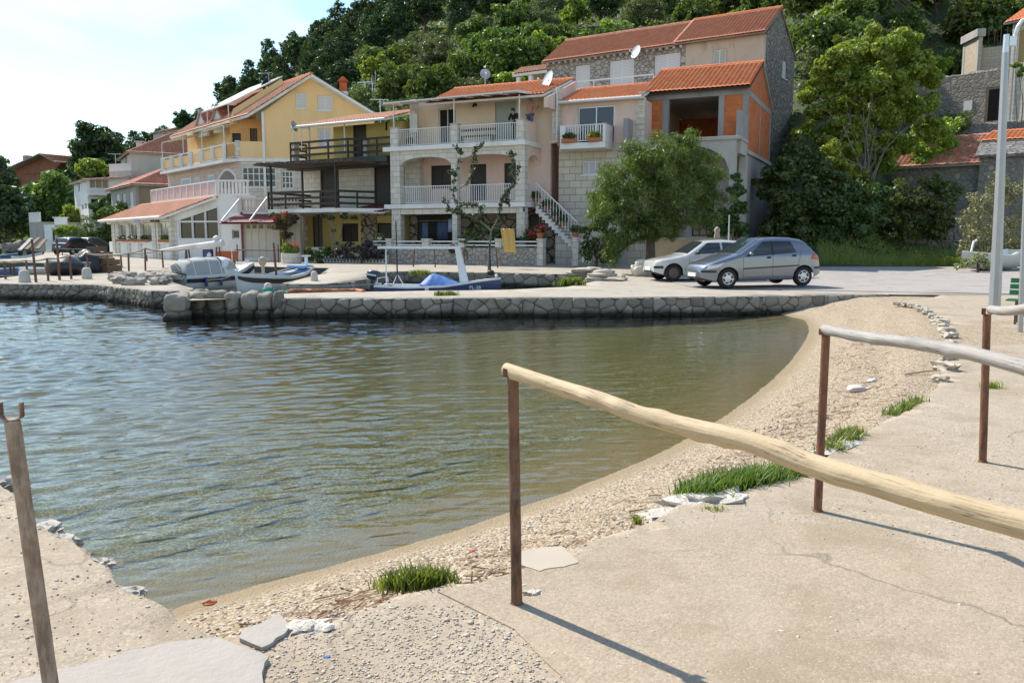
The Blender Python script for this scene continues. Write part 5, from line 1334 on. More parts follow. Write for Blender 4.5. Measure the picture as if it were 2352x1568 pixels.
# ---------------------------------------------------------------- houses farther along the bay
def simple_house(name, label, pA, DA, pB, DB, py_base_z, eave_py, depth, roofmat, wallmat, ridge_h, hip=False, wins=(), sidewins=(), sidemat=None, over=.35, gable_side=False, cat='house', rzo=0):
 f = Fac(colXY(pA, DA, py_base_z + 3), colXY(pB, DB, py_base_z + 3), py_base_z)
 t = thing(name, label, cat, f.loc, f.rz)
 ez_ = f.hit((pA + pB) / 2, eave_py)[1]; L_ = f.L
 wall(t, f, (0, L_, 0, ez_), 0, wallmat, list(wins))
 wall(t, f, (.26, depth, 0, ez_ - .003), 0, sidemat or wallmat, list(sidewins), side=Side(f, L_ + .003), name='side_wall')
 MB().box(0, .25, .26, depth, 0, ez_).box(.25, L_ - .26, depth - .25, depth, 0, ez_).build("rear_wall", wallmat, t)
 o_ = over
 if gable_side:   # ridge parallel to x, gables at the ends
  A0 = Vector((-o_, -o_, ez_ - .05)); A1 = Vector((L_ + o_, -o_, ez_ - .05)); B0 = Vector((-o_, depth / 2, ez_ + ridge_h)); B1 = Vector((L_ + o_, depth / 2, ez_ + ridge_h)); C0 = Vector((-o_, depth + o_, ez_ - .05)); C1 = Vector((L_ + o_, depth + o_, ez_ - .05))
  rf = roof(t, A0, A1, B1, B0, roofmat, cw=.3, rh=.5); roof(t, C1, C0, B0, B1, roofmat, cw=.3, rh=.5); ridge(rf, B0, B1, roofmat)
  MB().prism([(L_ - .25, .1, ez_), (L_ - .25, depth - .1, ez_), (L_ - .25, depth / 2, ez_ + ridge_h - .1)], (.25, 0, 0)).prism([(0, .1, ez_), (0, depth - .1, ez_), (0, depth / 2, ez_ + ridge_h - .1)], (.25, 0, 0)).build("gable_wall", sidemat or wallmat, t)
 elif hip:
  i = min(L_, depth) * .5
  c = [Vector((-o_, -o_, ez_)), Vector((L_ + o_, -o_, ez_)), Vector((L_ + o_, depth + o_, ez_)), Vector((-o_, depth + o_, ez_))]
  if L_ >= depth: k0, k1 = Vector((i, depth / 2, ez_ + ridge_h)), Vector((L_ - i + .01, depth / 2, ez_ + ridge_h)); sides = ((c[0], c[1], k1, k0), (c[1], c[2], k1, k1), (c[2], c[3], k0, k1), (c[3], c[0], k0, k0))
  else: k0, k1 = Vector((L_ / 2, i, ez_ + ridge_h)), Vector((L_ / 2, depth - i + .01, ez_ + ridge_h)); sides = ((c[0], c[1], k0, k0), (c[1], c[2], k1, k0), (c[2], c[3], k1, k1), (c[3], c[0], k0, k1))
  for s_ in sides: rf = roof(t, *s_, roofmat, cw=.3, rh=.5)
  ridge(rf, c[1], k1 if L_ >= depth else k0, roofmat); ridge(rf, c[0], k0, roofmat); ridge(rf, k0, k1, roofmat) if (k1 - k0).length > .3 else None
 return t, f, ez_
simple_house("old_house", "old brown plastered house with a mottled hipped roof beside the restaurant", 258, 72, 314, 64, .6, 430, 9.5, T_mott, plain("grey_stone_wall", (.34, .32, .29), .9, .15), 2.3, hip=True,
    wins=[((266, 446, 275, 474), dict(kind='shutter', nx=1)), ((281, 444, 289, 474), dict(kind='shutter', nx=1)), ((297, 440, 306, 474), dict(kind='shutter', nx=1))], sidemat=M_oldbr)
simple_house("grey_house", "pale grey house with a weathered hipped roof just above the old brown house", 283, 92, 305, 84, 2.5, 354, 11, T_old, M_greyw, 2.6, hip=True, wins=[((286, 360, 292, 380), dict(kind='dark', frame=M_wp, nx=1))])
q = P(322, 333, 88); MB().box(-.3, .3, -.3, .3, -1.6, .25).box(-.42, .42, -.42, .42, .26, .36).build("chimney", M_wpl, loc=q)
tag(bpy.data.objects["chimney.001"], "small white chimney with a cap standing on the pale grey house's roof", "chimney")
t_, f_w, ez_w = simple_house("white_house", "white three storey house with a balustraded balcony and arched ground floor", 174, 82, 204, 76, 1.0, 415, 8, T_mott, M_wpl, .4, gable_side=True,
    wins=[((179, 418, 183, 440), dict(kind='dark', frame=M_wp, nx=1)), ((187, 470, 192, 482), dict(kind='dark', frame=M_wp, nx=1)), ((194, 466, 199, 480), dict(kind='dark', frame=M_wp, nx=1))],
    sidewins=[((204, 412, 250, 433), dict(kind='dark', frame=M_wp, pane=plain("balcony_room", (.30, .24, .14), .8), nx=3)), ((207, 456, 248, 470), dict(kind='dark', frame=M_wp, pane=M_glass, nx=1, sill=False))])
mb = MB(); sd_ = Side(f_w, f_w.L); a = sd_.rect((200, 436, 256, 443)); u_ = f_w.L
mb.box(u_ + .6, u_ + .8, a[0], a[1], a[3] - .1, a[3] + .02); mb.box(u_, u_ + .8, a[0], a[1], a[2] - .25, a[2] - .05)
for k in range(14): q = lerp(a[0] + .1, a[1] - .1, k / 13); mb.box(u_ + .62, u_ + .78, q - .09, q + .09, a[2] - .05, a[3] - .1)
mb.build("balustrade", M_wp, t_)
fw2 = Fac(colXY(254, 79, 6), colXY(303, 78, 6), 4.2)
t2_ = thing("white_annex", "pale annex with a white patterned terrace balustrade right of the white house", "house", fw2.loc, fw2.rz)
za = fw2.hit(280, 393)[1]; MB().box(0, fw2.L, 0, 6, -3.6, za).build("wall", M_greyw, t2_)
mb = MB(); zb3 = fw2.hit(280, 376)[1]; mb.box(0, fw2.L, -.05, .2, zb3 - .12, zb3); mb.box(0, fw2.L, -.05, .2, za + .002, za + .1)
for k in range(12): q = lerp(.1, fw2.L - .1, k / 11); mb.box(q - .1, q + .1, 0, .15, za + .1, zb3 - .12)
mb.build("balustrade", M_wp, t2_)
t_, f_b, ez_b = simple_house("far_brick_house", "distant unfinished brick house with posts and a wide sloping roof on the left", 6, 118, 122, 112, 3.5, 404, 7, T_old, blocks("far_brick", (.34, .12, .06), (.25, .2, .17), .4, .3, .2), 2.6, gable_side=False,
    wins=[((112, 374, 121, 396), dict(kind='dark', frame=M_wp, nx=1))])
za = f_b.hit(60, 434)[1]
mb = MB(); ap_ = f_b.pt(110, 357, 0); l_ = f_b.pt(4, 402, 0); r2_ = f_b.pt(142, 372, 0); mb.prism([l_, Vector((f_b.L, 0, ez_b + .002)), r2_, ap_], (0, 7, 0)); mb.build("upper_wall", MATS["far_brick"], t_)
roof(t_, l_ + Vector((-.5, 7.5, -.1)), l_ + Vector((-.5, -1.2, -.1)), ap_ + Vector((0, -1.2, .15)), ap_ + Vector((0, 7.5, .15)), T_old, cw=.4, rh=.6)
roof(t_, r2_ + Vector((.5, -1.2, -.1)), r2_ + Vector((.5, 7.5, -.1)), ap_ + Vector((0, 7.5, .15)), ap_ + Vector((0, -1.2, .15)), T_old, cw=.4, rh=.6)
mb = MB(); mb.box(-.5, f_b.L * .55, -2.4, -.003, za - .5, za)
for k in range(5): q = lerp(-.3, f_b.L * .5, k / 4); mb.box(q - .15, q + .15, -2.35, -2.1, za, ez_b - .3 + k * .15); mb.box(q - .15, q + .15, -2.35, -2.1, -2.5, za - .5)
mb.build("balcony_frame", M_conc2, t_)
mb = MB()
for px in (57, 88): q = f_b.pt(px, 372, 2); mb.box(q.x - .45, q.x + .45, 2, 2.8, q.z - 2.5, q.z + .9)
mb.build("chimney", M_conc, t_)
simple_house("far_white_cottage", "tiny white cottage with a pink roof beside the far brick house", 138, 115, 166, 113.5, 5.5, 376, 3, T_pink, M_wpl, 1.2, gable_side=True, wins=[((143, 383, 147, 392), dict(kind='dark', frame=M_wp, nx=1))])
simple_house("hill_house", "pale hillside house with a flat canopy just left of the yellow house", 374, 100, 432, 96, 9, 300, 8, T_old, M_wpl, .5, gable_side=True, wins=[((405, 306, 411, 322), dict(kind='dark', frame=M_wp, nx=1))])
simple_house("hill_house", "small grey house with two chimneys high on the ridge to the left", 352, 128, 392, 124, 14, 302, 8, T_old, M_greyw, 1.3, gable_side=True, wins=[((369, 295, 373, 300), dict(kind='dark', frame=M_wp, nx=1))])
simple_house("shed", "small shed with a pink roof half hidden by trees on the left", 52, 100, 72, 99.5, 1.5, 474, 2, T_pink, M_conc2, 1.0, gable_side=True)
fq = Fac(colXY(103, 75, 2), colXY(127, 74, 2)); t_ = thing("white_hut", "white flat roofed hut with a dark doorway behind the black car", "hut", fq.loc, fq.rz)
za = fq.hit(115, 516)[1]; wall(t_, fq, (0, fq.L, 0, za), 0, M_wp, [((120, 524, 126, 556), dict(kind='dark', frame=M_brown, nx=1, name='door', sill=False))]); MB().box(0, fq.L, .3, 3, 0, za).build("rear_wall", M_wp, t_)
fq = Fac(colXY(127, 77, 2), colXY(152, 77, 2)); MB().box(0, fq.L, 0, .4, 0, fq.hit(140, 501)[1]).box(-.1, fq.L + .1, -.1, .5, fq.hit(140, 501)[1], fq.hit(140, 501)[1] + .1).build("boundary_wall", M_wp, loc=fq.loc, rz=fq.rz); tag(bpy.data.objects["boundary_wall"], "tall white boundary wall behind the parked cars on the left", "wall")
fq = Fac(colXY(69, 79, 2), colXY(100, 77, 2)); t_ = thing("terrace_block", "grey concrete terrace block with white balusters by the far shore", "terrace", fq.loc, fq.rz)
za = fq.hit(85, 510)[1]; MB().box(0, fq.L, 0, 4, 0, za).build("wall", M_conc2, t_)
mb = MB(); mb.box(0, fq.L * .8, 0, .15, za + .8, za + .9)
for k in range(8): q = lerp(.05, fq.L * .78, k / 7); mb.box(q - .06, q + .06, .02, .13, za, za + .8)
mb.build("balustrade", M_wp, t_)
fq = Fac(colXY(204, 73), colXY(262, 70)); MB().box(0, fq.L, 0, .5, 0, fq.hit(230, 563)[1]).box(-.02, fq.L + .02, -.04, .54, fq.hit(230, 563)[1], fq.hit(230, 563)[1] + .08).build("boundary_wall", M_ruin, loc=fq.loc, rz=fq.rz); tag(bpy.data.objects["boundary_wall.001"], "low grey stone wall left of the restaurant's first pillar", "wall")
# ---------------------------------------------------------------- right: ruin, block walls, red roofed sheds
fu = Fac(colXY(2098, 62, 12), colXY(2318, 57, 12), 6.5)
ru = thing("stone_ruin", "roofless grey stone ruin with a dark doorway and a small white plaque", "ruin", fu.loc, fu.rz)
zt = fu.hit(2220, 174)[1]
wall(ru, fu, (0, fu.L, 0, zt), 0, M_ruin, [((2263, 200, 2300, 282), dict(kind='dark', frame=M_oldbr, pane=M_black, nx=1, name='door', sill=False, fr=.14))], t=.5)  # doorway has no leaf; a black panel colours in the darkness behind it
rg = random.Random(4); mb = MB()
for k in range(26): u_ = lerp(.2, fu.L - .2, k / 25); mb.blob((u_, .25, zt + .06), .26, k, .4, 2, (1.2, .9, rg.uniform(.35, .8)), 0, 1.5, .4)
mb.build("loose_coping", M_ruin, ru)
a = fu.rect((2214, 232, 2233, 254)); MB().box(a[0], a[1], -.04, -.003, a[2], a[3]).build("plaque", M_wpl, ru)
a = fu.rect((2127, 205, 2152, 250)); window(ru, a, 0, kind='shutter', pane=louvre("grey_louvre", (.40, .36, .33), .12), frame=M_plast, nx=2, proud=.11)
fu2 = Fac(colXY(2210, 66, 15), colXY(2246, 63.5, 15), 9.5)
bl = thing("block_house", "unfinished cement block walls with bare rods above the ruin", "house", fu2.loc, fu2.rz)
zt2 = fu2.hit(2228, 95)[1]; MB().box(0, fu2.L, 0, .25, -2, zt2).build("wall", M_bloc2, bl)
mb = MB()
for u_ in (0, fu2.L - .3): mb.box(u_, u_ + .3, -.03, -.002, -2, zt2 + .1)
mb.box(-.1, fu2.L + .1, -.2, .4, zt2 + .002, zt2 + .55); mb.build("concrete_frame", M_conc2, bl)
fu4 = Fac(colXY(2247, 63.8, 15), colXY(2330, 62.5, 15), 9.5); z3 = fu4.hit(2280, 108)[1]
def to2(u, v, z): p = fu4.A + fu4.u * u + fu4.n * v - fu2.A; return (p.dot(fu2.u), p.dot(fu2.n), z)
MB().prism([to2(.05, 0, -2), to2(fu4.L, 0, -2), to2(fu4.L, 0, z3), to2(.05, 0, z3)], tuple(Vector(to2(0, .25, 0)) - Vector(to2(0, 0, 0)))).build("long_wall", M_bloc2, bl)
for k in range(6): q = Vector(to2(.15 + k * .4, .12, z3 - .3)); MB().cyl(q, q + Vector((.02, 0, 1.8 - .15 * (k % 3))), .03, .03, 6).build("steel_rod", M_iron, bl)
fu3 = Fac(colXY(2318, 54, 12), colXY(2460, 51, 12), 5.5)
hs_ = thing("corner_house", "stone house with an orange eave at the right edge of the picture", "house", fu3.loc, fu3.rz)
zt3 = fu3.hit(2340, 50)[1]
wall(hs_, fu3, (0, fu3.L, 0, zt3), 0, M_block, [((2336, 62, 2400, 142), dict(kind='dark', frame=M_wpl, pane=plain("ochre_blind", (.42, .28, .12), .8), nx=2))])
MB().box(.02, fu3.L, .26, 6, 0, zt3).build("rear_wall", M_block, hs_)
e0 = Vector((-.35, -.5, zt3 - .05)); e1 = Vector((fu3.L, -.5, zt3 - .05)); roof(hs_, e0, e1, Vector((fu3.L, 3, zt3 + 1.8)), Vector((-.35, 3, zt3 + 1.8)), T_red)
MB().box(.2, .9, 1.2, 1.9, zt3 + .3, zt3 + 2.6).build("chimney", T_red, hs_)
MB().tube([(.25, -.08, 0), (.25, -.08, zt3 - .1)], .05, 8).build("drain_pipe", M_grey, hs_, smooth=60)
fs = Fac(colXY(2062, 50, 7), colXY(2262, 47, 7), 3.2)
sh = thing("low_shed", "low shed with a shaded dark red tile roof behind the big light green tree", "shed", fs.loc, fs.rz)
e0 = fs.pt(2040, 386, 0); e1 = fs.pt(2262, 375, 0); e0.z = e1.z = (e0.z + e1.z) / 2; vr2 = 4.0; zr_ = fs.hit(2200, 312, vr2)[1]
roof(sh, e0, e1, Vector((e1.x, vr2, zr_)), Vector((e0.x, vr2, zr_)), T_old, cw=.26)
MB().box(e0.x + .3, e1.x - .1, .4, .7, -2.5, e0.z - .05).box(e0.x + .3, e1.x - .1, 3.8, 4.1, -2.5, zr_ - .1).build("wall", M_ruin, sh)
fs2 = Fac(colXY(2246, 47, 7), colXY(2460, 44.5, 7), 3.6)
sh2 = thing("stone_shed", "stone shed with orange tiles above a grey slab roof at the right edge", "shed", fs2.loc, fs2.rz)
e0 = fs2.pt(2240, 357, 0); e1 = fs2.pt(2420, 348, 0); e0.z = e1.z; mz = fs2.hit(2330, 322, 1.8)[1]; rzz = fs2.hit(2330, 298, 3.4)[1]
M_slab = rubble("stone_slabs", [(.20, .19, .18), (.32, .30, .28), (.26, .25, .24)], (.08, .075, .07), 2.2, .08, stretch=(1, 2.6, 1))
MB().prism([e0, e1, Vector((e1.x, 1.8, mz)), Vector((e0.x, 1.8, mz))], (0, 0, -.15)).build("slab_roof", M_slab, sh2)
roof(sh2, Vector((e0.x, 1.7, mz + .02)), Vector((e1.x, 1.7, mz + .02)), Vector((e1.x, 3.4, rzz)), Vector((e0.x + .4, 3.4, rzz)), T_red, cw=.26)
MB().box(e0.x + .2, e1.x, .25, .6, -3, e0.z - .12).build("wall", M_ruin, sh2)
fs3 = Fac(colXY(2210, 55, 9), colXY(2420, 52, 9), 5.0); zt = fs3.hit(2300, 284)[1]; mb = MB(); mb.box(0, fs3.L, 0, .4, -2, zt)
for k in range(24): mb.blob((lerp(.2, fs3.L - .2, k / 23), .2, zt), .24, k + 60, .4, 2, (1.2, .9, .7), 0, 1.5, .4)
tag(mb.build("field_wall", M_ruin, loc=fs3.loc, rz=fs3.rz), "rough dry stone field wall above the orange roofed sheds", "wall")
for label, a, b, za, hh_ in (("dark mossy retaining wall low in the shade behind the silver car", (1870, 44, 2.6), (2130, 43, 2.6), 2.2, 1.4), ("crumbling retaining wall behind the small white boat", (2130, 43.2, 2.6), (2420, 42, 2.6), 1.6, 1.5)):
 pa_ = Vector((*colXY(a[0], a[1], a[2]), 0)); pb_ = Vector((*colXY(b[0], b[1], b[2]), 0))
 stone_wall("retaining_wall", label, [pa_, pb_], za + hh_, za - .6, (.3, .7), 3, 33 + int(a[0]), mat=M_ruin, thick=.2)
for i_, (px, py, D_, wd) in enumerate([(822, 190, 92, 34), (862, 150, 104, 62)]):
 p = P(px, py, D_); mb = MB(); ww = wd / FPX * D_
 for k in range(3): mb.bar((k * ww / 2, 0, -2.4), (k * ww / 2, 0, 0), .09); mb.bar((k * ww / 2, 3, -2.4), (k * ww / 2, 3, .4), .09); mb.bar((k * ww / 2, 0, 0), (k * ww / 2, 3, .4), .07)
 mb.bar((0, 0, 0), (ww, 0, 0), .09); mb.bar((0, 3, .4), (ww, 3, .4), .09)
 o = mb.build("pergola", M_alu, loc=p, rz=-.2); tag(o, ["thin metal pergola frame on the slope above the yellow house's chimney", "longer metal pergola frame higher on the slope under the pines"][i_], "pergola")
# ================================================================== TREES AND PLANTS
L_pine = leafm("pine_needles", (.026, .056, .018), (.075, .122, .038), .36)
L_maq = leafm("maquis_leaves", (.060, .105, .017), (.18, .25, .048), .48)
L_olive = leafm("olive_leaves", (.095, .125, .050), (.21, .25, .105), .38)
L_lite = leafm("bright_leaves", (.16, .25, .020), (.38, .46, .06), .54)
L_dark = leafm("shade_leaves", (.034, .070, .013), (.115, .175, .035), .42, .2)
L_tama = leafm("tamarisk_leaves", (.055, .110, .016), (.17, .25, .045), .5, .1)
L_silver = leafm("silver_leaves", (.16, .17, .08), (.34, .32, .17), .3, .1)
L_young = leafm("young_leaves", (.03, .055, .022), (.075, .105, .045), .3, .1)
L_grass = leafm("grass_blades", (.055, .125, .010), (.30, .36, .07), .5, .1)
L_dry = leafm("bank_grass_blades", (.14, .21, .02), (.34, .38, .08), .5, .1)
L_flower = leafm("red_petals", (.45, .02, .03), (.60, .06, .08), .3, .05)
L_vine = leafm("vine_leaves", (.16, .24, .02), (.32, .36, .05), .45, .1)
M_bark = plain("bark", (.10, .075, .055), .95, .35, 5, bmp=.05, bscale=14)
M_bark2 = plain("grey_bark", (.20, .175, .15), .95, .3, 5, bmp=.03, bscale=16)
M_soil = plain("soil", (.08, .06, .045), .95, .3, 6)
M_terra = plain("terracotta", (.42, .15, .07), .8, .12, 5)
def leaf_np(lumps, n, size, aspect=.55, seed=1, shell=.62, upbias=.25, droop=0.0, curl=.25):
 q = np.random.default_rng(seed); L_ = np.asarray(lumps, float)
 wgt = L_[:, 3] * L_[:, 4] + L_[:, 4] * L_[:, 5] + L_[:, 3] * L_[:, 5]; idx = q.choice(len(L_), n, p=wgt / wgt.sum())
 d = q.normal(size=(n, 3)); d /= np.linalg.norm(d, axis=1)[:, None]
 r = (shell ** 3 + (1 - shell ** 3) * q.random(n)) ** (1 / 3) * q.normal(1, .09, n)
 c = L_[idx, :3] + d * L_[idx, 3:6] * r[:, None]
 out = d + q.normal(size=(n, 3)) * .75 + np.array([0, 0, upbias]); out /= np.linalg.norm(out, axis=1)[:, None]
 ax = q.normal(size=(n, 3)) + np.array([0, 0, -droop * 2]); ax -= out * (ax * out).sum(1)[:, None]; ax /= np.linalg.norm(ax, axis=1)[:, None] + 1e-9
 sd_ = np.cross(out, ax); s = size * q.uniform(.55, 1.35, n); a = ax * s[:, None]; b = sd_ * (s * aspect)[:, None]
 V = np.stack([c - a, c + b * .9 - a * .1 + out * (s * curl * .2)[:, None], c + a, c - b * .9 - a * .1 + out * (s * curl * .2)[:, None]], 1)
 return V.reshape(-1, 3), np.arange(n * 4).reshape(n, 4)
def lumps_round(seed, h0, h1, rad, k, lr=.42):
 q = random.Random(seed); out_ = []
 zc = (h0 + h1) / 2; rz_ = (h1 - h0) / 2
 for i in range(k):
  th = q.uniform(0, 6.28); ph = math.acos(q.uniform(-.75, 1)); rr = q.uniform(.45, .82)
  x = math.cos(th) * math.sin(ph) * rad * rr; y = math.sin(th) * math.sin(ph) * rad * rr; z = zc + math.cos(ph) * rz_ * rr
  l_ = rad * lr * q.uniform(.6, 1.15); out_.append((x, y, z, l_, l_, l_ * .8))
 out_.append((0, 0, zc, rad * .6, rad * .6, rz_ * .65)); return out_
def lumps_pine(seed, h, rad, k):
 q = random.Random(seed); out_ = []
 for i in range(k):
  t = (i + .5) / k; z = h * (.22 + .76 * t); rr = rad * (1 - t) ** .75 * q.uniform(.35, 1.0) + .15; th = i * 2.4 + q.uniform(-.5, .5)
  l_ = rad * (.46 - .26 * t) * q.uniform(.75, 1.25); out_.append((math.cos(th) * rr, math.sin(th) * rr, z, l_, l_, l_ * .72))
 out_.append((0, 0, h * .5, rad * .4, rad * .4, h * .3)); out_.append((0, 0, h * .95, rad * .12, rad * .12, h * .08)); return out_
def limbs(lumps, h0, r0, k=7, seed=0, wig=.12):
 q = random.Random(seed); mb = MB(); top = Vector((q.uniform(-.1, .1), q.uniform(-.1, .1), h0))
 mb.tube([(0, 0, -.6), (q.uniform(-.04, .04), 0, h0 * .4), top], [r0 * 1.25, r0, r0 * .8], 8)
 for l_ in q.sample(list(lumps), min(k, len(lumps))):
  e = Vector(l_[:3]); m_ = top.lerp(e, .5) + Vector((q.uniform(-wig, wig), q.uniform(-wig, wig), q.uniform(-.05, .2))) * (e - top).length
  mb.tube([top - Vector((0, 0, h0 * .12)), m_, e], [r0 * .62, r0 * .36, r0 * .12], 6)
 return mb
def sublumps(lumps, k, seed, f=.36, core=.55):
 q = random.Random(seed); out_ = []
 for l in lumps:
  out_.append((l[0], l[1], l[2], l[3] * core, l[4] * core, l[5] * core))
  for i in range(k):
   z = q.uniform(-.75, 1); a = q.uniform(0, 6.283); r = math.sqrt(max(0, 1 - z * z)); s = f * q.uniform(.6, 1.25); d_ = q.uniform(.66, 1.0)
   out_.append((l[0] + l[3] * r * math.cos(a) * d_, l[1] + l[4] * r * math.sin(a) * d_, l[2] + l[5] * z * d_, l[3] * s, l[4] * s, l[5] * s * .8))
 return out_
def tree(name, label, cat, loc, lumps, n, size, leaf, h0=1.0, r0=.12, k=7, seed=1, group=None, bark=None, rz=0, **kw):
 t = thing(name, label, cat, loc, rz, group)
 V, F = leaf_np(sublumps(lumps, 9 if n > 2000 else 5, seed, .38, .76 if n == 3600 else .62), n, size, seed=seed, **kw); mesh_np("crown", V, F, leaf, t)
 limbs(lumps, h0, r0, k, seed).build("trunk", bark or M_bark, t, smooth=60)
 return t
PROTO = {
 'pine_a': lambda l, loc: tree("pine_tree", l, "tree", loc, lumps_pine(3, 9.0, 2.7, 30), 3600, .30, L_pine, 3.2, .17, 8, 3, aspect=.34, shell=.5),
 'pine_b': lambda l, loc: tree("pine_tree", l, "tree", loc, lumps_pine(8, 7.6, 3.2, 26), 3600, .30, L_pine, 2.6, .17, 8, 8, aspect=.34, shell=.5),
 'pine_c': lambda l, loc: tree("pine_tree", l, "tree", loc, lumps_round(12, 2.2, 7.6, 3.0, 24, .36), 3600, .30, L_pine, 2.4, .2, 9, 12, aspect=.34, shell=.5),
 'maq_a': lambda l, loc: tree("evergreen_bush", l, "tree", loc, lumps_round(21, .3, 4.6, 2.5, 22, .38), 3600, .21, L_maq, .9, .12, 6, 21),
 'maq_b': lambda l, loc: tree("evergreen_bush", l, "tree", loc, lumps_round(22, .2, 5.4, 2.3, 24, .36), 3600, .21, L_maq, 1.1, .12, 6, 22),
 'oli_a': lambda l, loc: tree("olive_tree", l, "tree", loc, lumps_round(31, .6, 4.4, 2.4, 26, .34), 3600, .19, L_olive, 1.0, .14, 7, 31, aspect=.36),
 'lit_a': lambda l, loc: tree("leafy_tree", l, "tree", loc, lumps_round(41, .4, 4.2, 2.2, 20, .36), 3200, .20, L_lite, .9, .1, 6, 41),
}
LAB = {'pine_a': "dark pointed pine tree in the dense pine wood on the ridge", 'pine_b': "dark broad pine tree in the dense pine wood on the ridge", 'pine_c': "dark round headed pine tree in the dense pine wood on the ridge",
  'maq_a': "dark green rounded evergreen bush in the thicket on the hillside", 'maq_b': "taller dark green evergreen bush in the thicket on the hillside", 'oli_a': "grey green olive tree in the thicket on the hillside", 'lit_a': "bright yellow green leafy tree in the thicket on the hillside"}
GRP = {'p': "pines on the ridge", 'm': "evergreen bushes on the hillside", 'o': "olive trees on the hillside", 'l': "bright leafy trees on the hillside"}
MADE = {}
def put(kind, x, y, z, s, rz):
 if kind not in MADE:
  t = PROTO[kind](LAB[kind], (x, y, z)); t.scale = (s, s, s); t.rotation_euler = (0, 0, rz); t['group'] = GRP[kind[0]]; MADE[kind] = t
 else: t = dup(MADE[kind], (x, y, z), rz, scale=s)
 return t
BTX = [0, 160, 170, 290, 360, 430, 500, 600, 718, 850, 885, 1040, 1250, 1300, 1800, 1830, 2352]
BTY = [440, 420, 420, 380, 320, 300, 280, 215, 180, 255, 235, 205, 150, 95, 25, 640, 640]
rt = random.Random(77); cnt = 0
for D_, wd in [(176, 5.2), (164, 5.2), (150, 5.4), (138, 5.4), (126, 5.2), (115, 5.0), (105, 4.8), (96, 4.6), (88, 4.4), (80, 4.2), (73, 4.0), (67, 3.8), (61, 3.6), (56, 3.6)]:
 stepx = wd * .86 / D_ * FPX; px = -60 + rt.uniform(0, stepx)
 while px < 2420:
  x_ = px + rt.uniform(-.3, .3) * stepx; px -= stepx * .3 if px > 1750 else 0; d_ = D_ + rt.uniform(-4, 4) * (D_ / 110); px += stepx
  X_ = XY(x_, d_, 15); z_ = hz(X_, d_); a_ = X_ / d_
  if d_ < ystart(a_) + 2: continue
  py = proj(Vector((X_, d_, z_)))[1]; pt_ = proj(Vector((X_, d_, z_ + 6)))[1]
  if py < -30: continue
  if pt_ + 6 > np.interp(x_, BTX, BTY): continue
  if x_ < 480 and d_ > 100 and rt.random() < .3: continue
  if 2060 < x_ and d_ < 70: continue
  if 1180 < x_ < 1850 and d_ < 68: continue
  pine = (d_ > 118 and x_ < 1300) or (d_ > 100 and x_ < 820) or (d_ > 140)
  if x_ > 1300 and d_ > 100: pine = rt.random() < .35
  if pine: k_ = rt.choice(['pine_a', 'pine_b', 'pine_c']); s_ = rt.uniform(.72, 1.08)
  else:
   k_ = rt.choices(['maq_a', 'maq_b', 'oli_a', 'lit_a'], [4, 4, 3.2 if 700 < x_ < 1300 else 1.2, 2])[0]; s_ = rt.uniform(.75, 1.25) * (1.0 if d_ > 75 else .85)
  put(k_, X_, d_, z_ - .2, s_, rt.uniform(0, 6.28)); cnt += 1
print("hill trees", cnt)
V_, F_ = [], []
q = np.random.default_rng(5); N_ = 70000
aa = q.uniform(-.72, .72, N_); yy = 39 + (q.random(N_) ** 1.25) * 135
xx = aa * yy; keep = np.array([yy[i] > ystart(aa[i]) + .6 for i in range(N_)])
xx, yy = xx[keep], yy[keep]; zz = np.array([hz(a, b) for a, b in zip(xx, yy)])
lump = np.array([mnoise.noise(Vector((a * .45, b * .45, 3))) for a, b in zip(xx, yy)])
zz = zz + np.abs(q.normal(0, .35, len(xx))) * np.clip(.4 + lump, .1, 1.4) * 1.4
n_ = len(xx); d = q.normal(size=(n_, 3)); d[:, 2] = np.abs(d[:, 2]) + .4; d /= np.linalg.norm(d, axis=1)[:, None]
ax = np.cross(d, q.normal(size=(n_, 3))); ax /= np.linalg.norm(ax, axis=1)[:, None]; sdv = np.cross(d, ax); s = (q.uniform(.12, .26, n_) * np.clip(yy / 70, .6, 2.0))[:, None]
c = np.stack([xx, yy, zz], 1)
o = mesh_np("undergrowth", np.stack([c - ax * s, c + sdv * s * .6, c + ax * s, c - sdv * s * .6], 1).reshape(-1, 3), np.arange(n_ * 4).reshape(-1, 4), L_maq); o['kind'] = 'stuff'
# --- trees and shrubs one can tell apart; lumps are (px, py, depth offset, radius in metres)
def lumps_px(D_, base, L_):
 out_ = []
 for px, py, dd, r_, *sq in L_:
  p = P(px, py, D_ + dd) - Vector(base); k_ = sq[0] if sq else .85; out_.append((p.x, p.y, p.z, r_, r_, r_ * k_))
 return out_
def ground_at(px, D_, z=None): X_ = XY(px, D_); return Vector((X_, D_, (gz(X_, D_) if z is None else z)))
b0 = ground_at(1492, 32.6)
tl = lumps_px(32.6, b0, [(1400, 420, 0, .95), (1385, 470, .3, .8), (1450, 380, -.3, 1.0), (1520, 360, 0, 1.15), (1575, 345, .3, .95), (1620, 400, 0, .95), (1640, 460, .2, .75), (1560, 430, -.6, 1.15), (1490, 450, -.8, 1.1), (1430, 490, -.5, .95),
  (1600, 500, -.2, .85), (1520, 510, -.6, .9), (1450, 540, -.2, .7), (1410, 560, -.3, .5, 1.3), (1412, 590, -.3, .38, 1.4), (1375, 500, 0, .6), (1500, 400, .8, 1.2), (1600, 440, .9, 1.0), (1420, 450, .9, 1.0), (1560, 335, -.2, .5), (1480, 335 + 20, 0, .6), (1540, 535, -.2, .45), (1490, 535, -.3, .45)])
tm = thing("tamarisk_tree", "feathery green tamarisk tree with a thick bent trunk beside the white car", "tree", b0)
V, F = leaf_np(sublumps(tl, 11, 5, .38, .68), 46000, .105, .15, 5, .35, .1, .55); mesh_np("crown", V, F, L_tama, tm)
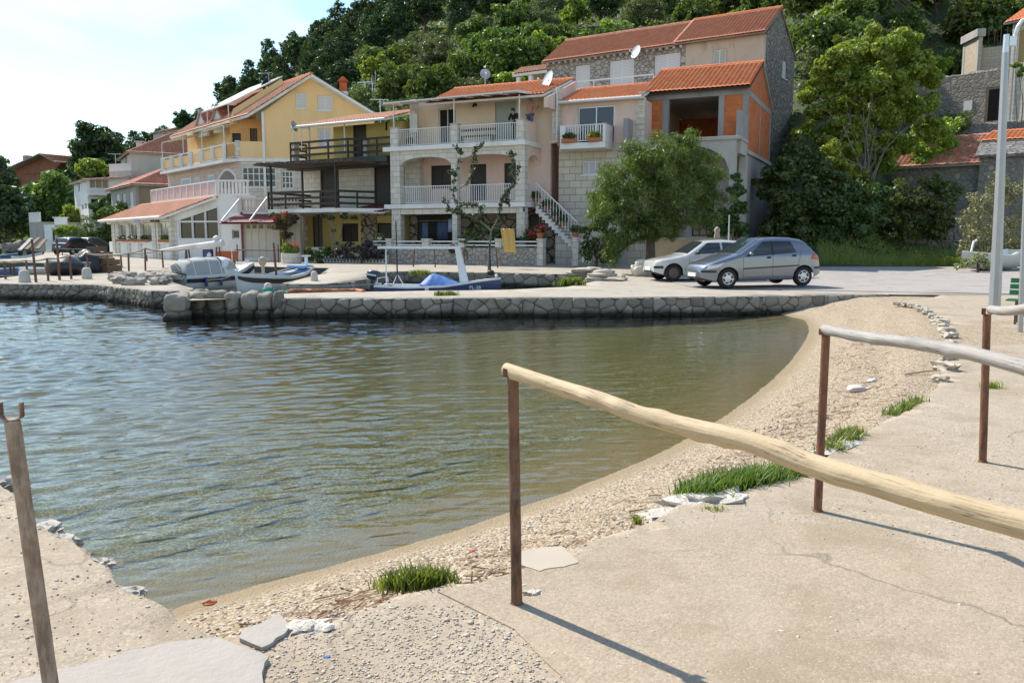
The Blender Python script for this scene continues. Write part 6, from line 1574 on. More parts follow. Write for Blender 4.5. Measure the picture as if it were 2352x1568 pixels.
mb = limbs(tl, 1.75, .19, 12, 5); mb.build("trunk", M_bark, tm, smooth=60)
b0 = ground_at(1122, 33.2)
yt = thing("young_tree", "thin young tree with sparse dark leaves in front of the white stone house", "tree", b0)
def bp(px, py, dd=0): return P(px, py, 33.2 + dd) - b0
mb = MB(); mb.tube([(0, 0, -.1), bp(1124, 580), bp(1128, 530)], [.05, .045, .04], 7)
BR = [[(1128, 530), (1100, 505, .3), (1060, 490, .4), (1040, 450, .3), (1045, 400, .2), (1060, 350, .1), (1040, 332, 0)], [(1060, 490, .4), (1030, 480, .2), (1020, 450, 0)], [(1045, 440, .3), (1075, 420, .1), (1088, 380, 0), (1090, 345, 0), (1112, 324, 0)],
  [(1128, 530), (1145, 500, 0), (1150, 470, .1), (1165, 440, 0), (1185, 415, 0), (1193, 370, 0)], [(1165, 440, 0), (1160, 460, -.1), (1170, 470, 0)], [(1185, 415, 0), (1175, 400, -.2), (1180, 355, 0), (1168, 350, 0)], [(1060, 470, .4), (1085, 470, 0), (1100, 470, -.2)], [(1045, 400, .2), (1030, 390, 0)], [(1100, 505, .3), (1105, 480, 0), (1110, 475, 0)]]
lv = []
for br in BR:
 pts = [bp(*b) for b in br]; mb.tube(pts, [lerp(.032, .008, i / (len(pts) - 1)) for i in range(len(pts))], 5)
 for a, b in zip(pts[1:-1] if len(pts) > 3 else pts[:-1], pts[2:] if len(pts) > 3 else pts[1:]):
  for k in range(3): c_ = a.lerp(b, k / 3); lv.append((c_.x, c_.y, c_.z, .13, .13, .13))
V, F = leaf_np(lv, 1350, .07, .55, 9, .1); mesh_np("crown", V, F, L_young, yt); mb.build("trunk", M_bark2, yt, smooth=60)
b0 = Vector((XY(1965, 46), 46, 4.0))
bl_ = lumps_px(46, b0, [(2000, 110, 0, 1.2), (2060, 120, .3, 1.1), (1940, 150, 0, 1.2), (1900, 200, .4, 1.0), (2110, 140, 0, .9), (2130, 180, .2, .8), (1880, 260, .5, .8), (1930, 230, -.3, 1.1), (2000, 180, -.6, 1.4), (2070, 190, -.3, 1.2), (1950, 300, -.5, 1.0), (1900, 320, -.2, .7), (2020, 260, -.2, 1.2), (2090, 260, 0, 1.0), (1940, 350, -.8, .8), (2140, 300, 0, .8), (1890, 150 + 10, 0, .6), (1860, 215, .2, .7), (1850, 300, .4, .7), (1990, 330, -.4, 1.0), (2060, 330, -.2, .9), (2120, 240, 0, .8), (1960, 400, -.6, .8), (2030, 385, -.3, .7)])
tree("broadleaf_tree", "big light green tree with grey twigs right of the long stone house", "tree", b0, bl_, 46000, .125, L_lite, 3.0, .12, 14, 51, bark=M_bark2, shell=.55)
b0 = Vector((XY(1995, 45.0), 45.0, 4.2)); mb = MB(); rq = random.Random(3)
for k in range(9):
 a = P(1990 + rq.uniform(-15, 20), 395 + rq.uniform(-10, 20), 45) - b0; e = P(rq.uniform(1840, 2110), rq.uniform(210, 350), 45 - rq.uniform(0, 1.6)) - b0; m_ = a.lerp(e, .5) + Vector((rq.uniform(-.4, .4), rq.uniform(-.3, .3), rq.uniform(-.2, .5)))
 mb.tube([a, m_, e], [.06, .035, .012], 5)
 for z_ in range(2): e2 = e + Vector((rq.uniform(-.8, .8), rq.uniform(-.4, .4), rq.uniform(-.2, .8))); mb.tube([m_.lerp(e, .6), e2], [.02, .006], 4)
tag(mb.build("bare_shrub", M_bark2, loc=b0, smooth=60), "tangle of bare grey branches in front of the big light green tree", "shrub")
def shrub(label, D_, base_px, base_z, L_, n, size, leaf, seed, name="shrub", cat="shrub", **kw):
 b = Vector((XY(base_px, D_, base_z), D_, base_z)); lp = lumps_px(D_, b, L_)
 if cat == 'shrub' and min(l[2] - l[5] for l in lp) < 2.5:
  for l in list(lp):
   if l[2] - l[5] > .15 and l[2] < 2.6: lp.append((l[0] * .9, l[1], max(.2, (l[2] - l[5]) * .5), l[3] * .9, l[4] * .9, max(.25, (l[2] - l[5]) * .6)))
 if D_ < 60 and size > .11: n = int(n * 2.2); size *= .66
 return tree(name, label, cat, b, lp, n, size, leaf, .5, .06, 5, seed, **kw)
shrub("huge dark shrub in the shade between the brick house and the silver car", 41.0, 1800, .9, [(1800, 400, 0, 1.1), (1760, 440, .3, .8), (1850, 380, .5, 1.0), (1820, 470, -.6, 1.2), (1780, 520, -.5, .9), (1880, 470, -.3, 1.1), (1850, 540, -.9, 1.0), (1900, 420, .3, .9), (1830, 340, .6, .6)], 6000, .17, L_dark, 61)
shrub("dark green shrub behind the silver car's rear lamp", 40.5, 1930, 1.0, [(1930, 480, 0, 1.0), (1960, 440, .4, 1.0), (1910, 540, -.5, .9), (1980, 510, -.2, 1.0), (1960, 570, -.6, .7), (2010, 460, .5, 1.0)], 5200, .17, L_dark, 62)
shrub("leafy dark shrub below the low shed roof", 42.0, 2070, 1.8, [(2060, 450, .3, .9), (2100, 465, .2, .8), (2040, 500, 0, .8), (2140, 470, .4, .7), (2090, 505, 0, .6), (2180, 450, .6, .7), (2150, 425, .8, .7)], 4200, .16, L_maq, 63)
shrub("bright bush hanging below the light green tree", 44.0, 1930, 4.0, [(1920, 370, 0, .7), (1950, 400, -.1, .6), (1905, 340, .2, .5)], 1700, .15, L_lite, 64)
shrub("bright green bush in front of the ruin's lower corner", 50.0, 2160, 6.0, [(2130, 300, 0, 1.0), (2165, 310, 0, .9), (2100, 330, .3, .9), (2190, 290, .3, .6)], 2800, .15, L_lite, 65)
shrub("grey green wild bush against the ruin wall", 55.0, 2200, 8.0, [(2190, 280, 0, .8), (2215, 275, .2, .7), (2170, 270, .2, .6)], 1300, .16, L_olive, 66)
shrub("pale flowering shrub behind the small white boat", 36.6, 2290, .7, [(2250, 480, 0, .75), (2290, 450, .2, .85), (2340, 440, .2, .8), (2240, 540, -.2, .65), (2310, 520, -.2, .8), (2370, 500, 0, .9), (2300, 420, .5, .6), (2345, 560, 0, .6), (2225, 500, .2, .5)], 7500, .075, L_silver, 67)
shrub("low bush with small white flowers before the small white boat", 33.4, 2245, .6, [(2225, 605, 0, .28), (2250, 598, 0, .34), (2270, 608, 0, .28), (2205, 612, 0, .2)], 1500, .05, leafm("daisy_mix", (.12, .20, .03), (.55, .55, .35), .35, .05), 68)
shrub("yellow green vine growing on the corner house's wall", 52.5, 2335, 6.5, [(2332, 150, 0, .30), (2350, 160, 0, .34), (2340, 172, 0, .26)], 500, .13, L_vine, 69, name="vine", cat="plant")
shrub("bright vines covering the lower pergola", 92, 850, 19.0, [(840, 160, 0, 1.0), (870, 150, .5, 1.1), (895, 155, 1, .9)], 900, .26, L_lite, 70, name="vine", cat="plant")
shrub("thin column of vine beside the upper pergola", 103, 905, 25.0, [(905, 118, 0, .7, 1.8), (882, 135, 0, .5, 1.6)], 500, .24, L_lite, 71, name="vine", cat="plant")
shrub("tall dark pine clump on the left skyline above the white house", 112, 228, 8.0, [(225, 330, 0, 3.2), (200, 350, 0, 2.4), (250, 345, .5, 2.6), (190, 385, 0, 2.0), (270, 365, 1, 2.0), (230, 385, -1, 2.4), (215, 305 + 8, 0, 1.8)], 6500, .42, L_pine, 72, name="pine_tree", cat="tree", aspect=.34)
shrub("dark rounded tree below the far brick house", 92, 118, 2.0, [(115, 440, 0, 2.6), (140, 425, 0, 2.2), (90, 450, 0, 1.9), (125, 475, -.5, 2.4), (155, 465, 0, 1.9), (100, 490, -1, 1.8), (150, 495, -1, 1.6)], 5200, .30, L_maq, 73, name="round_tree", cat="tree")
shrub("lighter bush above the white house's roof", 96, 208, 5.0, [(205, 385, 0, 1.5), (222, 378, 0, 1.3), (192, 395, 0, 1.1)], 1500, .28, L_lite, 74)
shrub("dark tree at the left border above the rocks", 84, 20, 1.0, [(15, 470, 0, 2.2), (-15, 460, 0, 2.2), (40, 490, 0, 1.7), (10, 505, -1, 1.9), (55, 510, -.5, 1.3), (0, 440, 0, 1.4)], 4600, .26, L_pine, 75, name="round_tree", cat="tree")
shrub("grey green tree left of the far brick house's balcony", 100, 60, 3.0, [(60, 445, 0, 1.5), (45, 455, 0, 1.3), (75, 460, 0, 1.3)], 1500, .28, L_olive, 76)
shrub("pale green tamarisk bush beside the far parked cars", 73.5, 205, .7, [(195, 520, 0, 1.0), (215, 510, 0, 1.0), (185, 540, 0, .8), (225, 540, -.2, .9), (205, 548, -.3, .8), (240, 530, .2, .7)], 5200, .14, L_tama, 77, aspect=.2)
shrub("darker bush between the tamarisk and the restaurant", 74, 240, .7, [(240, 535, 0, .9), (228, 555, 0, .7), (250, 550, 0, .6)], 2200, .16, L_maq, 78)
shrub("green bush against the old brown house's front wall", 66.5, 290, .7, [(285, 486, 0, 1.0), (265, 495, 0, .9), (300, 492, 0, .8), (250, 490, .3, .7)], 2600, .17, L_maq, 79)
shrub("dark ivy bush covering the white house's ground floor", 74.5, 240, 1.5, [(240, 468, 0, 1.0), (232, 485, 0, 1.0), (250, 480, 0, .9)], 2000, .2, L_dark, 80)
shrub("yellow green bush on the hut's pergola", 73.5, 140, 2.0, [(140, 526, 0, .42), (155, 525, 0, .42), (170, 524, 0, .36), (135, 535, 0, .25)], 900, .13, L_lite, 81)
shrub("yellow green bush right of the dark rounded tree", 80, 166, 1.0, [(165, 490, 0, 1.1), (172, 500, 0, .8), (158, 505, 0, .8)], 1500, .2, L_lite, 82)
shrub("narrow dark cypress beside the pines on the left of the ridge", 150, 536, 22.0, [(536, 215, 0, .9, 2.2), (536, 195, 0, .55, 2.2), (537, 235, 0, 1.2, 1.5)], 1500, .32, L_pine, 83, name="cypress_tree", cat="tree", aspect=.3)
shrub("small pine standing alone on the skyline left of the yellow house", 125, 422, 15.0, [(422, 272, 0, 1.3), (425, 285, 0, 1.6), (415, 288, 0, 1.2)], 1200, .34, L_pine, 84, name="pine_tree", cat="tree")
shrub("red flowering climber on the mustard house's terrace column", 45.4, 648, .7, [(648, 515, -.1, .5), (635, 500, -.1, .35), (665, 510, -.1, .4), (655, 540, -.1, .35), (680, 500, -.1, .3)], 1700, .08, leafm("bougainvillea_mix", (.04, .08, .02), (.20, .10, .06), .35, .05), 85, name="climber", cat="plant")
for i, (px, py, lab) in enumerate([(632, 503, "bunch of red blossoms on the climber's left side"), (652, 490, "bunch of red blossoms on the climber's top")]):
 b = P(px, py, 45.0); V, F = leaf_np([(0, 0, 0, .24, .16, .13)], 70, .055, .7, 86 + i, .2); o = mesh_np("blossom", V, F, L_flower, loc=b); tag(o, lab, "blossoms")
shrub("bare twisted vine with few leaves climbing the mustard wall", 43.9, 775, .7, [(760, 500, 0, .22), (790, 498, 0, .25), (745, 495, 0, .2), (815, 500, 0, .2), (765, 530, 0, .12), (772, 560, 0, .12)], 420, .08, L_young, 88, name="vine", cat="plant", bark=M_bark2)
shrub("dark bush with mauve flowers behind the zigzag patterned wall", 42.3, 830, .8, [(800, 572, 0, .42), (840, 570, 0, .42), (870, 575, 0, .36), (770, 580, 0, .34)], 2300, .07, leafm("mauve_mix", (.015, .03, .012), (.10, .05, .09), .3, .05), 89)
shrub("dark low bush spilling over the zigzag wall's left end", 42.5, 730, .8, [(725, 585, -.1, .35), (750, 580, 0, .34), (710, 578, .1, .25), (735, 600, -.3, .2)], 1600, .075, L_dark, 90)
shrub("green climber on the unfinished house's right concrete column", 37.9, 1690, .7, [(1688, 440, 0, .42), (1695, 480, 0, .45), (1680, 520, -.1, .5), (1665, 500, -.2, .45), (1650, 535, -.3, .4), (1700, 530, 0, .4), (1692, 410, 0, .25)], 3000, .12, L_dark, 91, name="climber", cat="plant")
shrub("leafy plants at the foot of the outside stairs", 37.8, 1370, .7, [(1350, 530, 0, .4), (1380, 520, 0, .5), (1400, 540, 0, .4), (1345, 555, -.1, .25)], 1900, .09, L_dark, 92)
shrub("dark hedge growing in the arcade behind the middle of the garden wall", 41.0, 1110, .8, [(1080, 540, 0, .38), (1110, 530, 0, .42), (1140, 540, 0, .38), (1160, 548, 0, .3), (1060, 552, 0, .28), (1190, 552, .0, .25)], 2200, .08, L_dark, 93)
# --- grass
def tuft(label, pts, n, hgt, leaf, seed, name="grass_tuft", wdt=.0045, kind=None):
 q = random.Random(seed); V, F = [], []
 cx = sum(p[0] for p in pts) / len(pts); cy = sum(p[1] for p in pts) / len(pts); zc = pts[0][2]
 for i in range(n):
  a, b = q.choice(pts), q.choice(pts); t = q.random(); x = lerp(a[0], b[0], t) - cx + q.gauss(0, a[3]); y = lerp(a[1], b[1], t) - cy + q.gauss(0, a[3] * .6)
  H = hgt * q.uniform(.45, 1.15); th = q.uniform(0, 6.28); ln = q.uniform(.05, .95) * H; dx, dy = math.cos(th) * ln, math.sin(th) * ln; w_ = wdt * q.uniform(.6, 1.4); sx, sy = -math.sin(th) * w_, math.cos(th) * w_
  k = len(V); z0 = lerp(a[2], b[2], t) - zc
  V += [(x - sx, y - sy, z0), (x + sx, y + sy, z0), (x + dx * .4 + sx * .8, y + dy * .4 + sy * .8, z0 + H * .6), (x + dx * .4 - sx * .8, y + dy * .4 - sy * .8, z0 + H * .6), (x + dx + sx * .1, y + dy + sy * .1, z0 + H), (x + dx - sx * .1, y + dy - sy * .1, z0 + H)]
  F += [(k, k + 1, k + 2, k + 3), (k + 3, k + 2, k + 4, k + 5)]
 o = mesh_np(name, V, F, leaf, loc=(cx, cy, zc)); return tag(o, label, "grass", kind=kind)
def gp(px, py, z=.33, s=.05): p = G(px, py, z); return (p.x, p.y, z - .01, s)
tuft("tuft of bright green grass at the beach edge left of the near post", [gp(915, 1348), gp(960, 1342), gp(1005, 1335)], 1100, .085, L_grass, 1)
tuft("largest patch of long green grass below the wooden rail", [gp(1600, 1138, s=.07), gp(1660, 1120, s=.08), gp(1740, 1105, s=.08), (*gp(1820, 1090)[:3], .07)], 4200, .11, L_grass, 2)
tuft("long green grass along the rim right of the second post", [gp(1905, 1038), gp(1940, 1015), gp(1960, 1000)], 1200, .095, L_grass, 3)
tuft("thin green grass strip farther along the curved terrace rim", [gp(2045, 952, s=.04), gp(2080, 940, s=.04), gp(2110, 925, s=.04)], 420, .09, L_grass, 4)
tuft("flat green tuft on the front quay edge", [gp(1008, 679, .46, .08), gp(1036, 678, .46, .08)], 260, .14, L_grass, 5, wdt=.01)
tuft("green bush of weeds on the corner of the basin", [gp(1300, 655, .46, .12), gp(1325, 655, .46, .12)], 500, .26, L_grass, 6, wdt=.014)
tuft("weeds growing on the basin's rear wall behind the blue cover", [gp(955, 630, .46, .15), gp(975, 631, .46, .15)], 360, .2, L_grass, 7, wdt=.014)
tuft("small weed among the flat white rocks", [gp(1625, 1172, .34, .03), gp(1650, 1174, .34, .03)], 90, .045, L_vine, 8)
tuft("single weed growing in the gravel left of the white rocks", [gp(1462, 1200, .33, .012)], 40, .06, L_vine, 9)
tuft("green weed behind the far rusty post on the right", [gp(2280, 890, .35, .06)], 110, .09, L_vine, 10)
V, F = [], []; q = random.Random(12)
for i in range(26000):
 px = q.uniform(1880, 2420); D_ = 38.4 + q.random() ** 1.4 * 8; X_ = XY(px, D_, 1); z0 = hz(X_, D_) - .05
 if z0 < .2: z0 = .55
 H = q.uniform(.12, .42) * (1.0 if D_ < 41 else .8); th = q.uniform(0, 6.28); w_ = q.uniform(.008, .022); dx, dy = math.cos(th) * H * .35, math.sin(th) * H * .35; k = len(V)
 V += [(X_ - w_, D_, z0), (X_ + w_, D_, z0), (X_ + dx + w_ * .2, D_ + dy, z0 + H), (X_ + dx - w_ * .2, D_ + dy, z0 + H)]; F.append((k, k + 1, k + 2, k + 3))
o = mesh_np("bank_grass", V, F, L_dry); o['kind'] = 'stuff'
# ================================================================== OBJECTS
up = Vector((0, 0, 1))
def gpx(px, py):                      # point on the paved ground seen at a picture position
 z = .46
 for _ in range(6): p = G(px, py, z); z = gz(p.x, p.y)
 p.z = z; return p
# ---------------------------------------------------------------- near fence: rusty posts and peeled logs
def rust(name, a, b, c):
 m, n, l, bs = nodes(name); co = objco(n)
 f = noise(n, l, mapping(n, l, co, (1, 1, .22)), 26, 7, .7); g_ = noise(n, l, co, 7, 5, .6)
 k = mixc(n, l, ramp(n, l, f, [(.40, (0, 0, 0)), (.58, (1, 1, 1))]), sc3(a, .75), sc3(b, 1.15)); k = mixc(n, l, ramp(n, l, g_, [(.52, (0, 0, 0)), (.66, (.8, .8, .8))]), k, c)
 l.new(k, bs.inputs['Base Color']); bs.inputs['Roughness'].default_value = .75; bs.inputs['Metallic'].default_value = .15
 l.new(bump(n, l, noise(n, l, co, 90, 5, .7), .004, .8), bs.inputs['Normal']); MATS[name] = m; return m
M_rust = rust("rust", (.105, .055, .035), (.175, .085, .048), (.19, .135, .095))
M_rustp = rust("painted_rust", (.27, .19, .14), (.34, .25, .185), (.20, .115, .07))
M_rusto = rust("orange_rust", (.14, .064, .036), (.205, .088, .046), (.11, .065, .045))
def wood(name, c1, c2, dark, sc=1.0):
 m, n, l, b = nodes(name); co = uvco(n)      # u = along the log, v = round it
 f = noise(n, l, mapping(n, l, co, (1.2, 9, 1)), 5 * sc, 7, .6, .3); k = mixc(n, l, f, c1, c2)
 cr_ = noise(n, l, mapping(n, l, co, (.55, 16, 1), loc=(3, 1, 0)), 3.2 * sc, 4, .5, .25)
 k = mixc(n, l, ramp(n, l, cr_, [(.485, (0, 0, 0)), (.50, (.85,) * 3), (.515, (0, 0, 0))]), k, dark)
 kn = vor(n, l, mapping(n, l, co, (1, .55, 1)), 3.4)
 k = mixc(n, l, ramp(n, l, kn, [(.06, (1, 1, 1)), (.10, (.6, .6, .6)), (.19, (0, 0, 0))]), k, sc3(dark, 1.1))
 bl = noise(n, l, mapping(n, l, co, (1, 2, 1)), 2.0, 5); k = mixc(n, l, ramp(n, l, bl, [(.5, (0, 0, 0)), (.7, (.5, .5, .5))]), k, sc3(c1, .6))
 l.new(k, b.inputs['Base Color']); b.inputs['Roughness'].default_value = .7
 l.new(bump(n, l, mth(n, l, 'ADD', f, mth(n, l, 'MULTIPLY', noise(n, l, co, 40, 4), .3)), .006, .8), b.inputs['Normal']); MATS[name] = m; return m
M_log = wood("peeled_log", (.46, .335, .19), (.58, .45, .28), (.12, .065, .03))
M_log2 = wood("grey_log", (.27, .245, .22), (.43, .40, .365), (.09, .075, .06))
def log_mesh(name, label, pts, radii, mat, knots, seed=1, group=None):
 rg = random.Random(seed); pts = [Vector(p) for p in pts]
 nseg, nr_ = 150, 22; V, UV = [], []
 Ls = [0]
 for a, b in zip(pts[:-1], pts[1:]): Ls.append(Ls[-1] + (b - a).length)
 Lt = Ls[-1]; prev = None
 KN = [(rg.uniform(.02, .98) * Lt, rg.uniform(0, 6.28), rg.uniform(.004, .011)) for _ in range(knots)]
 for i in range(nseg + 1):
  s = Lt * i / nseg; k = max(0, min(len(pts) - 2, next((q for q in range(len(Ls) - 1) if Ls[q + 1] >= s), len(pts) - 2))); t = (s - Ls[k]) / (Ls[k + 1] - Ls[k])
  p0, p1, p2, p3 = pts[max(k - 1, 0)], pts[k], pts[k + 1], pts[min(k + 2, len(pts) - 1)]
  p = .5 * ((2 * p1) + (p2 - p0) * t + (2 * p0 - 5 * p1 + 4 * p2 - p3) * t * t + (3 * p1 - p0 - 3 * p2 + p3) * t ** 3); d = (p2 - p1).normalized()
  x = d.cross(up).normalized(); y = x.cross(d).normalized(); r0 = lerp(radii[0], radii[1], s / Lt)
  for j in range(nr_ + 1):
   a = 6.28318 * j / nr_; r = r0 * (1 + .05 * mnoise.noise(Vector((s * 2.2, math.cos(a) * .7, math.sin(a) * .7))) * .7 + .03 * mnoise.noise(Vector((s * 11, math.cos(a) * 2, math.sin(a) * 2 + 5))))
   for ks_, ka, kh in KN:
    da = (a - ka + math.pi) % 6.28318 - math.pi; e_ = ((s - ks_) / .045) ** 2 + (da * r0 / .032) ** 2
    if e_ < 6: r += kh * math.exp(-e_)
   V.append(p + (x * math.cos(a) + y * math.sin(a)) * r); UV.append((s, a * r0))
 w_ = nr_ + 1; F = [(i * w_ + j, i * w_ + j + 1, (i + 1) * w_ + j + 1, (i + 1) * w_ + j) for i in range(nseg) for j in range(nr_)]
 for end in (0, nseg):      # end grain
  c = sum((V[end * w_ + j] for j in range(nr_)), Vector()) / nr_; ci = len(V); V.append(c); UV.append((0, 0))
  for j in range(nr_):
   q = (ci, end * w_ + j, end * w_ + j + 1, end * w_ + j + 1) if end else (ci, end * w_ + j + 1, end * w_ + j, end * w_ + j)
   V.append((V[q[1]] + V[q[2]]) / 2 * .5 + c * .5); UV.append((.01, .01)); F.append((q[0], q[1], len(V) - 1, q[2]) if True else q)
 o0 = pts[0]; o = mesh_np(name, [tuple(v - o0) for v in V], F, mat, uv=UV, smooth=True, loc=tuple(o0))
 return tag(o, label, "rail", group)
def post(label, base, top, r, mat, bracket=None, bmat=None, rz=0):
 base = Vector(base); top = Vector(top); t = thing("fence_post", label, "post", base)
 mb = MB(); rg = random.Random(int(base.x * 100)); n_ = 14; mb.tube([(top - base) * (k / n_) for k in range(n_ + 1)], [r * (1 + .03 * rg.uniform(-1, 1)) for k in range(n_ + 1)], 18); mb.build("pipe", mat, t, smooth=50)
 if bracket:
  w_, h_ = bracket; q = top - base; c_, s_ = math.cos(rz), math.sin(rz); mb = MB(); pts = []
  for k in range(-9, 10):
   a = k / 9 * 1.25; pts.append((w_ * math.sin(a) / math.sin(1.25), h_ * .35 * (1 - math.cos(a))))
  pts = [(-w_, h_)] + [(x, z) for x, z in pts] + [(w_, h_)]
  for (x0, z0), (x1, z1) in zip(pts[:-1], pts[1:]):
   for dy in (0,): mb.bar((q.x + x0 * c_, q.y + x0 * s_, q.z + z0), (q.x + x1 * c_, q.y + x1 * s_, q.z + z1), .045, .007, up=(-s_, c_, 0)) if 0 else mb.prism([(q.x + x0 * c_ + .016 * s_, q.y + x0 * s_ - .016 * c_, q.z + z0), (q.x + x1 * c_ + .016 * s_, q.y + x1 * s_ - .016 * c_, q.z + z1), (q.x + x1 * c_ - .016 * s_, q.y + x1 * s_ + .016 * c_, q.z + z1), (q.x + x0 * c_ - .016 * s_, q.y + x0 * s_ + .016 * c_, q.z + z0)], (0, 0, .006))
  mb.build("bracket", bmat or mat, t)
 rb = MB(); rb.lathe([(r * 1.01, .012), (r * 1.15, .005), (r * 1.35, .002)], 16, (0, 0, 0)); rb.build("rust_foot", M_rusto, t)
 return t
b1 = G(1187, 1386, .352); t1_ = P(1178, 868, b1.y)
post("nearest rusty post in the centre holding the left end of the peeled log", b1, t1_, .0245, M_rust, (.040, .038), M_rusto, rz=-.95 + math.pi / 2)
Y0 = t1_.y
def logp(px, py, Y): return P(px, py, Y)
zl0 = t1_.z + .06
e1 = Vector((1.62, 1.55, t1_.z - .02))
pA = P(1163, 848, Y0 + .02); r1_ = .046
L1 = [(1163, 848), (1270, 884), (1370, 915), (1480, 955), (1600, 985), (1720, 1013), (1850, 1062), (2000, 1108), (2150, 1152), (2352, 1205), (2500, 1246)]
d_end = 1.98; tl_ = []
for px, py in L1:
 A_ = Vector((pA.x, pA.y)); B_ = Vector((XY(2352, d_end, 1.3), d_end)); u_ = (B_ - A_).normalized(); n_ = Vector((-u_.y, u_.x)); d = ray(px, py); t_ = A_.dot(n_) / (d.x * n_.x + d.y * n_.y); tl_.append(Vector((d.x * t_, d.y * t_, EYE + d.z * t_)))
log_mesh("log_rail", "thick peeled yellow log resting on the nearest post and running out at the right", tl_, (.029, .037), M_log, 16, 3)
b2 = G(1878, 1172, .352); t2_ = P(1897, 771, b2.y)
post("second rusty square post at the rim, holding the grey log's left end", b2, (t2_.x, t2_.y, t2_.z), .024, M_rusto, (.038, .035), M_rusto, rz=.3)
L2 = [(1893, 757), (1990, 774), (2100, 789), (2220, 809), (2352, 843), (2440, 866)]; tl_ = []
A_ = Vector((XY(1893, b2.y, 1.4), b2.y)); B_ = Vector((XY(2352, 3.4, 1.4), 3.4)); u_ = (B_ - A_).normalized(); n_ = Vector((-u_.y, u_.x))
for px, py in L2: d = ray(px, py); t_ = A_.dot(n_) / (d.x * n_.x + d.y * n_.y); tl_.append(Vector((d.x * t_, d.y * t_, EYE + d.z * t_)))
log_mesh("log_rail", "weathered grey log lying on the second post, crossing before the third", tl_, (.028, .034), M_log2, 8, 5)
b3 = G(2257, 1060, .352); t3_ = P(2267, 724, b3.y)
post("third rust red post near the lamp post, with a box shaped bracket", b3, (t3_.x, t3_.y, t3_.z), .026, M_rusto, (.042, .045), M_rusto, rz=.5)
L3 = [(2276, 711), (2310, 714), (2352, 710), (2420, 704)]; log_mesh("log_rail", "short grey log end on the third post in front of the lamp post", [P(x, y, b3.y - .02 - .25 * i) for i, (x, y) in enumerate(L3)], (.030, .034), M_log2, 3, 8)
p0 = P(28, 966, 2.72); p1 = P(122, 1610, 2.72); dd = (p1 - p0).normalized(); base = p0 + dd * ((p0.z - .352) / -dd.z)
post("leaning painted pipe post with an empty bracket at the left border", base, p0, .0255, M_rustp, (.034, .055), M_rustp, rz=.05)
# ---------------------------------------------------------------- lamp post and the leaning pole
lp = gpx(2283, 716); lt = thing("lamp_post", "tall tapered grey octagonal lamp post on the right", "lamp post", lp)
tp = P(2312, 80, lp.y) - lp
MB().tube([(0, 0, -.05), (tp.x * .02, tp.y, .5), (tp.x * .97, 0, tp.z - .35)], [.118, .115, .066], 8).build("shaft", M_grey, lt)
MB().tube([(tp.x * .97, 0, tp.z - .38), (tp.x, 0, tp.z)], [.06, .055], 10).build("cap", M_alu, lt, smooth=60)
mb = MB(); am = [P(2318, 88, lp.y), P(2330, 88, lp.y), P(2333, 76, lp.y - .02), P(2338, 62, lp.y - .04), P(2348, 48, lp.y - .08), P(2370, 40, lp.y - .15), P(2400, 38, lp.y - .2)]
mb.tube([a - lp for a in am], [.03] + [.04] * 6, 8); mb.build("lamp_arm", M_alu, lt, smooth=60)
MB().box(tp.x + .04, tp.x + .18, -.05, .05, tp.z - .22, tp.z - .04).build("clamp", M_alu, lt)
lp2 = gpx(2343, 764); tp2 = P(2366, 200, lp2.y) - lp2
tag(MB().tube([(0, 0, -.05), tuple(tp2)], [.042, .036], 12).build("steel_pole", M_grey, loc=lp2, smooth=60), "thin grey steel pole at the right border beside the green bench", "pole")
# ---------------------------------------------------------------- green bench
bb_ = gpx(2412, 750); bn = thing("park_bench", "green slatted park bench cut by the right border", "bench", bb_, R(-38))
M_gr = plain("green_paint", (.012, .17, .075), .4, .1)
mb = MB()
for k in range(4): mb.box(-.72, .72, .0 + k * .10, .085 + k * .10, .43, .455)
mb.build("seat", M_gr, bn)
mb = MB()
for k in range(3): mb.box(-.72, .72, .42 + k * .03, .445 + k * .03, .52 + k * .11, .61 + k * .11)
mb.build("backrest", M_gr, bn)
for x_ in (-.55, .55):
 for y_ in (.03, .40): MB().bar((x_, y_, 0), (x_ + .0, y_, .43), .04).build("leg", M_rust, bn)
 MB().bar((x_, .41, .42), (x_, .5, .86), .04).build("back_strut", M_rust, bn)
MB().bar((-.55, .2, .16), (.55, .2, .16), .03).build("stretcher", M_rust, bn)
# ---------------------------------------------------------------- cars
def paint(name, col, metal=.7):
 m, n, l, b = nodes(name); b.inputs['Base Color'].default_value = (*col, 1); b.inputs['Metallic'].default_value = metal; b.inputs['Roughness'].default_value = .32
 b.inputs['Coat Weight'].default_value = 1; b.inputs['Coat Roughness'].default_value = .04
 l.new(mixc(n, l, noise(n, l, objco(n), 2.2, 6, .6), sc3(col, .86), sc3(col, 1.08)), b.inputs['Base Color']); return m
M_tyre = plain("tyre_rubber", (.018, .017, .016), .85, .2, 10)
M_plas = plain("black_plastic", (.022, .022, .022), .6, .15, 8)
M_wind = glass("car_glass", (.025, .035, .04), .03)
M_lamp = glass("lamp_glass", (.55, .55, .52), .08)
M_redl = plain("red_lamp", (.45, .02, .015), .2, .05, spec=.8)
M_rim = plain("silver_rim", (.60, .60, .61), .35, .05, metal=.6)
M_steel = plain("rusty_rim", (.16, .11, .085), .7, .3, 12, metal=.3)
M_plate = plain("number_plate_white", (.75, .75, .73), .4, .03)
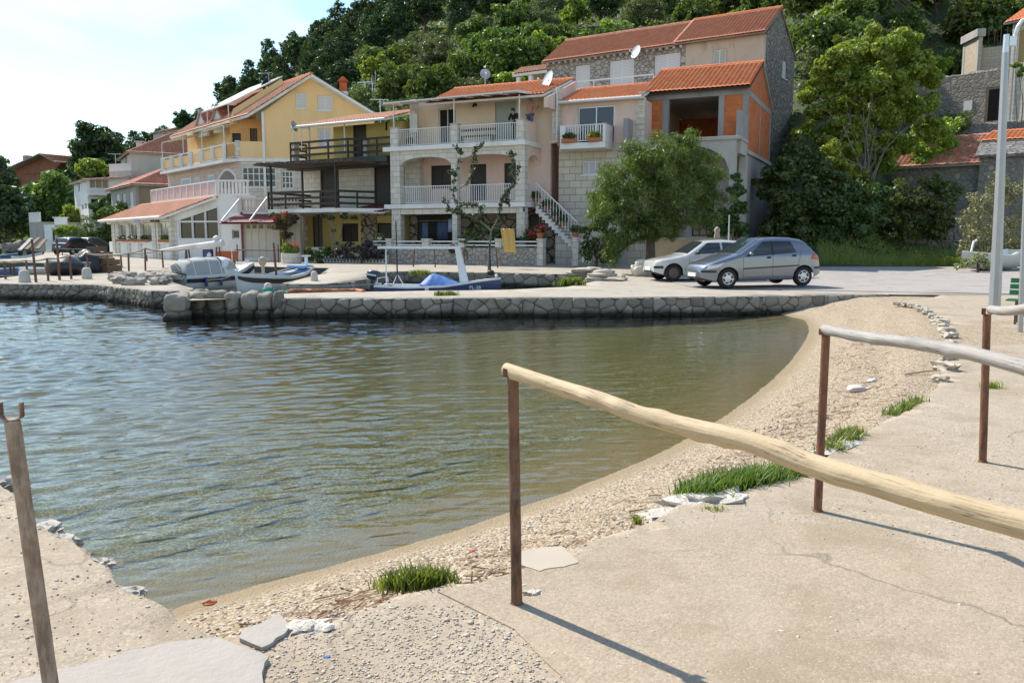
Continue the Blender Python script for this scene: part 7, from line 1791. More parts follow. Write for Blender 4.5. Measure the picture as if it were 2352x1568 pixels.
def car(name, label, loc, rz, top, length, wheels, wr, halfw, belt, P_, rimmat, style='hatch', tilt=0):
 xs_t, zs_t = zip(*top); X1, X2 = wheels; AR = wr + .055
 TOP = lambda x: float(np.interp(x, xs_t, zs_t))
 def plan(x): 
  e = min(x, length - x); k = min(1, e / .55); return 1 - (.30 if x < length / 2 else .24) * (1 - k) ** 2.2
 H = max(zs_t)
 def prof(z): return float(np.interp(z, [.15, .30, .55, belt - .06, belt, belt + (H - belt) * .5, H], [.93, .985, 1.0, .99, .965, .86, .715]))
 def sy(x, z): 
  tz = TOP(x); k = max(0, 1 - (tz - z) / .10) if tz < belt + .05 else max(0, 1 - (tz - z) / .06)
  return halfw * plan(x) * prof(z) * (1 - .07 * k * k)
 def zlo(x):
  z = .22 + .10 * max(0, 1 - x / .35) + .14 * max(0, 1 - (length - x) / .4)
  for xc in (X1, X2):
   if abs(x - xc) < AR: z = max(z, wr * .96 + math.sqrt(AR * AR - (x - xc) ** 2))
  return z
 t = thing(name, label, "car", loc, rz)
 if tilt: t.rotation_euler = (0, tilt, rz)
 xs = sorted(set(list(np.linspace(0, length, 64)) + [x for xc in (X1, X2) for x in np.linspace(xc - AR, xc + AR, 25)] + [xc + s * (AR + .002) for xc in (X1, X2) for s in (-1, 1)] + list(xs_t)))
 nz = 14; V, F = [], []
 for x in xs:
  z0, z1 = zlo(x), max(TOP(x), zlo(x) + .03); row = []
  for k in range(nz): z = z0 + (z1 - z0) * k / (nz - 1); row.append((x, -sy(x, z), z))
  y1 = row[-1][1]
  row += [(x, y1 * .9, z1 + .018), (x, y1 * .5, z1 + .034), (x, 0, z1 + .04)]
  row += [(a, -b, c) for a, b, c in row[-2::-1]]; V += row
 W_ = len(V) // len(xs)
 for i in range(len(xs) - 1):
  for k in range(W_ - 1): F.append((i * W_ + k, i * W_ + k + 1, (i + 1) * W_ + k + 1, (i + 1) * W_ + k))
 mb = MB(); mb.add(V, F); mb.add([], []); mb.f.append(tuple(range(W_))); mb.mi.append(0); mb.f.append(tuple((len(xs) - 1) * W_ + k for k in range(W_))[::-1]); mb.mi.append(0)
 mb.build("body", P_, t, smooth=38)
 MB().box(.42, length - .42, -halfw * .80, halfw * .80, .2, .5).box(X1 - .3, X2 + .3, -halfw * .76, halfw * .76, .5, .62).build("underbody", M_plas, t)
 def patch(nm, quad, mat, side, off=.008, nu=8, nv=4, parent=None, lab=None):
  (xa, za), (xb, zb_), (xc, zc), (xd, zd) = quad; V, F = [], []
  for j in range(nv + 1):
   for i in range(nu + 1):
    s, q = i / nu, j / nv; x = (xa * (1 - s) + xb * s) * (1 - q) + (xd * (1 - s) + xc * s) * q; z = (za * (1 - s) + zb_ * s) * (1 - q) + (zd * (1 - s) + zc * s) * q
    V.append((x, side * (sy(x, min(z, TOP(x))) + off), z))
  for j in range(nv):
   for i in range(nu): a = j * (nu + 1) + i; F.append((a, a + 1, a + nu + 2, a + nu + 1))
  m_ = MB(); m_.add(V, F); return m_.build(nm, mat, parent or t, smooth=60, label=lab)
 def toppatch(nm, x0, x1, w0, w1, mat, off=.01):
  V, F = [], []
  for i in range(9):
   x = x0 + (x1 - x0) * i / 8; k = w0 + (w1 - w0) * i / 8; y1 = sy(x, TOP(x))
   for j in range(9):
    q = -1 + j / 4; V.append((x, q * k * y1, TOP(x) + float(np.interp(abs(q) * k, [0, .5, .9, 1], [.04, .034, .018, 0])) + off))
  for i in range(8):
   for j in range(8): a = i * 9 + j; F.append((a, a + 1, a + 10, a + 9))
  m_ = MB(); m_.add(V, F); return m_.build(nm, mat, t, smooth=60)
 toppatch("windscreen", style['ws'][0], style['ws'][1], .93, .93, M_wind)
 toppatch("rear_window", style['rw'][0], style['rw'][1], .86, .86, M_wind)
 for sd_ in (-1, 1):
  for q in style['glass']: patch("side_window", q, M_wind, sd_, .012)
  for q in style['trim']: patch("trim_strip", q, M_plas, sd_, .014, 10, 1)
  for q in style['lines']: patch("door_seam", q, M_plas, sd_, .004, 1, 6)
  for q in style['handles']: patch("door_handle", q, M_plas, sd_, .02, 3, 2)
  patch("headlight", style['head'], M_lamp, sd_, .012); patch("rear_lamp", style['tail'], M_redl, sd_, .012)
  patch("bumper_strip", style['bump'], M_plas, sd_, .014, 10, 2); patch("rear_bumper_strip", style['rbump'], M_plas, sd_, .014, 10, 2)
  mx_, mz_ = style['mirror']; m_ = MB(); m_.blob((mx_, sd_ * (halfw * .99 + .06), mz_), .085, 3, .05, 2, (.7, 1.1, .75)); m_.build("wing_mirror", P_ if style.get('mp') else M_plas, t, smooth=60)
  for xc in (X1, X2):
   yo = halfw * .985; w_ = MB(); prof_ = [(wr * .62, .0), (wr * .9, .012), (wr, -.03), (wr, -.14), (wr * .9, -.17)]
   w_.lathe([(r, sd_ * (yo + h)) for r, h in prof_], 28, (xc, 0, wr), 'y'); wo_ = w_.build("wheel", M_tyre, t, smooth=50)
   rm = MB(); rm.lathe([(wr * .64, sd_ * (yo + .004)), (wr * .60, sd_ * (yo - .012)), (wr * .50, sd_ * (yo - .016 if style['spokes'] else yo + .0)), (wr * .18, sd_ * (yo + .006)), (.001, sd_ * (yo + .012))], 28, (xc, 0, wr), 'y'); rm.build("rim", rimmat, wo_, smooth=40)
   if style['spokes']:
    hm = MB()
    for k in range(6):
     a = k * math.pi / 3 + .3; ca, sa = math.cos(a), math.sin(a); r0, r1 = wr * .36, wr * .52
     qd = [(r0, -.035), (r1, -.055), (r1, .055), (r0, .035)]; hm.prism([(xc + r * ca - q * sa, sd_ * (yo + .001), wr + r * sa + q * ca) for r, q in qd], (0, sd_ * .006, 0))
    hm.build("rim_opening", M_plas, wo_)
 MB().box(-.03, .0, -.26, .26, style['plate'] - .055, style['plate'] + .055).build("number_plate", M_plate, t)
 MB().box(length, length + .025, -.26, .26, .62, .73).build("number_plate", M_plate, t)
 MB().box(-.012, .02, -.42, .42, .30, .36).build("grille", M_plas, t)
 return t
S_ = {'ws': (1.10, 1.80), 'rw': (3.22, 3.58), 'spokes': True, 'mp': True, 'mirror': (1.42, .98), 'plate': .40,
  'glass': [((1.36, .93), (2.12, .97), (2.12, 1.34), (1.90, 1.33)), ((2.20, .98), (2.92, 1.03), (2.80, 1.33), (2.20, 1.345))],
  'trim': [((1.22, .545), (3.02, .60), (3.02, .635), (1.22, .58)), ((2.125, .95), (2.195, .95), (2.195, 1.35), (2.125, 1.35)), ((1.25, .905), (2.95, 1.0), (2.95, 1.02), (1.25, .925))],
  'lines': [((1.20, .34), (1.208, .34), (1.218, .90), (1.21, .90)), ((2.15, .32), (2.158, .32), (2.165, .96), (2.157, .96)), ((2.96, .55), (2.968, .55), (3.10, 1.05), (3.09, 1.05)), ((1.20, .315), (2.8, .315), (2.8, .322), (1.20, .322))],
  'handles': [((1.98, .84), (2.09, .84), (2.09, .90), (1.98, .90)), ((2.80, .88), (2.91, .88), (2.91, .94), (2.80, .94))],
  'head': ((.10, .56), (.42, .62), (.62, .755), (.16, .66)), 'tail': ((3.42, .80), (3.74, .76), (3.70, .90), (3.50, .97)), 'bump': ((.0, .47), (.375, .47), (.37, .53), (.0, .54)), 'rbump': ((3.56, .50), (3.82, .50), (3.82, .56), (3.56, .56))}
topS = [(0, .46), (.03, .58), (.10, .655), (.30, .735), (.70, .86), (1.02, .945), (1.12, .985), (1.82, 1.375), (2.05, 1.415), (2.40, 1.43), (2.85, 1.41), (3.18, 1.355), (3.34, 1.25), (3.60, .985), (3.74, .88), (3.80, .70), (3.83, .50)]
cf = gpx(1669, 662); D0 = 24.0; Xf = XY(1672, D0, .5)
ang = R(13)
org = Vector((Xf, D0, gz(Xf, D0))) - Vector((.74 * math.cos(ang) + .8 * math.sin(ang), .74 * math.sin(ang) - .8 * math.cos(ang), 0))
car("silver_car", "shiny silver five door hatchback parked in front of the white car", org, ang, topS, 3.83, (.74, 3.18), .292, .82, .97, paint("silver_paint", (.20, .213, .25), .78), M_rim, S_, R(-1.0))
bpy.data.objects["silver_car"].location.z += .0
W_s = {'ws': (1.12, 1.72), 'rw': (3.05, 3.42), 'spokes': False, 'mirror': (1.45, .95), 'plate': .42,
  'glass': [((1.34, .90), (2.28, .92), (2.28, 1.27), (1.84, 1.265)), ((2.36, .925), (3.05, .95), (2.86, 1.25), (2.36, 1.275))],
  'trim': [((1.15, .50), (3.0, .52), (3.0, .56), (1.15, .54)), ((1.20, .20), (2.7, .20), (2.7, .31), (1.20, .31))],
  'lines': [((1.14, .32), (1.15, .32), (1.17, .88), (1.16, .88)), ((2.30, .32), (2.31, .32), (2.325, .92), (2.315, .92))],
  'handles': [((2.12, .78), (2.25, .78), (2.25, .82), (2.12, .82))], 'head': ((.03, .55), (.22, .57), (.22, .68), (.06, .66)), 'tail': ((3.36, .66), (3.54, .66), (3.52, .84), (3.38, .84)), 'bump': ((.0, .44), (.265, .44), (.265, .52), (.0, .52)), 'rbump': ((3.31, .44), (3.54, .44), (3.54, .53), (3.31, .53))}
topW = [(0, .46), (.02, .58), (.06, .66), (.25, .72), (.70, .79), (1.05, .865), (1.14, .91), (1.74, 1.285), (2.0, 1.325), (2.5, 1.335), (2.95, 1.30), (3.10, 1.22), (3.42, .92), (3.52, .80), (3.56, .50)]
D1 = 27.6; Xw = XY(1547, D1, .5); ang = R(10)
org = Vector((Xw, D1, gz(Xw, D1))) - Vector((.62 * math.cos(ang) + .75 * math.sin(ang), .62 * math.sin(ang) - .75 * math.cos(ang), 0))
car("white_car", "older dusty white three door car behind the silver hatchback", org, ang, topW, 3.56, (.62, 2.95), .285, .78, .92, paint("white_car_paint", (.55, .53, .50), 0), M_steel, W_s, R(-.6))
for lab, px, py, D_, a_, col in (("black hatchback seen from behind, parked left of the far grey car", 128, 588, 62, R(-104), (.012, .013, .015)), ("dark grey car with a sun glint on its roof beside the black hatchback", 175, 581, 67, R(-102), (.035, .04, .05))):
 X_ = XY(px, D_); o_ = Vector((X_, D_, gz(X_, D_))); ca, sa = math.cos(a_), math.sin(a_); o_ -= Vector((3.8 * ca, 3.8 * sa, 0))
 car("parked_car", lab, o_, a_, topS, 3.83, (.74, 3.18), .292, .84, .97, paint("car_paint_" + ("black" if px < 150 else "grey"), col, .3), M_rim, S_).scale = (.92,) * 3
# ---------------------------------------------------------------- boats
def boat_hull(t, L, B, hull_mat, rim_mat, in_mat, z_bow=.75, z_mid=.42, z_st=.5, draft=-.18, stern=.0, strake=None, floor_d=.30, deck_to=(0, 0), boot=None):
 n_, m_ = 30, 9
 def sheer(s): return float(np.interp(s, [0, .3, .6, 1], [z_st, z_mid, z_mid + .04, z_bow]) if stern else np.interp(s, [0, .25, .5, .75, 1], [z_st, z_mid + .05, z_mid, z_mid + .08, z_bow]))
 def half(s):
  f = (1 - max(0, (s - .38) / .62) ** 2.3); a = stern + (1 - stern) * (1 - max(0, (.38 - s) / .38) ** 2.2) if s < .38 else 1
  return B / 2 * max(.012, f * a)
 def keel(s): return draft + (.35 - draft) * max(0, (s - .80) / .20) ** 2 * .9 + (0 if stern else (.25 - draft) * max(0, (.12 - s) / .12) ** 2 * .8)
 def sec(s, k):
  a = k / (m_ - 1); h = half(s); zs, zk = sheer(s), keel(s)
  return (h * math.sin(a * math.pi / 2) ** .62, zk + (zs - zk) * (1 - math.cos(a * math.pi / 2)) ** (1.15))
 V, F = [], []
 for i in range(n_ + 1):
  s = i / n_; x = s * L + (0 if s < .9 else (s - .9) * L * .35)
  row = [(x, -y, z) for y, z in [sec(s, k) for k in range(m_ - 1, -1, -1)]] + [(x, y, z) for y, z in [sec(s, k) for k in range(1, m_)]]; V += row
 w_ = 2 * m_ - 1
 for i in range(n_):
  for k in range(w_ - 1): F.append((i * w_ + k, (i + 1) * w_ + k, (i + 1) * w_ + k + 1, i * w_ + k + 1))
 mb = MB(); mb.add(V, F); mb.f.append(tuple(range(w_))); mb.mi.append(0); mb.build("hull", hull_mat, t, smooth=60)
 X = lambda s: s * L + (0 if s < .9 else (s - .9) * L * .35)
 mb = MB(); ml = MB()
 for i in range(n_):
  s0, s1 = i / n_, (i + 1) / n_
  for sg in (-1, 1):
   a0, a1 = half(s0), half(s1); i0, i1 = max(.0, a0 - .09), max(.0, a1 - .09); z0, z1 = sheer(s0), sheer(s1)
   mb.quad((X(s0), sg * (a0 + .015), z0 - .03), (X(s1), sg * (a1 + .015), z1 - .03), (X(s1), sg * (a1 + .012), z1 + .025), (X(s0), sg * (a0 + .012), z0 + .025))
   mb.quad((X(s0), sg * (a0 + .012), z0 + .025), (X(s1), sg * (a1 + .012), z1 + .025), (X(s1), sg * i1, z1 + .025), (X(s0), sg * i0, z0 + .025))
   d0 = 0 if s0 < deck_to[0] or s0 > 1 - deck_to[1] else floor_d; 
   ml.quad((X(s0), sg * i0, z0 + .02), (X(s1), sg * i1, z1 + .02), (X(s1), sg * i1 * .9, z1 - d0), (X(s0), sg * i0 * .9, z0 - d0)); ml.quad((X(s0), 0, z0 - d0 + (.03 if not d0 else 0)), (X(s1), 0, z1 - d0 + (.03 if not d0 else 0)), (X(s1), sg * i1 * .9, z1 - d0), (X(s0), sg * i0 * .9, z0 - d0))
   if strake: pass
 mb.build("gunwale", rim_mat, t, smooth=30); ml.build("deck", in_mat, t, smooth=30)
 if strake:
  st = MB()
  for i in range(n_):
   s0, s1 = i / n_, (i + 1) / n_
   for sg in (-1, 1):
    P4 = []
    for s, k in ((s0, .80), (s1, .80), (s1, .93), (s0, .93)):
     a = k; h = half(s); zs, zk = sheer(s), keel(s); y = h * math.sin(a * math.pi / 2) ** .62 + .018; P4.append((X(s), sg * y, zk + (zs - zk) * (1 - math.cos(a * math.pi / 2)) ** 1.15))
    st.quad(*P4)
  st.build("rubbing_strake", strake, t, smooth=40)
 return X, half, sheer
def text_obj(s, size, mat, parent, loc, rot, name="lettering"):
 cu = bpy.data.curves.new(name, 'FONT'); cu.body = s; cu.size = size; cu.extrude = .002; cu.materials.append(mat); cu.space_character = 1.05
 tmp = bpy.data.objects.new("tmp_text", cu); COL.objects.link(tmp); bpy.context.view_layer.update()
 me = bpy.data.meshes.new_from_object(tmp.evaluated_get(bpy.context.evaluated_depsgraph_get())); bpy.data.objects.remove(tmp)
 o = bpy.data.objects.new(name, me); COL.objects.link(o); o.parent = parent; o.location = loc; o.rotation_euler = rot; return o
M_bw = plain("boat_white", (.70, .71, .72), .35, .05, 3, coat=.3)
M_bn = plain("boat_navy", (.025, .045, .15), .35, .12, 3, coat=.4)
M_bb = plain("strake_brown", (.045, .028, .020), .5, .2, 5)
M_bk = plain("strake_black", (.015, .015, .017), .5, .2, 5)
M_sky = plain("light_blue_paint", (.20, .38, .66), .5, .08, 3)
M_tarp = plain("blue_tarpaulin", (.055, .15, .42), .6, .15, 3, bmp=.03, bscale=5)
M_canv = plain("grey_canvas", (.36, .35, .33), .8, .14, 3, bmp=.02, bscale=6)
M_motor = plain("motor_cowl", (.02, .03, .055), .3, .1, 3, coat=.4)
M_rope = plain("old_rope", (.42, .33, .24), .9, .2, 20)
def outboard(t, x, z, tilt=0.0, col=None, name="outboard_motor"):
 o = MB(); ca, sa = math.cos(tilt), math.sin(tilt)
 rot = lambda p: (x + (p[0] * ca - p[2] * sa), p[1], z + (p[0] * sa + p[2] * ca))
 k0 = len(o.v); o.blob((0, 0, .28), .2, 5, .05, 2, (1.25, .75, .85), 0, 1.2, .6); o.box(-.06, .06, -.05, .05, -.55, .14); o.box(-.16, .16, -.03, .03, -.62, -.5)
 o.v = [rot(p) for p in o.v]; m_ = o.build(name, col or M_motor, t, smooth=50)
 b_ = MB(); b_.box(.08, .26, -.06, .06, -.05, .06); b_.v = [rot(p) for p in b_.v]; b_.build("motor_bracket", M_alu, m_)
 s_ = MB(); s_.box(-.20, .12, -.158, -.150, .26, .30); s_.v = [rot(p) for p in s_.v]; s_.build("cowl_stripe", M_wp, m_); return m_
def boat_at(name, label, A, B, L):
 d = Vector((B.x - A.x, B.y - A.y)); return thing(name, label, "boat", (A.x, A.y, 0), math.atan2(d.y, d.x))
st_ = Vector((XY(872, 25.6, .4), 25.6, 0)); bo_ = Vector((XY(1150, 25.0, .6), 25.0, 0))
LB = (bo_ - st_).length / 1.035
t = boat_at("blue_boat", "white topped boat with a dark blue hull, a white frame and a blue cover", st_, bo_, LB)
X, half, sheer = boat_hull(t, LB, 1.55, M_bn, M_bw, M_bw, .72, .46, .48, stern=.72, floor_d=.22, deck_to=(.06, .30))
frz = 1.60
mb = MB(); mb.box(-.02, LB * .70, -.07, .07, frz, frz + .08); mb.build("frame_beam", M_bw, t)
MB().prism([(LB * .655, -.07, frz), (LB * .70, -.07, frz), (LB * .765, -.09, .55), (LB * .70, -.09, .55)], (0, .16, 0)).build("frame_post", M_bw, t)
MB().cyl((.22, 0, .4), (.22, 0, frz), .022, .022, 8).build("frame_post", M_bw, t)
mb = MB(); mx = LB * .14; mb.cyl((mx + .0, .2, .62), (mx - .02, .2, 2.45), .026, .020, 8); mb.build("mast", M_iron, t)
mb = MB(); mb.bar((mx - .16, .2, .48), (mx, .2, .82), .025); mb.bar((mx + .2, .2, .48), (mx, .2, .82), .025); mb.build("mast_stay", M_bw, t)
V, F = [], []; nx_, ny_ = 26, 12
for i in range(nx_ + 1):
 s = i / nx_; x = lerp(LB * .36, LB * .74, s); hgt = .38 * math.sin(min(1, s * 3.2) * math.pi / 2) * (1 - smooth((s - .2) / .8) * .85)
 for j in range(ny_ + 1):
  q = -1 + 2 * j / ny_; V.append((x + .03 * mnoise.noise(Vector((s * 6, q * 3, 1))), q * .55 * (1 - .3 * s), .48 + hgt * max(0, 1 - abs(q) ** 2.2) + .035 * mnoise.noise(Vector((s * 9, q * 4, 2)))))
for i in range(nx_):
 for j in range(ny_): a = i * (ny_ + 1) + j; F.append((a, a + 1, a + ny_ + 2, a + ny_ + 1))
mb = MB(); mb.add(V, F); mb.build("cover", M_tarp, t, smooth=180)
outboard(t, -.22, .52, R(-8))
mb = MB(); mb.tube([(.1, .55, .55), (.1, .5, .72), (.1, -.5, .72), (.1, -.55, .55)], .016, 6); mb.build("stern_rail", M_alu, t, smooth=60)
MB().blob((LB * 1.0, 0, .80), .05, 1, .05, 2).build("bow_light", M_bw, t, smooth=60)
fx = LB * .47; MB().cyl((fx, -half(.47) - .07, .44), (fx, -half(.47) - .07, .08), .06, .05, 10).build("fender", M_bw, t, smooth=60)
text_obj("PL-28", .14, M_alu, t, (LB * .80, -half(.80) * .985 - .03, .42), (R(78), 0, R(13)))
A_ = Vector((XY(545, 29.2, .3), 29.2, 0)); B_ = Vector((XY(722, 32.8, .6), 32.8, 0)); L_ = (B_ - A_).length / 1.035
t = boat_at("white_rowboat", "open white boat with a brown strake, a brown mast and a blue seat", A_, B_, L_)
X, half, sheer = boat_hull(t, L_, 1.6, M_bw, M_bw, plain("pale_blue_deck", (.42, .52, .66), .5, .08), .82, .52, .66, strake=M_bb, floor_d=.26, deck_to=(.12, .30))
q = L_ * .50; MB().cyl((q, .0, .3), (q - .1, 0, 1.75), .05, .035, 8).build("mast", M_rust, t)
MB().box(L_ * .74, L_ * .92, -.34, .34, .80, .88).build("seat", M_sky, t)
mb = MB(); mb.cyl((L_ * .92, 0, .7), (L_ * .92, 0, 1.22), .07, .06, 8); mb.box(L_ * .92 - .18, L_ * .92 + .18, -.08, .08, 1.2, 1.26); mb.build("helm_stand", M_bw, t)
mb = MB(); mb.tube([(L_ * .30, -.1, .4), (L_ * .30, -.1, .9), (L_ * .30 - .02, -.1, 1.22)], [.05, .06, .05], 8); mb.blob((L_ * .30 - .03, -.1, 1.08), .15, 7, .3, 2, (.9, .9, 1.2)); mb.build("wrapped_post", M_rope, t, smooth=60)
for s_ in (.3, .55): MB().box(L_ * s_, L_ * s_ + .25, -half(s_) + .09, half(s_) - .09, .42, .46).build("thwart", plain("brown_thwart", (.22, .13, .09), .6), t)
MB().box(L_ * .36, L_ * .46, -.3, .3, .36, .50).build("engine_box", plain("brown_box", (.16, .09, .07), .7), t)
MB().bar((.06, 0, .05), (-.06, 0, .80), .07).build("stem", M_bw, t)
MB().tube([(X(.15), .3, .62), (X(.5), .42, .58), (X(.8), .3, .78)], .022, 6).build("oar", M_cream, t)
MB().tube([(.0, 0, .7), (-.3, .3, .5), (-.7, .7, .46)], .012, 5).build("bow_rope", M_rope, t)
A_ = Vector((XY(404, 31.0, .3), 31.0, 0)); B_ = Vector((XY(584, 33.9, .6), 33.9, 0)); L_ = (B_ - A_).length / 1.035
t = boat_at("cabin_boat", "small white cabin boat with a grey canvas hood and a tilted outboard", A_, B_, L_)
X, half, sheer = boat_hull(t, L_, 1.7, M_bw, M_bw, M_bw, .92, .52, .50, stern=.8, strake=M_bk, floor_d=.2, deck_to=(.02, .40))
V, F = [], []
PR = [(.03, .62), (.06, .98), (.12, 1.12), (.30, 1.17), (.44, 1.16), (.48, 1.14)]
for i, (s, h_) in enumerate(PR):
 hb = half(s) * .93
 for j in range(9):
  q = -1 + j / 4; V.append((X(s) , q * hb * (1 - .10 * abs(h_ - .6)), .52 + (h_ - .52) * (1 - abs(q) ** 6)))
for i in range(len(PR) - 1):
 for j in range(8): a = i * 9 + j; F.append((a, a + 1, a + 10, a + 9))
mb = MB(); mb.add(V, F); mb.build("canvas_hood", M_canv, t, smooth=50)
for i in (2, 3, 4): MB().tube([Vector(v) + Vector((0, 0, .012)) for v in V[i * 9:(i + 1) * 9]], .016, 5).build("hood_seam", M_bw, t, smooth=60)
V, F = [], []; PR = [(.46, 1.20, .95), (.54, 1.20, .95), (.63, 1.12, .92), (.70, .80, .88), (.76, .76, .7)]
for s, h_, k in PR:
 hb = half(s) * k
 for j in range(9): q = -1 + j / 4; V.append((X(s), q * hb * (.86 + .14 * (abs(q) < .99)), .5 + (h_ - .5) * (1 - abs(q) ** 6)))
for i in range(len(PR) - 1):
 for j in range(8): a = i * 9 + j; F.append((a, a + 1, a + 10, a + 9))
mb = MB(); mb.add(V, F); mb.build("cabin", M_bw, t, smooth=50)
sw = half(.63) * .9
MB().prism([(X(.51), -sw - .10, .74), (X(.64), -sw - .03, .74), (X(.62), -sw + .02, 1.0), (X(.53), -sw - .08, 1.05)], (0, .03, 0)).build("cabin_window", plain("pale_window", (.46, .44, .40), .2), t)
MB().cyl((X(.69), -.2, .8), (X(.69), -.2, 1.55), .015, .01, 6).build("aerial", M_bw, t)
mb = MB(); mb.tube([(X(.9), .12, .86), (X(.93), .12, 1.02), (X(.93), -.12, 1.02), (X(.9), -.12, .86)], .014, 6); mb.build("bow_rail", M_alu, t)
outboard(t, -.2, .62, R(-55), M_canv)
for s_ in (.2, .38): MB().tube([(X(s_), -half(s_) - .07, .46), (X(s_), -half(s_) - .08, .12)], .06, 10).build("fender", M_bn, t, smooth=60)
MB().tube([(X(.95), 0, .8), (X(1.05), .3, .5), (X(1.2), .5, .45)], .012, 5).build("bow_rope", M_rope, t)
text_obj("Ludi", .20, M_bn, t, (X(.42), -half(.42) - .03, .30), (R(82), 0, R(0)))
A_ = Vector((XY(-60, 40.5, .3), 40.5, 0)); B_ = Vector((XY(82, 38.5, .6), 38.5, 0)); L_ = (B_ - A_).length / 1.035
t = boat_at("moored_boat", "low boat with a blue hull side moored in the inlet at the left border", A_, B_, L_); boat_hull(t, L_, 1.5, plain("bright_blue_hull", (.08, .14, .38), .4, .1), M_bw, M_bw, .62, .42, .45, stern=.7, deck_to=(.05, .4))
A_ = Vector((XY(-20, 71, .3), 71, 0)); B_ = Vector((XY(42, 70, .6), 70, 0)); L_ = (B_ - A_).length / 1.035
t = boat_at("moored_boat", "far blue and white dinghy behind the railing at the left border", A_, B_, L_); boat_hull(t, L_, 1.3, plain("mid_blue_hull", (.05, .12, .30), .4, .1), M_bw, M_bw, .62, .42, .45, stern=.7)
A_ = Vector((XY(40, 64, .3), 64, 0)); B_ = Vector((XY(98, 63, .6), 63, 0)); L_ = (B_ - A_).length / 1.035
t = boat_at("moored_boat", "far white motorboat just left of the black hatchback", A_, B_, L_); X, half, sheer = boat_hull(t, L_, 1.4, M_bw, M_bw, M_bw, .8, .5, .5, stern=.75, deck_to=(0, .45)); MB().prism([(L_ * .4, -.4, .5), (L_ * .62, -.4, .5), (L_ * .55, -.36, .92), (L_ * .44, -.36, .92)], (0, .75, 0)).build("windscreen", M_glass, t)
A_ = Vector((XY(2205, 34.2, .3), 34.2, 0)); B_ = Vector((XY(2326, 35.6, .6), 35.6, 0)); L_ = (A_ - B_).length / 1.035
d_ = A_ - B_; t = thing("beached_boat", "small white boat with a tiller pulled up on the grass by the road", "boat", (B_.x, B_.y, .82), math.atan2(d_.y, d_.x))
X, half, sheer = boat_hull(t, L_, 1.25, plain("cream_hull", (.56, .54, .47), .5, .06), M_bw, M_bw, .56, .40, .62, stern=.6, deck_to=(0, .2))
MB().tube([(X(.86), 0, .5), (X(.82), 0, .95), (X(.76), 0, 1.02)], .04, 8).build("tiller", M_bw, t, smooth=60)
MB().bar((X(.6), 0, -.3), (X(.6), 0, -.08), .5, .2).build("keel_block", M_brown, t)
# ---------------------------------------------------------------- garden walls in front of the houses
gw = Fac(fg.world(-.35, -1.35), fg.world(fg.L + 1.35, -1.35)); 
w1 = thing("garden_wall", "long low stone garden wall with white pillars and rails before the white stone house", "wall", gw.loc, gw.rz)
wt_ = gw.hit(1100, 569)[1]; pt_ = gw.hit(1100, 551)[1]
MB().box(0, gw.L, 0, .3, -.15, wt_).build("wall", M_lowst, w1)
for a, b in ((887, 899), (970, 985), (1053, 1067), (1138, 1152), (1234, 1248)):
 u0, u1 = gw.hit(a, 560)[0], gw.hit(b, 560)[0]; MB().box(u0, u1, -.03, .33, wt_ + .002 if a < 1230 else -.1, pt_).box(u0 - .03, u1 + .03, -.06, .36, pt_, pt_ + .06).build("pillar", M_block, w1)
mb = MB()
for z_ in (.12, .30): mb.bar((.1, .15, wt_ + z_), (gw.L - .1, .15, wt_ + z_), .06)
mb.build("rail", M_wp, w1)
gw2 = Fac(colXY(1315, 39.2), colXY(1412, 38.3))
w2 = thing("garden_wall", "short stone garden wall with a white notice plate right of the outside stairs", "wall", gw2.loc, gw2.rz)
wt2 = gw2.hit(1360, 564)[1]; MB().box(0, gw2.L, 0, .3, -.15, wt2).build("wall", M_lowst, w2)
a = gw2.rect((1316, 548, 1329, 560)); MB().box(a[0], a[1], -.04, .34, -.1, a[3]).box(a[0] - .03, a[1] + .03, -.07, .37, a[3], a[3] + .06).build("pillar", M_block, w2)
mb = MB(); 
for z_ in (.1, .26): mb.bar((a[1], .15, wt2 + z_), (gw2.L, .15, wt2 + z_), .06)
mb.build("rail", M_wp, w2)
a = gw2.rect((1337, 587, 1359, 602)); MB().box(a[0], a[1], -.02, -.002, a[2], a[3]).build("notice_plate", M_wp, w2)
gw3 = Fac(colXY(722, 43.6), colXY(887, 42.3))
w3_ = thing("zigzag_wall", "low whitewashed wall with a dark zigzag pattern before the mustard house", "wall", gw3.loc, gw3.rz)
wt3 = gw3.hit(800, 584)[1]; MB().box(0, gw3.L, 0, .35, -.1, wt3).build("wall", M_block, w3_)
mb = MB(); nz_ = 22
for k in range(nz_): u0 = gw3.L * k / nz_; u1 = gw3.L * (k + .5) / nz_; u2 = gw3.L * (k + 1) / nz_; mb.bar((u0, -.006, .38), (u1, -.006, .06), .03, .02, up=(0, 1, 0)); mb.bar((u1, -.006, .06), (u2, -.006, .38), .03, .02, up=(0, 1, 0))
mb.build("zigzag", M_iron, w3_)
p = gpx(669, 605); pl = thing("planter", "round whitewashed stone planter at the foot of the flowering climber", "planter", p)
MB().lathe([(.5, -.05), (.5, .52), (.40, .52), (.38, .45), (.001, .45)], 20).build("basin", M_block, pl, smooth=30)
V, F = leaf_np([(-.15, 0, .75, .32, .3, .3), (.2, 0, .68, .25, .25, .25)], 700, .07, seed=4); tag(mesh_np("potted_plant", V, F, L_grass, loc=p), "bright green plant growing in the round planter", "plant")
V, F = leaf_np([(.30, -.1, .92, .16, .16, .13), (.02, -.15, 1.0, .07, .07, .07)], 80, .055, seed=5); tag(mesh_np("blossom", V, F, leafm("pink_petals", (.62, .12, .08), (.70, .22, .12), .3, .05), loc=p), "coral blossoms in the round planter", "blossoms")
fk = Fac(colXY(1502, 34.6), colXY(1650, 33.9)); tw = thing("terrace_wall", "rendered stone terrace wall between the tamarisk trunk and the white car", "wall", fk.loc, fk.rz)
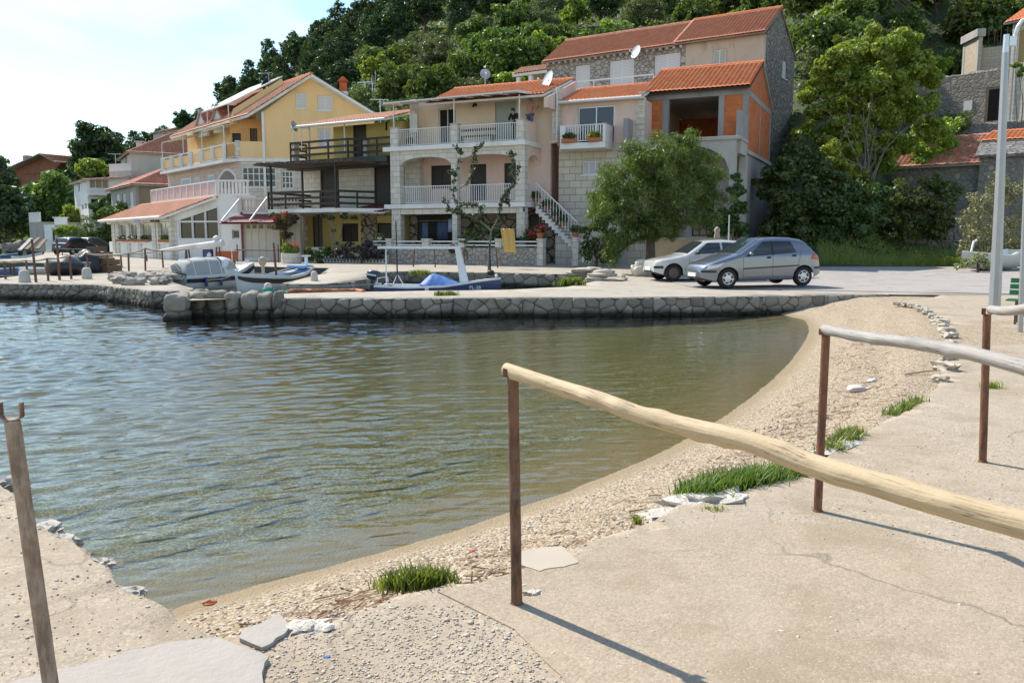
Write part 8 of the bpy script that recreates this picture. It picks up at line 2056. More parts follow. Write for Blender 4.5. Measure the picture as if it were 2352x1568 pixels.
zt = fk.hit(1570, 551)[1]; MB().box(0, fk.L, 0, .4, -.1, zt).build("wall", plain("stone_render", (.42, .35, .26), .9, .25, 2.5, bmp=.02, bscale=8, stain=(.30, .25, .19)), tw); MB().box(-.04, fk.L + .04, -.05, .45, zt, zt + .09).build("coping", M_conc2, tw)
p = P(1647, 537, 34.3); tag(MB().lathe([(.10, -.22), (.13, -.1), (.09, .05), (.13, .16), (.07, .26), (.001, .3)], 10).build("stone_ornament", M_plast, loc=p, smooth=60), "weathered stone ornament standing on the terrace wall by the white pole", "ornament")
p = gpx(1635, 618); tag(MB().cyl((0, 0, 0), (.0, 0, 2.3), .025, .025, 8).build("white_pole", M_wp, loc=(p.x, 33.5, gz(p.x, 33.5))), "thin white pole standing behind the white car", "pole")
# ---------------------------------------------------------------- satellite dishes, aerials
def dish(label, px, py, Y, r, rz, tilt=.35, stem=1.0, mat=None, face=True):
 p = P(px, py, Y); t = thing("satellite_dish", label, "satellite dish", p, rz)
 mb = MB(); pr = [(r * k / 6, .16 * r * ((k / 6) ** 2)) for k in range(7)]; mb.lathe([(max(.001, a), b - .16 * r) for a, b in pr] + [(r * .98, .012)], 24)
 rot = Matrix.Rotation(math.pi / 2 - tilt, 4, 'X'); mb.v = [tuple(rot @ Vector(v)) for v in mb.v]; mb.build("reflector", mat or M_wp, t, smooth=60)
 n_ = rot @ Vector((0, 0, 1)); mb = MB(); mb.bar(rot @ Vector((0, -r, 0)), n_ * r * 1.0 + rot @ Vector((0, -r * .3, 0)), .03); mb.build("feed_arm", M_grey, t)
 MB().blob(tuple(n_ * r * 1.02 + rot @ Vector((0, -r * .3, 0))), .06, 1, .05, 2).build("feed_horn", M_wp, t, smooth=60)
 MB().tube([(0, .04, .02), (0, .16, -.1), (0, .16, -stem)], .028, 6).build("mount", M_grey, t); return t
dish("grey faced satellite dish on a pole above the orange roof ridge", 1115, 170, 48.5, .30, R(8), .25, 1.0, M_grey)
dish("large white satellite dish seen edge on at the orange roof's right end", 1257, 184, 43.6, .50, R(-62), .3, .9)
dish("white satellite dish fixed to the long stone house's front wall", 1460, 119, 52.3, .42, R(-58), .3, .5)
dish("satellite dish at the corner of the mustard house's roof", 676, 290, 47.4, .32, R(75), .3, .3, M_grey)
p = P(609, 186, 56); t = thing("roof_aerial", "solar panel and television aerial on the yellow house's ridge", "aerial", p)
MB().prism([(-.35, 0, -.4), (.05, 0, .35), (.05, .9, .35), (-.35, .9, -.4)], (.04, 0, -.02)).build("panel", M_glassb, t); mb = MB(); mb.cyl((.18, .2, -1.0), (.18, .2, .55), .03, .03, 6); mb.bar((-.4, .2, .50), (.45, .2, .56), .03)
for k in range(5): mb.bar((-.35 + k * .19, -.1, .5 + .01 * k), (-.35 + k * .19, .5, .5 + .01 * k), .02)
mb.build("aerial", M_grey, t)
for lab, px, py, Y, L_ in (("television aerial on the white house's terrace at the left", 265, 362, 78, 1.6), ("thin television aerial at the mustard roof's left end", 692, 308, 47.2, .9), ("white aerial on a mast behind the centre house's awning", 873, 242, 50, 1.2)):
 p = P(px, py, Y); mb = MB(); mb.cyl((0, 0, -L_), (0, 0, .35), .025, .025, 6); mb.bar((-.6, 0, .3), (.5, 0, .34), .03)
 for k in range(6): mb.bar((-.55 + k * .2, -.25, .31), (-.55 + k * .2, .25, .31), .018)
 tag(mb.build("roof_aerial", M_alu, loc=p, rz=.3), lab, "aerial")
# ---------------------------------------------------------------- pots, laundry, towel, chair
def pot(label, p, r=.16, h=.26, leaves=None, n=260, blossoms=None, seed=1, mat=None, lsz=.07, box=False):
 t = thing("flower_pot", label, "flower pot", p)
 if box: MB().box(-r * 3, r * 3, -r, r, 0, h).build("trough", mat or M_terra, t)
 else: MB().lathe([(r * .65, 0), (r, h * .8), (r * 1.12, h * .8), (r * 1.12, h), (r * .9, h), (r * .85, h * .85), (.001, h * .85)], 14).build("container", mat or M_terra, t, smooth=40)
 W_ = r * (2.6 if box else 1.6); L_ = [(0, 0, h + r * .9, W_, r * 1.3, r * 1.3)]
 V, F = leaf_np(L_, n, lsz, seed=seed, shell=.2, droop=.3); mesh_np("foliage", V, F, leaves or L_maq, t)
 if blossoms: V, F = leaf_np([(0, -.05, h + r * 1.3, W_ * 1.05, r * 1.4, r * 1.3)], n // 4, lsz * .85, .8, seed=seed + 50, shell=.4); mesh_np("blossom", V, F, blossoms, t)
 return t
def gq(px, py, v, f=None): f = f or gw; h_ = f.hit(px, py, v); wx = f.world(h_[0], v); return Vector((wx[0], wx[1], f.z0 + h_[1]))
q = gq(1241, 550, .15); pot("terracotta pot of red geraniums on the garden wall's right end pillar", (q.x, q.y, gw.z0 + pt_ + .06), .17, .26, L_maq, 300, L_flower, 3)
V, F = leaf_np([(0, 0, 0, .36, .2, .26)], 170, .06, .8, 21, .2); tag(mesh_np("blossom", V, F, L_flower, loc=P(1222, 537, 40.9)), "spread of red blossoms behind the garden wall's right pillar", "blossoms")
V, F = leaf_np([(0, 0, 0, .6, .4, .5)], 700, .08, .6, 22, .3); tag(mesh_np("rose_bush", V, F, L_dark, loc=P(1225, 545, 41.1)), "dark rose bush behind the garden wall's right pillar", "bush")
q = gq(1040, 572, -.1); V, F = leaf_np([(0, 0, 0, .22, .12, .2)], 200, .07, .6, 23, .2); tag(mesh_np("hanging_plant", V, F, L_dark, loc=(q.x, q.y, q.z)), "dark trailing plant hanging over the garden wall's middle", "plant")
V, F = leaf_np([(0, 0, 0, .16, .1, .12)], 60, .06, .7, 24, .3); tag(mesh_np("blossom", V, F, L_flower, loc=(q.x, q.y - .05, q.z + .1)), "few dark red blossoms on the trailing plant", "blossoms")
q = gq(1322, 549, .15, gw2); pot("terracotta pot with a green plant on the pillar beside the stairs", (q.x, q.y, gw2.z0 + gw2.rect((1316, 548, 1329, 560))[3] + .06), .16, .24, L_dark, 260, None, 4)
q = Vector((*fg.world(pil[0][1] + .45, .5), fg.z0 + s2t)); pot("small potted plant inside the upper balcony's left corner", q, .14, .22, L_dark, 200, None, 5)
for i, (px, lab) in enumerate(((1308, "dark leafy plant trailing from the white box balcony's left side"), (1366, "yellow green plant trailing from the white box balcony's right side"))):
 u_ = fh.hit(px, 330, vb)[0]; wx = fh.world(u_, vb + .0); pot(lab, (wx[0], wx[1], fh.z0 + bb + .29), .13, .18, L_maq if i == 0 else L_vine, 420, None, 7 + i, lsz=.075, box=True)
for i, (k, lab) in enumerate(((.22, "bushy fern pot on the upper flight of the outside stairs"), (.50, "potted plants halfway down the outside stairs"), (.66, "small potted plant low on the outside stairs"))):
 u_ = lerp(ua, ub, k); wx = fh.world(u_ + .1, -1.02); pot(lab, (wx[0], wx[1], fh.z0 + lerp(za_ := s1t, zb_, k) + .0), .16, .2, L_dark, 420, None, 11 + i, lsz=.09)
wx = fh.world(ua - .15, -.9); pot("dark climbing pot plant at the head of the outside stairs", (wx[0], wx[1], fh.z0 + s1t + .01), .15, .22, L_dark, 350, None, 15, lsz=.09)
for i, px in enumerate((281, 306, 332, 380)):
 q = fr1.pt(px, 555, -.12); wx = fr1.world(q.x, -.12); pot(["flower box with white flowers in the restaurant's leftmost bay", "flower box with white flowers in the restaurant's second bay", "flower box in the restaurant's widest bay", "leafy flower box in the restaurant's bay nearest the corner"][i], (wx[0], wx[1], fr1.z0 + zs_ + .01), .13, .16, L_maq, 200, M_wp if i in (0, 1) else None, 31 + i, box=True)
wx = ff.world(ff.hit(738, 570, -.2)[0], -.2); t = thing("terrace_table", "small table with a pale cloth before the mustard house's grey door", "table", (wx[0], wx[1], .65)); MB().box(-.45, .45, -.35, .35, .72, .75).prism([(-.46, -.36, .45), (.0, -.36, .45), (-.1, -.36, .749), (-.46, -.36, .749)], (0, .01, 0)).build("tablecloth", M_wp, t)
for x_, y_ in ((-.4, -.3), (.4, -.3), (-.4, .3), (.4, .3)): MB().box(x_ - .025, x_ + .025, y_ - .025, y_ + .025, 0, .72).build("leg", M_brown, t)
q = P(872, 548, 43.2); t = thing("hanging_basket", "white hanging flower basket in the mustard house's dark doorway", "basket", q); MB().lathe([(.001, -.1), (.14, -.02), (.16, .08)], 12).build("bowl", M_wp, t); V, F = leaf_np([(0, 0, .12, .22, .2, .16)], 200, .06, seed=9); mesh_np("foliage", V, F, L_grass, t); MB().cyl((0, 0, .05), (0, 0, .7), .006, .006, 5).build("cord", M_iron, t)
M_den = plain("denim", (.10, .14, .24), .9, .15, 4); M_lila = plain("lilac_cloth", (.45, .46, .58), .9, .08, 4)
for i, (px0, px1, py0, py1, m_, lab) in enumerate(((970, 982, 512, 552, M_den, "pale blue denim garment drying in the arcade, leftmost on the line"), (984, 1001, 508, 550, M_black, "black garment drying in the arcade"), (1004, 1028, 510, 550, plain("dark_blue_cloth", (.05, .07, .13), .9), "dark blue cloth drying in the arcade"), (1029, 1038, 503, 533, M_lila, "lilac towel drying in the arcade beside the middle column"))):
 a = fg.rect((px0, py0, px1, py1), .7); wx = fg.world(a[0], .7); mb = MB(); V = []; nn = 9
 for j in range(2):
  for k in range(nn): V.append(((a[1] - a[0]) * k / (nn - 1), .05 * math.sin(k * 1.9 + j), (a[3] - a[2]) * j))
 mb.add(V, [(k, k + 1, nn + k + 1, nn + k) for k in range(nn - 1)]); o = mb.build("hanging_cloth", m_, loc=(wx[0], wx[1], fg.z0 + a[2]), rz=fg.rz, smooth=180); so_ = o.modifiers.new("thickness", 'SOLIDIFY'); so_.thickness = .012; tag(o, lab, "laundry", "laundry on the arcade line")
wx = fg.world(cols[0][1], .7); t = MB().tube([(0, 0, 0), (cols[1][0] - cols[0][1], 0, 0)], .008, 5).build("washing_line", M_rope, loc=(wx[0], wx[1], fg.z0 + fg.hit(1000, 507, .7)[1]), rz=fg.rz); tag(t, "thin washing line between the arcade columns", "line")
p0 = P(1150, 526, 36.5); p1 = P(1181, 521, 36.5); wd = (p1 - p0).length; mb = MB(); V = []; nn, mm = 14, 8; hh_ = (577 - 524) / FPX * 36.5
for j in range(mm + 1):
 for k in range(nn + 1):
  s_, q_ = k / nn, j / mm; V.append((lerp(.0, wd, s_) * (1 - .14 * q_) + .16 * q_, .05 * math.sin(s_ * 15) * (1 - q_ * .7) + .02 * math.sin(q_ * 6), -hh_ * q_ + .03 * abs(math.sin(s_ * 9)) * (1 - q_)))
mb.add(V, [(j * (nn + 1) + k, j * (nn + 1) + k + 1, (j + 1) * (nn + 1) + k + 1, (j + 1) * (nn + 1) + k) for j in range(mm) for k in range(nn)])
o = mb.build("beach_towel", plain("yellow_towel", (.62, .42, .13), .95, .12, 6, bmp=.01), loc=p0, smooth=180); so_ = o.modifiers.new("thickness", 'SOLIDIFY'); so_.thickness = .012; tag(o, "yellow beach towel hanging on the line above the white chair's wall", "towel")
cp_ = gpx(1216, 607); ch = thing("garden_chair", "white metal garden chair standing in front of the stone wall", "chair", (cp_.x, cp_.y, cp_.z), R(-25))
M_chw = plain("chair_white", (.72, .72, .74), .45, .04)
mb = MB(); 
for k in range(5): mb.box(-.22, .22, -.22 + k * .09, -.15 + k * .09, .42, .445)
mb.build("seat", M_chw, ch)
mb = MB()
for k in range(5): mb.box(-.22, .22, .23 + k * .022, .25 + k * .022, .50 + k * .085, .56 + k * .085)
mb.build("backrest", M_chw, ch)
for x_ in (-.23, .23):
 for y_, y2 in ((-.24, -.20), (.26, .20)): MB().bar((x_ * 1.1, y_, 0), (x_, y2, .44), .028).build("leg", M_chw, ch)
 MB().tube([(x_, -.2, .44), (x_ * 1.05, -.2, .63), (x_ * 1.05, .25, .65)], .014, 6).build("armrest", M_chw, ch); MB().bar((x_, .22, .44), (x_, .36, .95), .028).build("back_post", M_chw, ch)
for lab, px, pt0, pb0, px2, r_ in (("dark pole with a stump foot carrying the towel line by the young tree", 1131, 560, 629, 1124, .03), ("rusty thin post right of the yellow towel's pole", 1143, 568, 615, 1139, .03)):
 p = gpx(px, pb0) if px > 1135 else gpx(1127, pb0); q = P(px2, pt0, p.y) - p; t = MB().tube([(0, 0, -.05), tuple(q)], [r_, r_], 8); t.blob((0, 0, .05), .13, px, .3, 2, (1.2, 1, .8)) if px < 1135 else None
 tag(t.build("metal_post", M_rust if px > 1135 else M_iron, loc=p, smooth=60), lab, "post")
for i, (px, py, px2) in enumerate(((949, 613, 952), (1000, 614, 997), (1067, 614, 1065))):
 p = gpx(px, py); q = P(px2, 573, p.y) - p; tag(MB().tube([(0, 0, -.05), tuple(q)], [.03, .03], 8).build("metal_post", M_rust, loc=p, smooth=60), ["short rusty post behind the blue boat, leftmost of three", "short rusty post behind the blue boat, middle of three", "short rusty post behind the blue boat beside the white frame's slanting leg"][i], "post", "posts on the house pavement")
pp_ = gpx(670, 604); A_ = gpx(545, 602); q = P(643, 510 + 40, 44) 
for lab, a, b in (("long dark pole lying level across the garage front", P(540, 574, 44.6), P(642, 575, 43.6)),): tag(MB().tube([(0, 0, 0), tuple(b - a)], .035, 8).build("level_pole", M_rust, loc=a), lab, "pole")
for lab, px, py in (("rusty post holding the level pole's left end", 546, 605), ("rusty post holding the level pole's right end", 640, 607)):
 p = gpx(px, py); p.y = 44.6 if px < 600 else 43.6; p.x = XY(px, p.y); p.z = gz(p.x, p.y); tag(MB().cyl((0, 0, -.05), (0, 0, .95), .035, .035, 8).build("metal_post", M_rust, loc=p), lab, "post")
# ---------------------------------------------------------------- people on the upper balcony
M_skin = plain("skin", (.48, .27, .18), .6, .06); M_hair = plain("dark_hair", (.012, .010, .009), .6, .2, 20); M_hairg = plain("grey_hair", (.25, .22, .20), .7, .2, 20)
def skin_mesh(name, J, E, mat, parent, sub=2, root=0):
 me = bpy.data.meshes.new(name); me.from_pydata([j[:3] for j in J], E, []); me.materials.append(mat)
 o = bpy.data.objects.new(name, me); COL.objects.link(o); o.parent = parent; KIDS.setdefault(parent.name, []).append(o)
 md = o.modifiers.new("skin", 'SKIN'); md.use_smooth_shade = True
 for i, j in enumerate(J): sv = me.skin_vertices[0].data[i]; r = j[3]; sv.radius = r if isinstance(r, tuple) else (r, r); sv.use_root = (i == root)
 s_ = o.modifiers.new("sub", 'SUBSURF'); s_.levels = s_.render_levels = sub; return o
def person(label, loc, rz, joints, top_col, leg_col, hair, short=False):
 t = thing("person", label, "person", loc, rz); j = {k: Vector(v) for k, v in joints.items()}
 J, E = [], []
 def add(p, r): J.append((*p, r)); return len(J) - 1
 pel = add(j['pelvis'], .13); sp = add(j['spine'], .12); chs = add(j['chest'], (.15, .12)); nk = add(j['neck'], .055); hb = add(j['neck'].lerp(j['head'], .55), .075); hd = add(j['head'], (.085, .10)); ht = add(j['head'] + Vector((0, .01, .09)), .06); ns = add(j['head'] + j['look'] * .105, .02)
 E += [(pel, sp), (sp, chs), (chs, nk), (nk, hb), (hb, hd), (hd, ht), (hd, ns)]
 for s in 'LR':
  a = add(j['sh' + s], .065); b = add(j['el' + s], .042); c = add(j['wr' + s], .028); E += [(chs, a), (a, b), (b, c)]
  hdv = (j['wr' + s] - j['el' + s]).normalized(); pm = add(j['wr' + s] + hdv * .06, (.036, .022)); E.append((c, pm)); sdv = hdv.cross(Vector((0, 0, 1))).normalized()
  for q, ln in ((-.028, .065), (-.010, .082), (.010, .08), (.028, .066)):
   f1_ = add(j['wr' + s] + hdv * .11 + sdv * q, .010); f2_ = add(j['wr' + s] + hdv * (.11 + ln * .6) + sdv * q - Vector((0, 0, .025)), .008); E += [(pm, f1_), (f1_, f2_)]
  th = add(j['wr' + s] + hdv * .05 + sdv * (.045 if s == 'L' else -.045), .011); th2 = add(j['wr' + s] + hdv * .09 + sdv * (.06 if s == 'L' else -.06), .009); E += [(pm, th), (th, th2)]
  a = add(j['hip' + s], .095); b = add(j['kn' + s], .062); c = add(j['an' + s], .042); d_ = add(j['an' + s] + Vector((0, -.14, -.05)), .035); E += [(pel, a), (a, b), (b, c), (c, d_)]
 skin_mesh("body", J, E, M_skin, t, 2, pel)
 J, E = [], []; pel = add(j['pelvis'] + Vector((0, 0, -.02)), .15); sp = add(j['spine'], .145); chs = add(j['chest'], (.185, .145)); nk = add(j['neck'] + (j['chest'] - j['neck']) * .25, .07); E += [(pel, sp), (sp, chs), (chs, nk)]
 for s in 'LR':
  a = add(j['sh' + s], .085); b = add(j['sh' + s].lerp(j['el' + s], .6 if short else 1.0), .062); E += [(chs, a), (a, b)]
  if not short: c = add(j['el' + s].lerp(j['wr' + s], .85), .042); E.append((b, c))
 skin_mesh("top", J, E, top_col, t, 2, 0)
 J, E = [], []; pel = add(j['pelvis'] + Vector((0, 0, .04)), .15); 
 for s in 'LR':
  a = add(j['hip' + s], .11); b = add(j['hip' + s].lerp(j['kn' + s], .85 if short else 1), .085); E += [(pel, a), (a, b)]
  if not short: c = add(j['kn' + s].lerp(j['an' + s], .95), .065); E.append((b, c))
 skin_mesh("trousers", J, E, leg_col, t, 2, 0)
 mb = MB(); h_ = j['head']; mb.blob((h_.x - j['look'].x * .02, h_.y - j['look'].y * .025, h_.z + .045), .115, 3, .12, 2, (.92, 1.0, .95)); mb.build("hair", hair, t, smooth=60)
 mb = MB(); sd_ = j['look'].cross(Vector((0, 0, 1))).normalized()
 for q in (-1, 1): mb.blob(tuple(h_ + j['look'] * .088 + sd_ * .034 * q + Vector((0, 0, .015))), .012, 1, 0, 1)
 mb.build("eyes", M_hair, t); return t
u_ = fg.hit(1180, 270, .45)[0]; wx = fg.world(u_, .62)
person("person in black leaning on the upper balcony rail, looking down", (wx[0], wx[1], fg.z0 + s2t), fg.rz, dict(pelvis=(0, .06, .86), spine=(0, .0, 1.04), chest=(0, -.13, 1.24), neck=(0, -.22, 1.38), head=(.01, -.30, 1.47), look=Vector((.1, -.85, -.5)).normalized(),
  shL=(.17, -.16, 1.30), shR=(-.17, -.16, 1.30), elL=(.22, -.30, 1.05), elR=(-.20, -.32, 1.06), wrL=(.06, -.42, .99), wrR=(-.02, -.44, 1.0), hipL=(.09, .06, .82), hipR=(-.09, .06, .82), knL=(.09, .02, .46), knR=(-.10, .08, .46), anL=(.09, .10, .09), anR=(-.11, .14, .09)), M_black, M_black, M_hair)
u_ = fg.hit(1216, 255, 1.25)[0]; wx = fg.world(u_, 1.30)
st_t = thing("wooden_stool", "low wooden stool under the man in the pink shirt", "stool", (wx[0], wx[1], fg.z0 + s2t), fg.rz); MB().box(-.25, .25, -.2, .2, .40, .45).build("seat", M_cream, st_t)
for x_ in (-.2, .2):
 for y_ in (-.15, .15): MB().box(x_ - .02, x_ + .02, y_ - .02, y_ + .02, 0, .40).build("leg", M_cream, st_t)
person("man in pink shirt and blue shorts seen from behind by the stone pier", (wx[0], wx[1], fg.z0 + s2t + .45), fg.rz + R(160), dict(pelvis=(0, 0, .93), spine=(0, -.01, 1.12), chest=(.0, -.04, 1.36), neck=(0, -.05, 1.52), head=(0, -.08, 1.65), look=Vector((0, -1, .05)).normalized(),
  shL=(.19, -.04, 1.43), shR=(-.19, -.04, 1.43), elL=(.27, -.10, 1.16), elR=(-.26, -.22, 1.20), wrL=(.24, -.30, 1.02), wrR=(-.20, -.42, 1.34), hipL=(.10, 0, .88), hipR=(-.10, 0, .88), knL=(.11, -.02, .48), knR=(-.11, -.02, .48), anL=(.11, .02, .09), anR=(-.11, .02, .09)), plain("pink_shirt", (.52, .26, .22), .9, .08), plain("blue_shorts", (.12, .13, .24), .9, .1), M_hairg, True)
wx = fg.world(fg.hit(1095, 300, .9)[0], .9); bt_ = thing("balcony_bench", "dark bench with a slatted backrest behind the upper balcony rail", "bench", (wx[0], wx[1], fg.z0 + s2t), fg.rz); MB().box(-1.0, 1.0, -.2, .2, .42, .46).build("seat", M_brown, bt_)
mb = MB(); mb.box(-1, 1, .2, .24, .72, .84); mb.build("backrest", M_brown, bt_)
for x_ in (-.9, .9): MB().box(x_ - .03, x_ + .03, -.18, .24, 0, .42).build("leg", M_brown, bt_)
# ---------------------------------------------------------------- left quay: railings, bollards, nets and heaps
M_rail = plain("weathered_rail", (.42, .36, .29), .9, .25, 8, bmp=.01)
PO = [(10, 601, 13, 641), (60, 598, 64, 640), (108, 594, 111, 645), (160, 587, 164, 641), (197, 581, 208, 632), (245, 585, 251, 629), (295, 582, 296, 627), (333, 570, 334, 622), (372, 576, 375, 615), (277, 584, 280, 615), (232, 578, 234, 601), (30, 600, 33, 630), (152, 590, 155, 618), (22, 601, 25, 628), (428, 566, 430, 598), (336, 585, 338, 600)]
TOPS = []
for i, (a, b, c, d_) in enumerate(PO):
 p = gpx(c, d_); q = P(a, b, p.y) - p; TOPS.append(p + q)
 tag(MB().tube([(0, 0, -.05), tuple(q)], [.04, .038], 8).build("railing_post", M_rust, loc=p, smooth=60), "rusty railing post with bare wooden rails on the left quay", "post", "railing posts on the left quay")
for lab, a, b, c, d_ in (("tall rusty mooring pole, the left one of two on the far quay", 73, 549, 83, 648), ("tall rusty mooring pole in front of the black hatchback", 130, 548, 137, 643)):
 p = gpx(c, d_); q = P(a, b, p.y) - p; tag(MB().tube([(0, 0, -.05), tuple(q)], [.045, .035], 8).build("mooring_pole", M_rust, loc=p, smooth=60), lab, "pole")
p = gpx(907, 622); p = Vector((XY(909, 30.5), 30.5, gz(0, 30.5)))
def rails(lab, pts, r=.035):
 o0 = pts[0]; mb = MB(); Q = []
 for a, b in zip(pts[:-1], pts[1:]): Q += [a, a.lerp(b, .35) - up * .04, a.lerp(b, .7) - up * .03]
 Q.append(pts[-1]); mb.tube([q - o0 for q in Q], r, 8); tag(mb.build("wooden_rail", M_rail, loc=o0, smooth=60), lab, "rail")
T_ = TOPS
rails("sagging wooden rail nearest the water on the far left quay", [P(-60, 598, 29), T_[0], T_[1], T_[2], T_[3]])
rails("wooden rail running right from the crates to the restaurant corner", [T_[4], T_[5], T_[6], T_[7]])
rails("short wooden rail behind the crates", [T_[10], T_[9], T_[8]])
rails("wooden rail ending below the wrapped boom", [T_[7], T_[8], P(425, 572, T_[8].y)])
rails("far wooden rail along the inlet behind the boats", [P(-40, 604, 33), T_[11], T_[12]], .03)
M_boll = plain("bollard_white", (.50, .47, .42), .85, .2, 6, bmp=.02)
for lab, px, py, r_, h_ in (("pale stone bollard at the left end of the far quay", 57, 648, .17, .42), ("pale stone bollard between the railing posts and the rocks", 200, 640, .16, .40), ("pale stone bollard on the flat jetty", 722, 645, .12, .34), ("pale bollard with a green rope on the front quay's left end", 616, 675, .11, .30), ("small pale bollard behind the covered cabin boat's rocks", 326, 649, .13, .34)):
 p = gpx(px, py); t = thing("bollard", lab, "bollard", p); MB().lathe([(r_ * 1.1, 0), (r_, h_ * .35), (r_ * .9, h_ * .8), (r_ * .55, h_ * .97), (.001, h_)], 14).build("post", M_boll, t, smooth=50)
 if px == 616: MB().lathe([(r_ * 1.15, .04), (r_ * 1.35, .08), (r_ * 1.15, .12)], 14).lathe([(r_ * 1.15, .10), (r_ * 1.4, .14), (r_ * 1.15, .17)], 14).build("rope_coil", plain("green_rope", (.04, .26, .18), .9, .2, 20), t, smooth=60)
def rope(lab, pts, r, mat, sag=0, name="mooring_rope"):
 o0 = pts[0]; Q = []
 for a, b in zip(pts[:-1], pts[1:]):
  for k in range(6): s = k / 6; Q.append(a.lerp(b, s) - up * sag * math.sin(math.pi * s))
 Q.append(pts[-1]); tag(MB().tube([q - o0 for q in Q], r, 6).build(name, mat, loc=o0, smooth=60), lab, "rope")
g5 = lambda px, py: gpx(px, py) + up * .03
rope("thick orange rope lying along the inner edge of the front quay", [g5(658, 673), g5(672, 670), g5(695, 669), g5(720, 670), g5(745, 669), g5(780, 670), g5(800, 669), g5(818, 669), g5(835, 671)], .055, plain("orange_rope", (.50, .20, .11), .9, .25, 20, bmp=.03, bscale=30))
rope("tangle of green rope beside the pale bollard", [g5(612, 676), g5(630, 674), g5(645, 676), g5(652, 672), g5(640, 671), g5(662, 674)], .03, MATS.get("green_rope"))
rope("taut mooring rope from the bollard to the blue boat", [gpx(616, 675) + up * .2, Vector((XY(868, 25.5, .5), 25.5, .52))], .018, plain("grey_rope", (.26, .25, .22), .9), .05)
M_tarb = plain("black_tarpaulin", (.018, .020, .026), .45, .3, 4, bmp=.04, bscale=5)
p = gpx(133, 633); tag(MB().blob((0, 0, .34), 1, 11, .18, 3, (.72, .6, .42), 0, 1.2).build("covered_dinghy", M_tarb, loc=(p.x, p.y + .5, p.z), smooth=60), "dark hump of an upturned dinghy on the left quay", "dinghy")
p = gpx(186, 628); t = thing("net_heap", "black tarpaulin heap tied with pale ropes beside the crates", "heap", (p.x, p.y + .5, p.z)); MB().blob((0, 0, .36), 1, 15, .3, 3, (.55, .5, .50), 0, 1.3).build("tarpaulin", M_tarb, t, smooth=60); MB().tube([(-.3, -.45, .05), (-.22, -.52, .4), (-.1, -.4, .75), (.1, -.2, .9)], .03, 6).tube([(-.1, -.5, .03), (-.15, -.56, .35), (-.25, -.35, .7)], .03, 6).build("rope", M_rope, t, smooth=60)
M_crate = plain("old_crate", (.19, .12, .075), .9, .35, 9, bmp=.02, bscale=16)
for i, (px, py, z_, w_, h_, lab) in enumerate(((222, 626, 0, .95, .30, "bottom brown crate of the stack by the black heap"), (220, 626, .31, .9, .28, "second brown crate from the bottom of the stack"), (219, 626, .60, .85, .22, "third brown crate of the stack"), (214, 626, .84, .5, .20, "small worn crate on top of the stack"), (247, 624, 0, .55, .26, "small pale brown crate right of the stack, lower one"), (246, 624, .27, .5, .22, "small pale brown crate right of the stack, upper one"))):
 p = gpx(px, py); t = thing("crate", lab, "crate", (p.x, p.y + .4, p.z + z_), .1 * (i % 3 - 1)); mb = MB()
 for k in range(3): zz_ = h_ * (k + .5) / 3; mb.box(-w_ / 2, w_ / 2, -.32, -.30, zz_ - h_ * .14, zz_ + h_ * .14); mb.box(-w_ / 2, w_ / 2, .30, .32, zz_ - h_ * .14, zz_ + h_ * .14); mb.box(-w_ / 2, -w_ / 2 + .02, -.30, .30, zz_ - h_ * .14, zz_ + h_ * .14); mb.box(w_ / 2 - .02, w_ / 2, -.30, .30, zz_ - h_ * .14, zz_ + h_ * .14)
 mb.build("side_boards", M_crate, t); MB().box(-w_ / 2 + .02, w_ / 2 - .02, -.3, .3, .01, h_ * .9).build("contents", plain("brown_nets", (.11, .075, .05), .95, .4, 14, bmp=.04, bscale=20), t)
p = gpx(167, 629); tag(MB().box(-.5, .5, -.3, .3, 0, .4).box(-.54, .54, -.34, .34, .4, .45).build("grey_box", M_conc2, loc=(p.x, p.y + .3, p.z), bevel=.02), "grey concrete box between the dinghy and the black heap", "box")
p = gpx(98, 631); tag(MB().cyl((-.9, .1, .14), (.5, -.1, .16), .14, .13, 12).cyl((-.92, .1, .14), (-.9, .1, .14), .11, .11, 12).build("grey_pipe", M_conc2, loc=p, smooth=60), "short thick grey pipe lying left of the upturned dinghy", "pipe")
p = gpx(168, 606); t = thing("metal_table", "thin legged metal table standing near the black hatchback", "table", p); MB().box(-.6, .6, -.3, .3, .72, .75).build("table_top", M_iron, t)
for x_ in (-.5, .5): MB().bar((x_, 0, 0), (x_, 0, .72), .03).build("leg", M_iron, t)
rg = random.Random(9); M_rock1 = plain('dark_rock', (.20, .18, .155), .9, .35, 9, bmp=.06, bscale=12); M_rock2 = plain('light_rock', (.36, .32, .27), .9, .35, 9, bmp=.06, bscale=12)
for i in range(40):
 px, py = rg.uniform(270, 420), rg.uniform(634, 655)
 p = gpx(px, py); tag(MB().blob((0, 0, .08), rg.uniform(.13, .27), 200 + i, .55, 3, (1.3, .8, .6), rg.uniform(0, 3), 2.0, .6).build("shore_rock", M_rock1 if i % 3 == 0 else M_rock2, loc=p, smooth=45), "rough pale rock heaped on the end of the left quay", "rock", "rocks on the left quay")
rg = random.Random(19)
for i in range(16):
 px = rg.uniform(1322, 1420); py = rg.uniform(636, 646); p = gpx(px, py); h_ = rg.choice([.05, .18, .3]) if px < 1400 else .05
 tag(MB().blob((0, 0, h_), .32, 300 + i, .35, 2, (1.25, .6, .28), rg.uniform(-.5, .5), 1.6, .5).build("stacked_slab", M_kerbst, loc=p, smooth=45), "flat pale stone in the heap at the basin corner beside the tamarisk", "stone", "stones heaped at the basin corner")
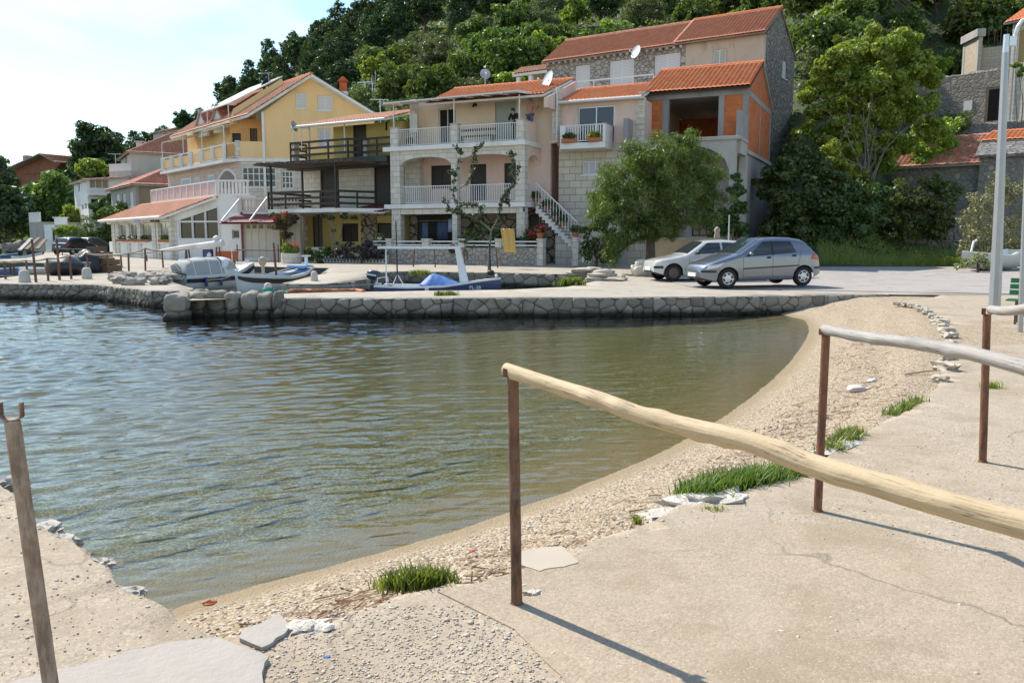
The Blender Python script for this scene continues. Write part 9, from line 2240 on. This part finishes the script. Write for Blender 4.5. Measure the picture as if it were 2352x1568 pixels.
p = gpx(1472, 634); tag(MB().blob((0, 0, .2), 1, 41, .35, 3, (.42, .34, .24), .2, 1.4, .3).blob((.08, .05, .42), 1, 43, .4, 3, (.32, .26, .18), .6, 1.6, .2).build("sand_bag", plain("pale_sack", (.58, .52, .42), .9, .15, 6, bmp=.03, bscale=10), loc=p, smooth=50), "pale sacks piled at the foot of the tamarisk trunk", "sacks")
# ---------------------------------------------------------------- wrapped boom on trestles, motor, tub
a = P(366, 577, 41); b = P(512, 558, 40); mb = MB(); mb.tube([(0, 0, 0), tuple((b - a) * .35 + up * .03), tuple((b - a) * .7), tuple(b - a)], [.07, .12, .15, .17], 10); t = thing("wrapped_boom", "long boat boom wrapped in white canvas lying on trestles", "boom", a); mb.build("canvas", M_wpl, t, smooth=60)
MB().blob(tuple((b - a) * .9 + up * .26), .17, 8, .3, 2, (1, .8, .8)).build("bundle", M_wpl, t, smooth=60)
for i, (px, py) in enumerate(((430, 570), (500, 562))):
 q = P(px, py, 40.6); q0 = Vector((q.x, q.y, gz(q.x, q.y))); tag(MB().bar((-.12, 0, 0), (-.06, 0, q.z - q0.z), .06).bar((.12, 0, 0), (.06, 0, q.z - q0.z), .06).build("trestle", M_rust, loc=q0), ["rusty trestle under the thin end of the wrapped boom", "rusty trestle under the thick end of the wrapped boom"][i], "trestle")
p = gpx(479, 599); t = thing("motor_stand", "dark blue outboard motor standing upright on a trestle", "motor", (p.x, 41.5, gz(p.x, 41.5))); p.x = XY(479, 41.5); t.location.x = p.x; MB().box(-.2, .2, -.14, .14, .1, .75).build("cowl", M_bn, t, bevel=.05); MB().blob((.1, -.14, .42), .13, 4, .3, 2, (.9, .6, 1.3)).build("tank", M_wp, t, smooth=60)
for x_ in (-.22, .22): MB().box(x_ - .03, x_ + .03, -.05, .05, 0, .72).build("leg", M_iron, t)
X_ = XY(523, 42.5); t = thing("orange_tub", "orange plastic tub on the quay in front of the garage", "tub", (X_, 42.5, gz(X_, 42.5)), .1); M_tub = plain("orange_plastic", (.46, .11, .035), .5, .1)
mb = MB(); V = [(-.42, -.3, .1), (.42, -.3, .1), (.42, .3, .1), (-.42, .3, .1), (-.5, -.36, .62), (.5, -.36, .62), (.5, .36, .62), (-.5, .36, .62), (-.45, -.31, .62), (.45, -.31, .62), (.45, .31, .62), (-.45, .31, .62), (-.4, -.26, .2), (.4, -.26, .2), (.4, .26, .2), (-.4, .26, .2)]
F = [(3, 2, 1, 0)] + [(i, (i + 1) % 4, 4 + (i + 1) % 4, 4 + i) for i in range(4)] + [(4 + i, 4 + (i + 1) % 4, 8 + (i + 1) % 4, 8 + i) for i in range(4)] + [(8 + i, 8 + (i + 1) % 4, 12 + (i + 1) % 4, 12 + i) for i in range(4)] + [(12, 13, 14, 15)]
mb.add(V, F); mb.build("shell", M_tub, t)
for x_ in (-.3, .3): MB().box(x_ - .04, x_ + .04, -.28, .28, 0, .1).build("runner", M_black, t)
rg = random.Random(29)
for i in range(16):
 px = rg.uniform(-20, 100); D_ = rg.uniform(80, 92); X_ = XY(px, D_); tag(MB().blob((0, 0, .3), rg.uniform(.5, 1.3), 400 + i, .45, 2, (1.2, .8, .8), rg.uniform(0, 3), 1.5, .4).build("shore_boulder", M_ruin, loc=(X_, D_, .5), smooth=45), "grey boulder on the shady far shore at the left border", "rock", "boulders on the far left shore")
for i, (a, b) in enumerate((((45, 575), (72, 548)), ((60, 573), (90, 546)), ((85, 572), (104, 550)))):
 p = P(*a, 70); q = P(*b, 74); tag(MB().bar((0, 0, 0), tuple(q - p), .3, .1).build("boat_ramp_beam", M_crate if i else M_conc2, loc=p), ["long pale beam of the boat slip at the far left", "second brown beam of the boat slip at the far left", "short brown beam of the boat slip next to the white hut"][i], "beam")
for lab, px, py, r_, col in (("crumpled white and pink plastic bag lying on the upper beach", 1968, 898, .10, (.60, .50, .46)), ("small white scrap of plastic on the upper beach", 2003, 876, .05, (.60, .66, .72)), ("rusty red fragment by the water's edge near the left slab", 482, 1386, .022, (.30, .06, .02)), ("tiny blue bottle cap on the worn concrete", 752, 1508, .010, (.10, .25, .60)), ("pink scrap of plastic in the strand line", 1086, 1265, .014, (.60, .12, .20))):
 p = G(px, py, .2); z_ = max(on_ground(p.x, p.y), .0); p = G(px, py, z_ if py < 1300 else .35); tag(MB().blob((0, 0, r_ * .3), r_, px, .8, 2, (1.3, .8, .45), .4, 2.5).build("litter", plain("litter_%d" % px, col, .6, .2, 30), loc=p, smooth=40), lab, "litter")
for i, (a, b, r_) in enumerate((((2078, 866), (2160, 862), .012), ((560, 1455), (640, 1418), .010), ((690, 1405), (790, 1372), .012), ((640, 1440), (700, 1412), .009))):
 p = G(*a, .3); q = G(*b, .3); p.z = on_ground(p.x, p.y) + .02; q.z = on_ground(q.x, q.y) + .03; tag(MB().tube([(0, 0, 0), tuple((q - p) * .5 + up * .015 + Vector((.02, 0, 0))), tuple(q - p)], [r_, r_ * .9, r_ * .5], 6).build("driftwood_stick", plain("driftwood", (.36, .26, .16), .9, .3, 12), loc=p, smooth=60), ["long dry cane lying on the upper beach", "dark stick above the broken concrete plate", "longest driftwood stick in the strand line", "short bent stick right of the broken concrete plate"][i], "stick")
for o in SC.objects:
 if o.parent is None and o.get('label') and not o.get('kind'): o['kind'] = 'thing'
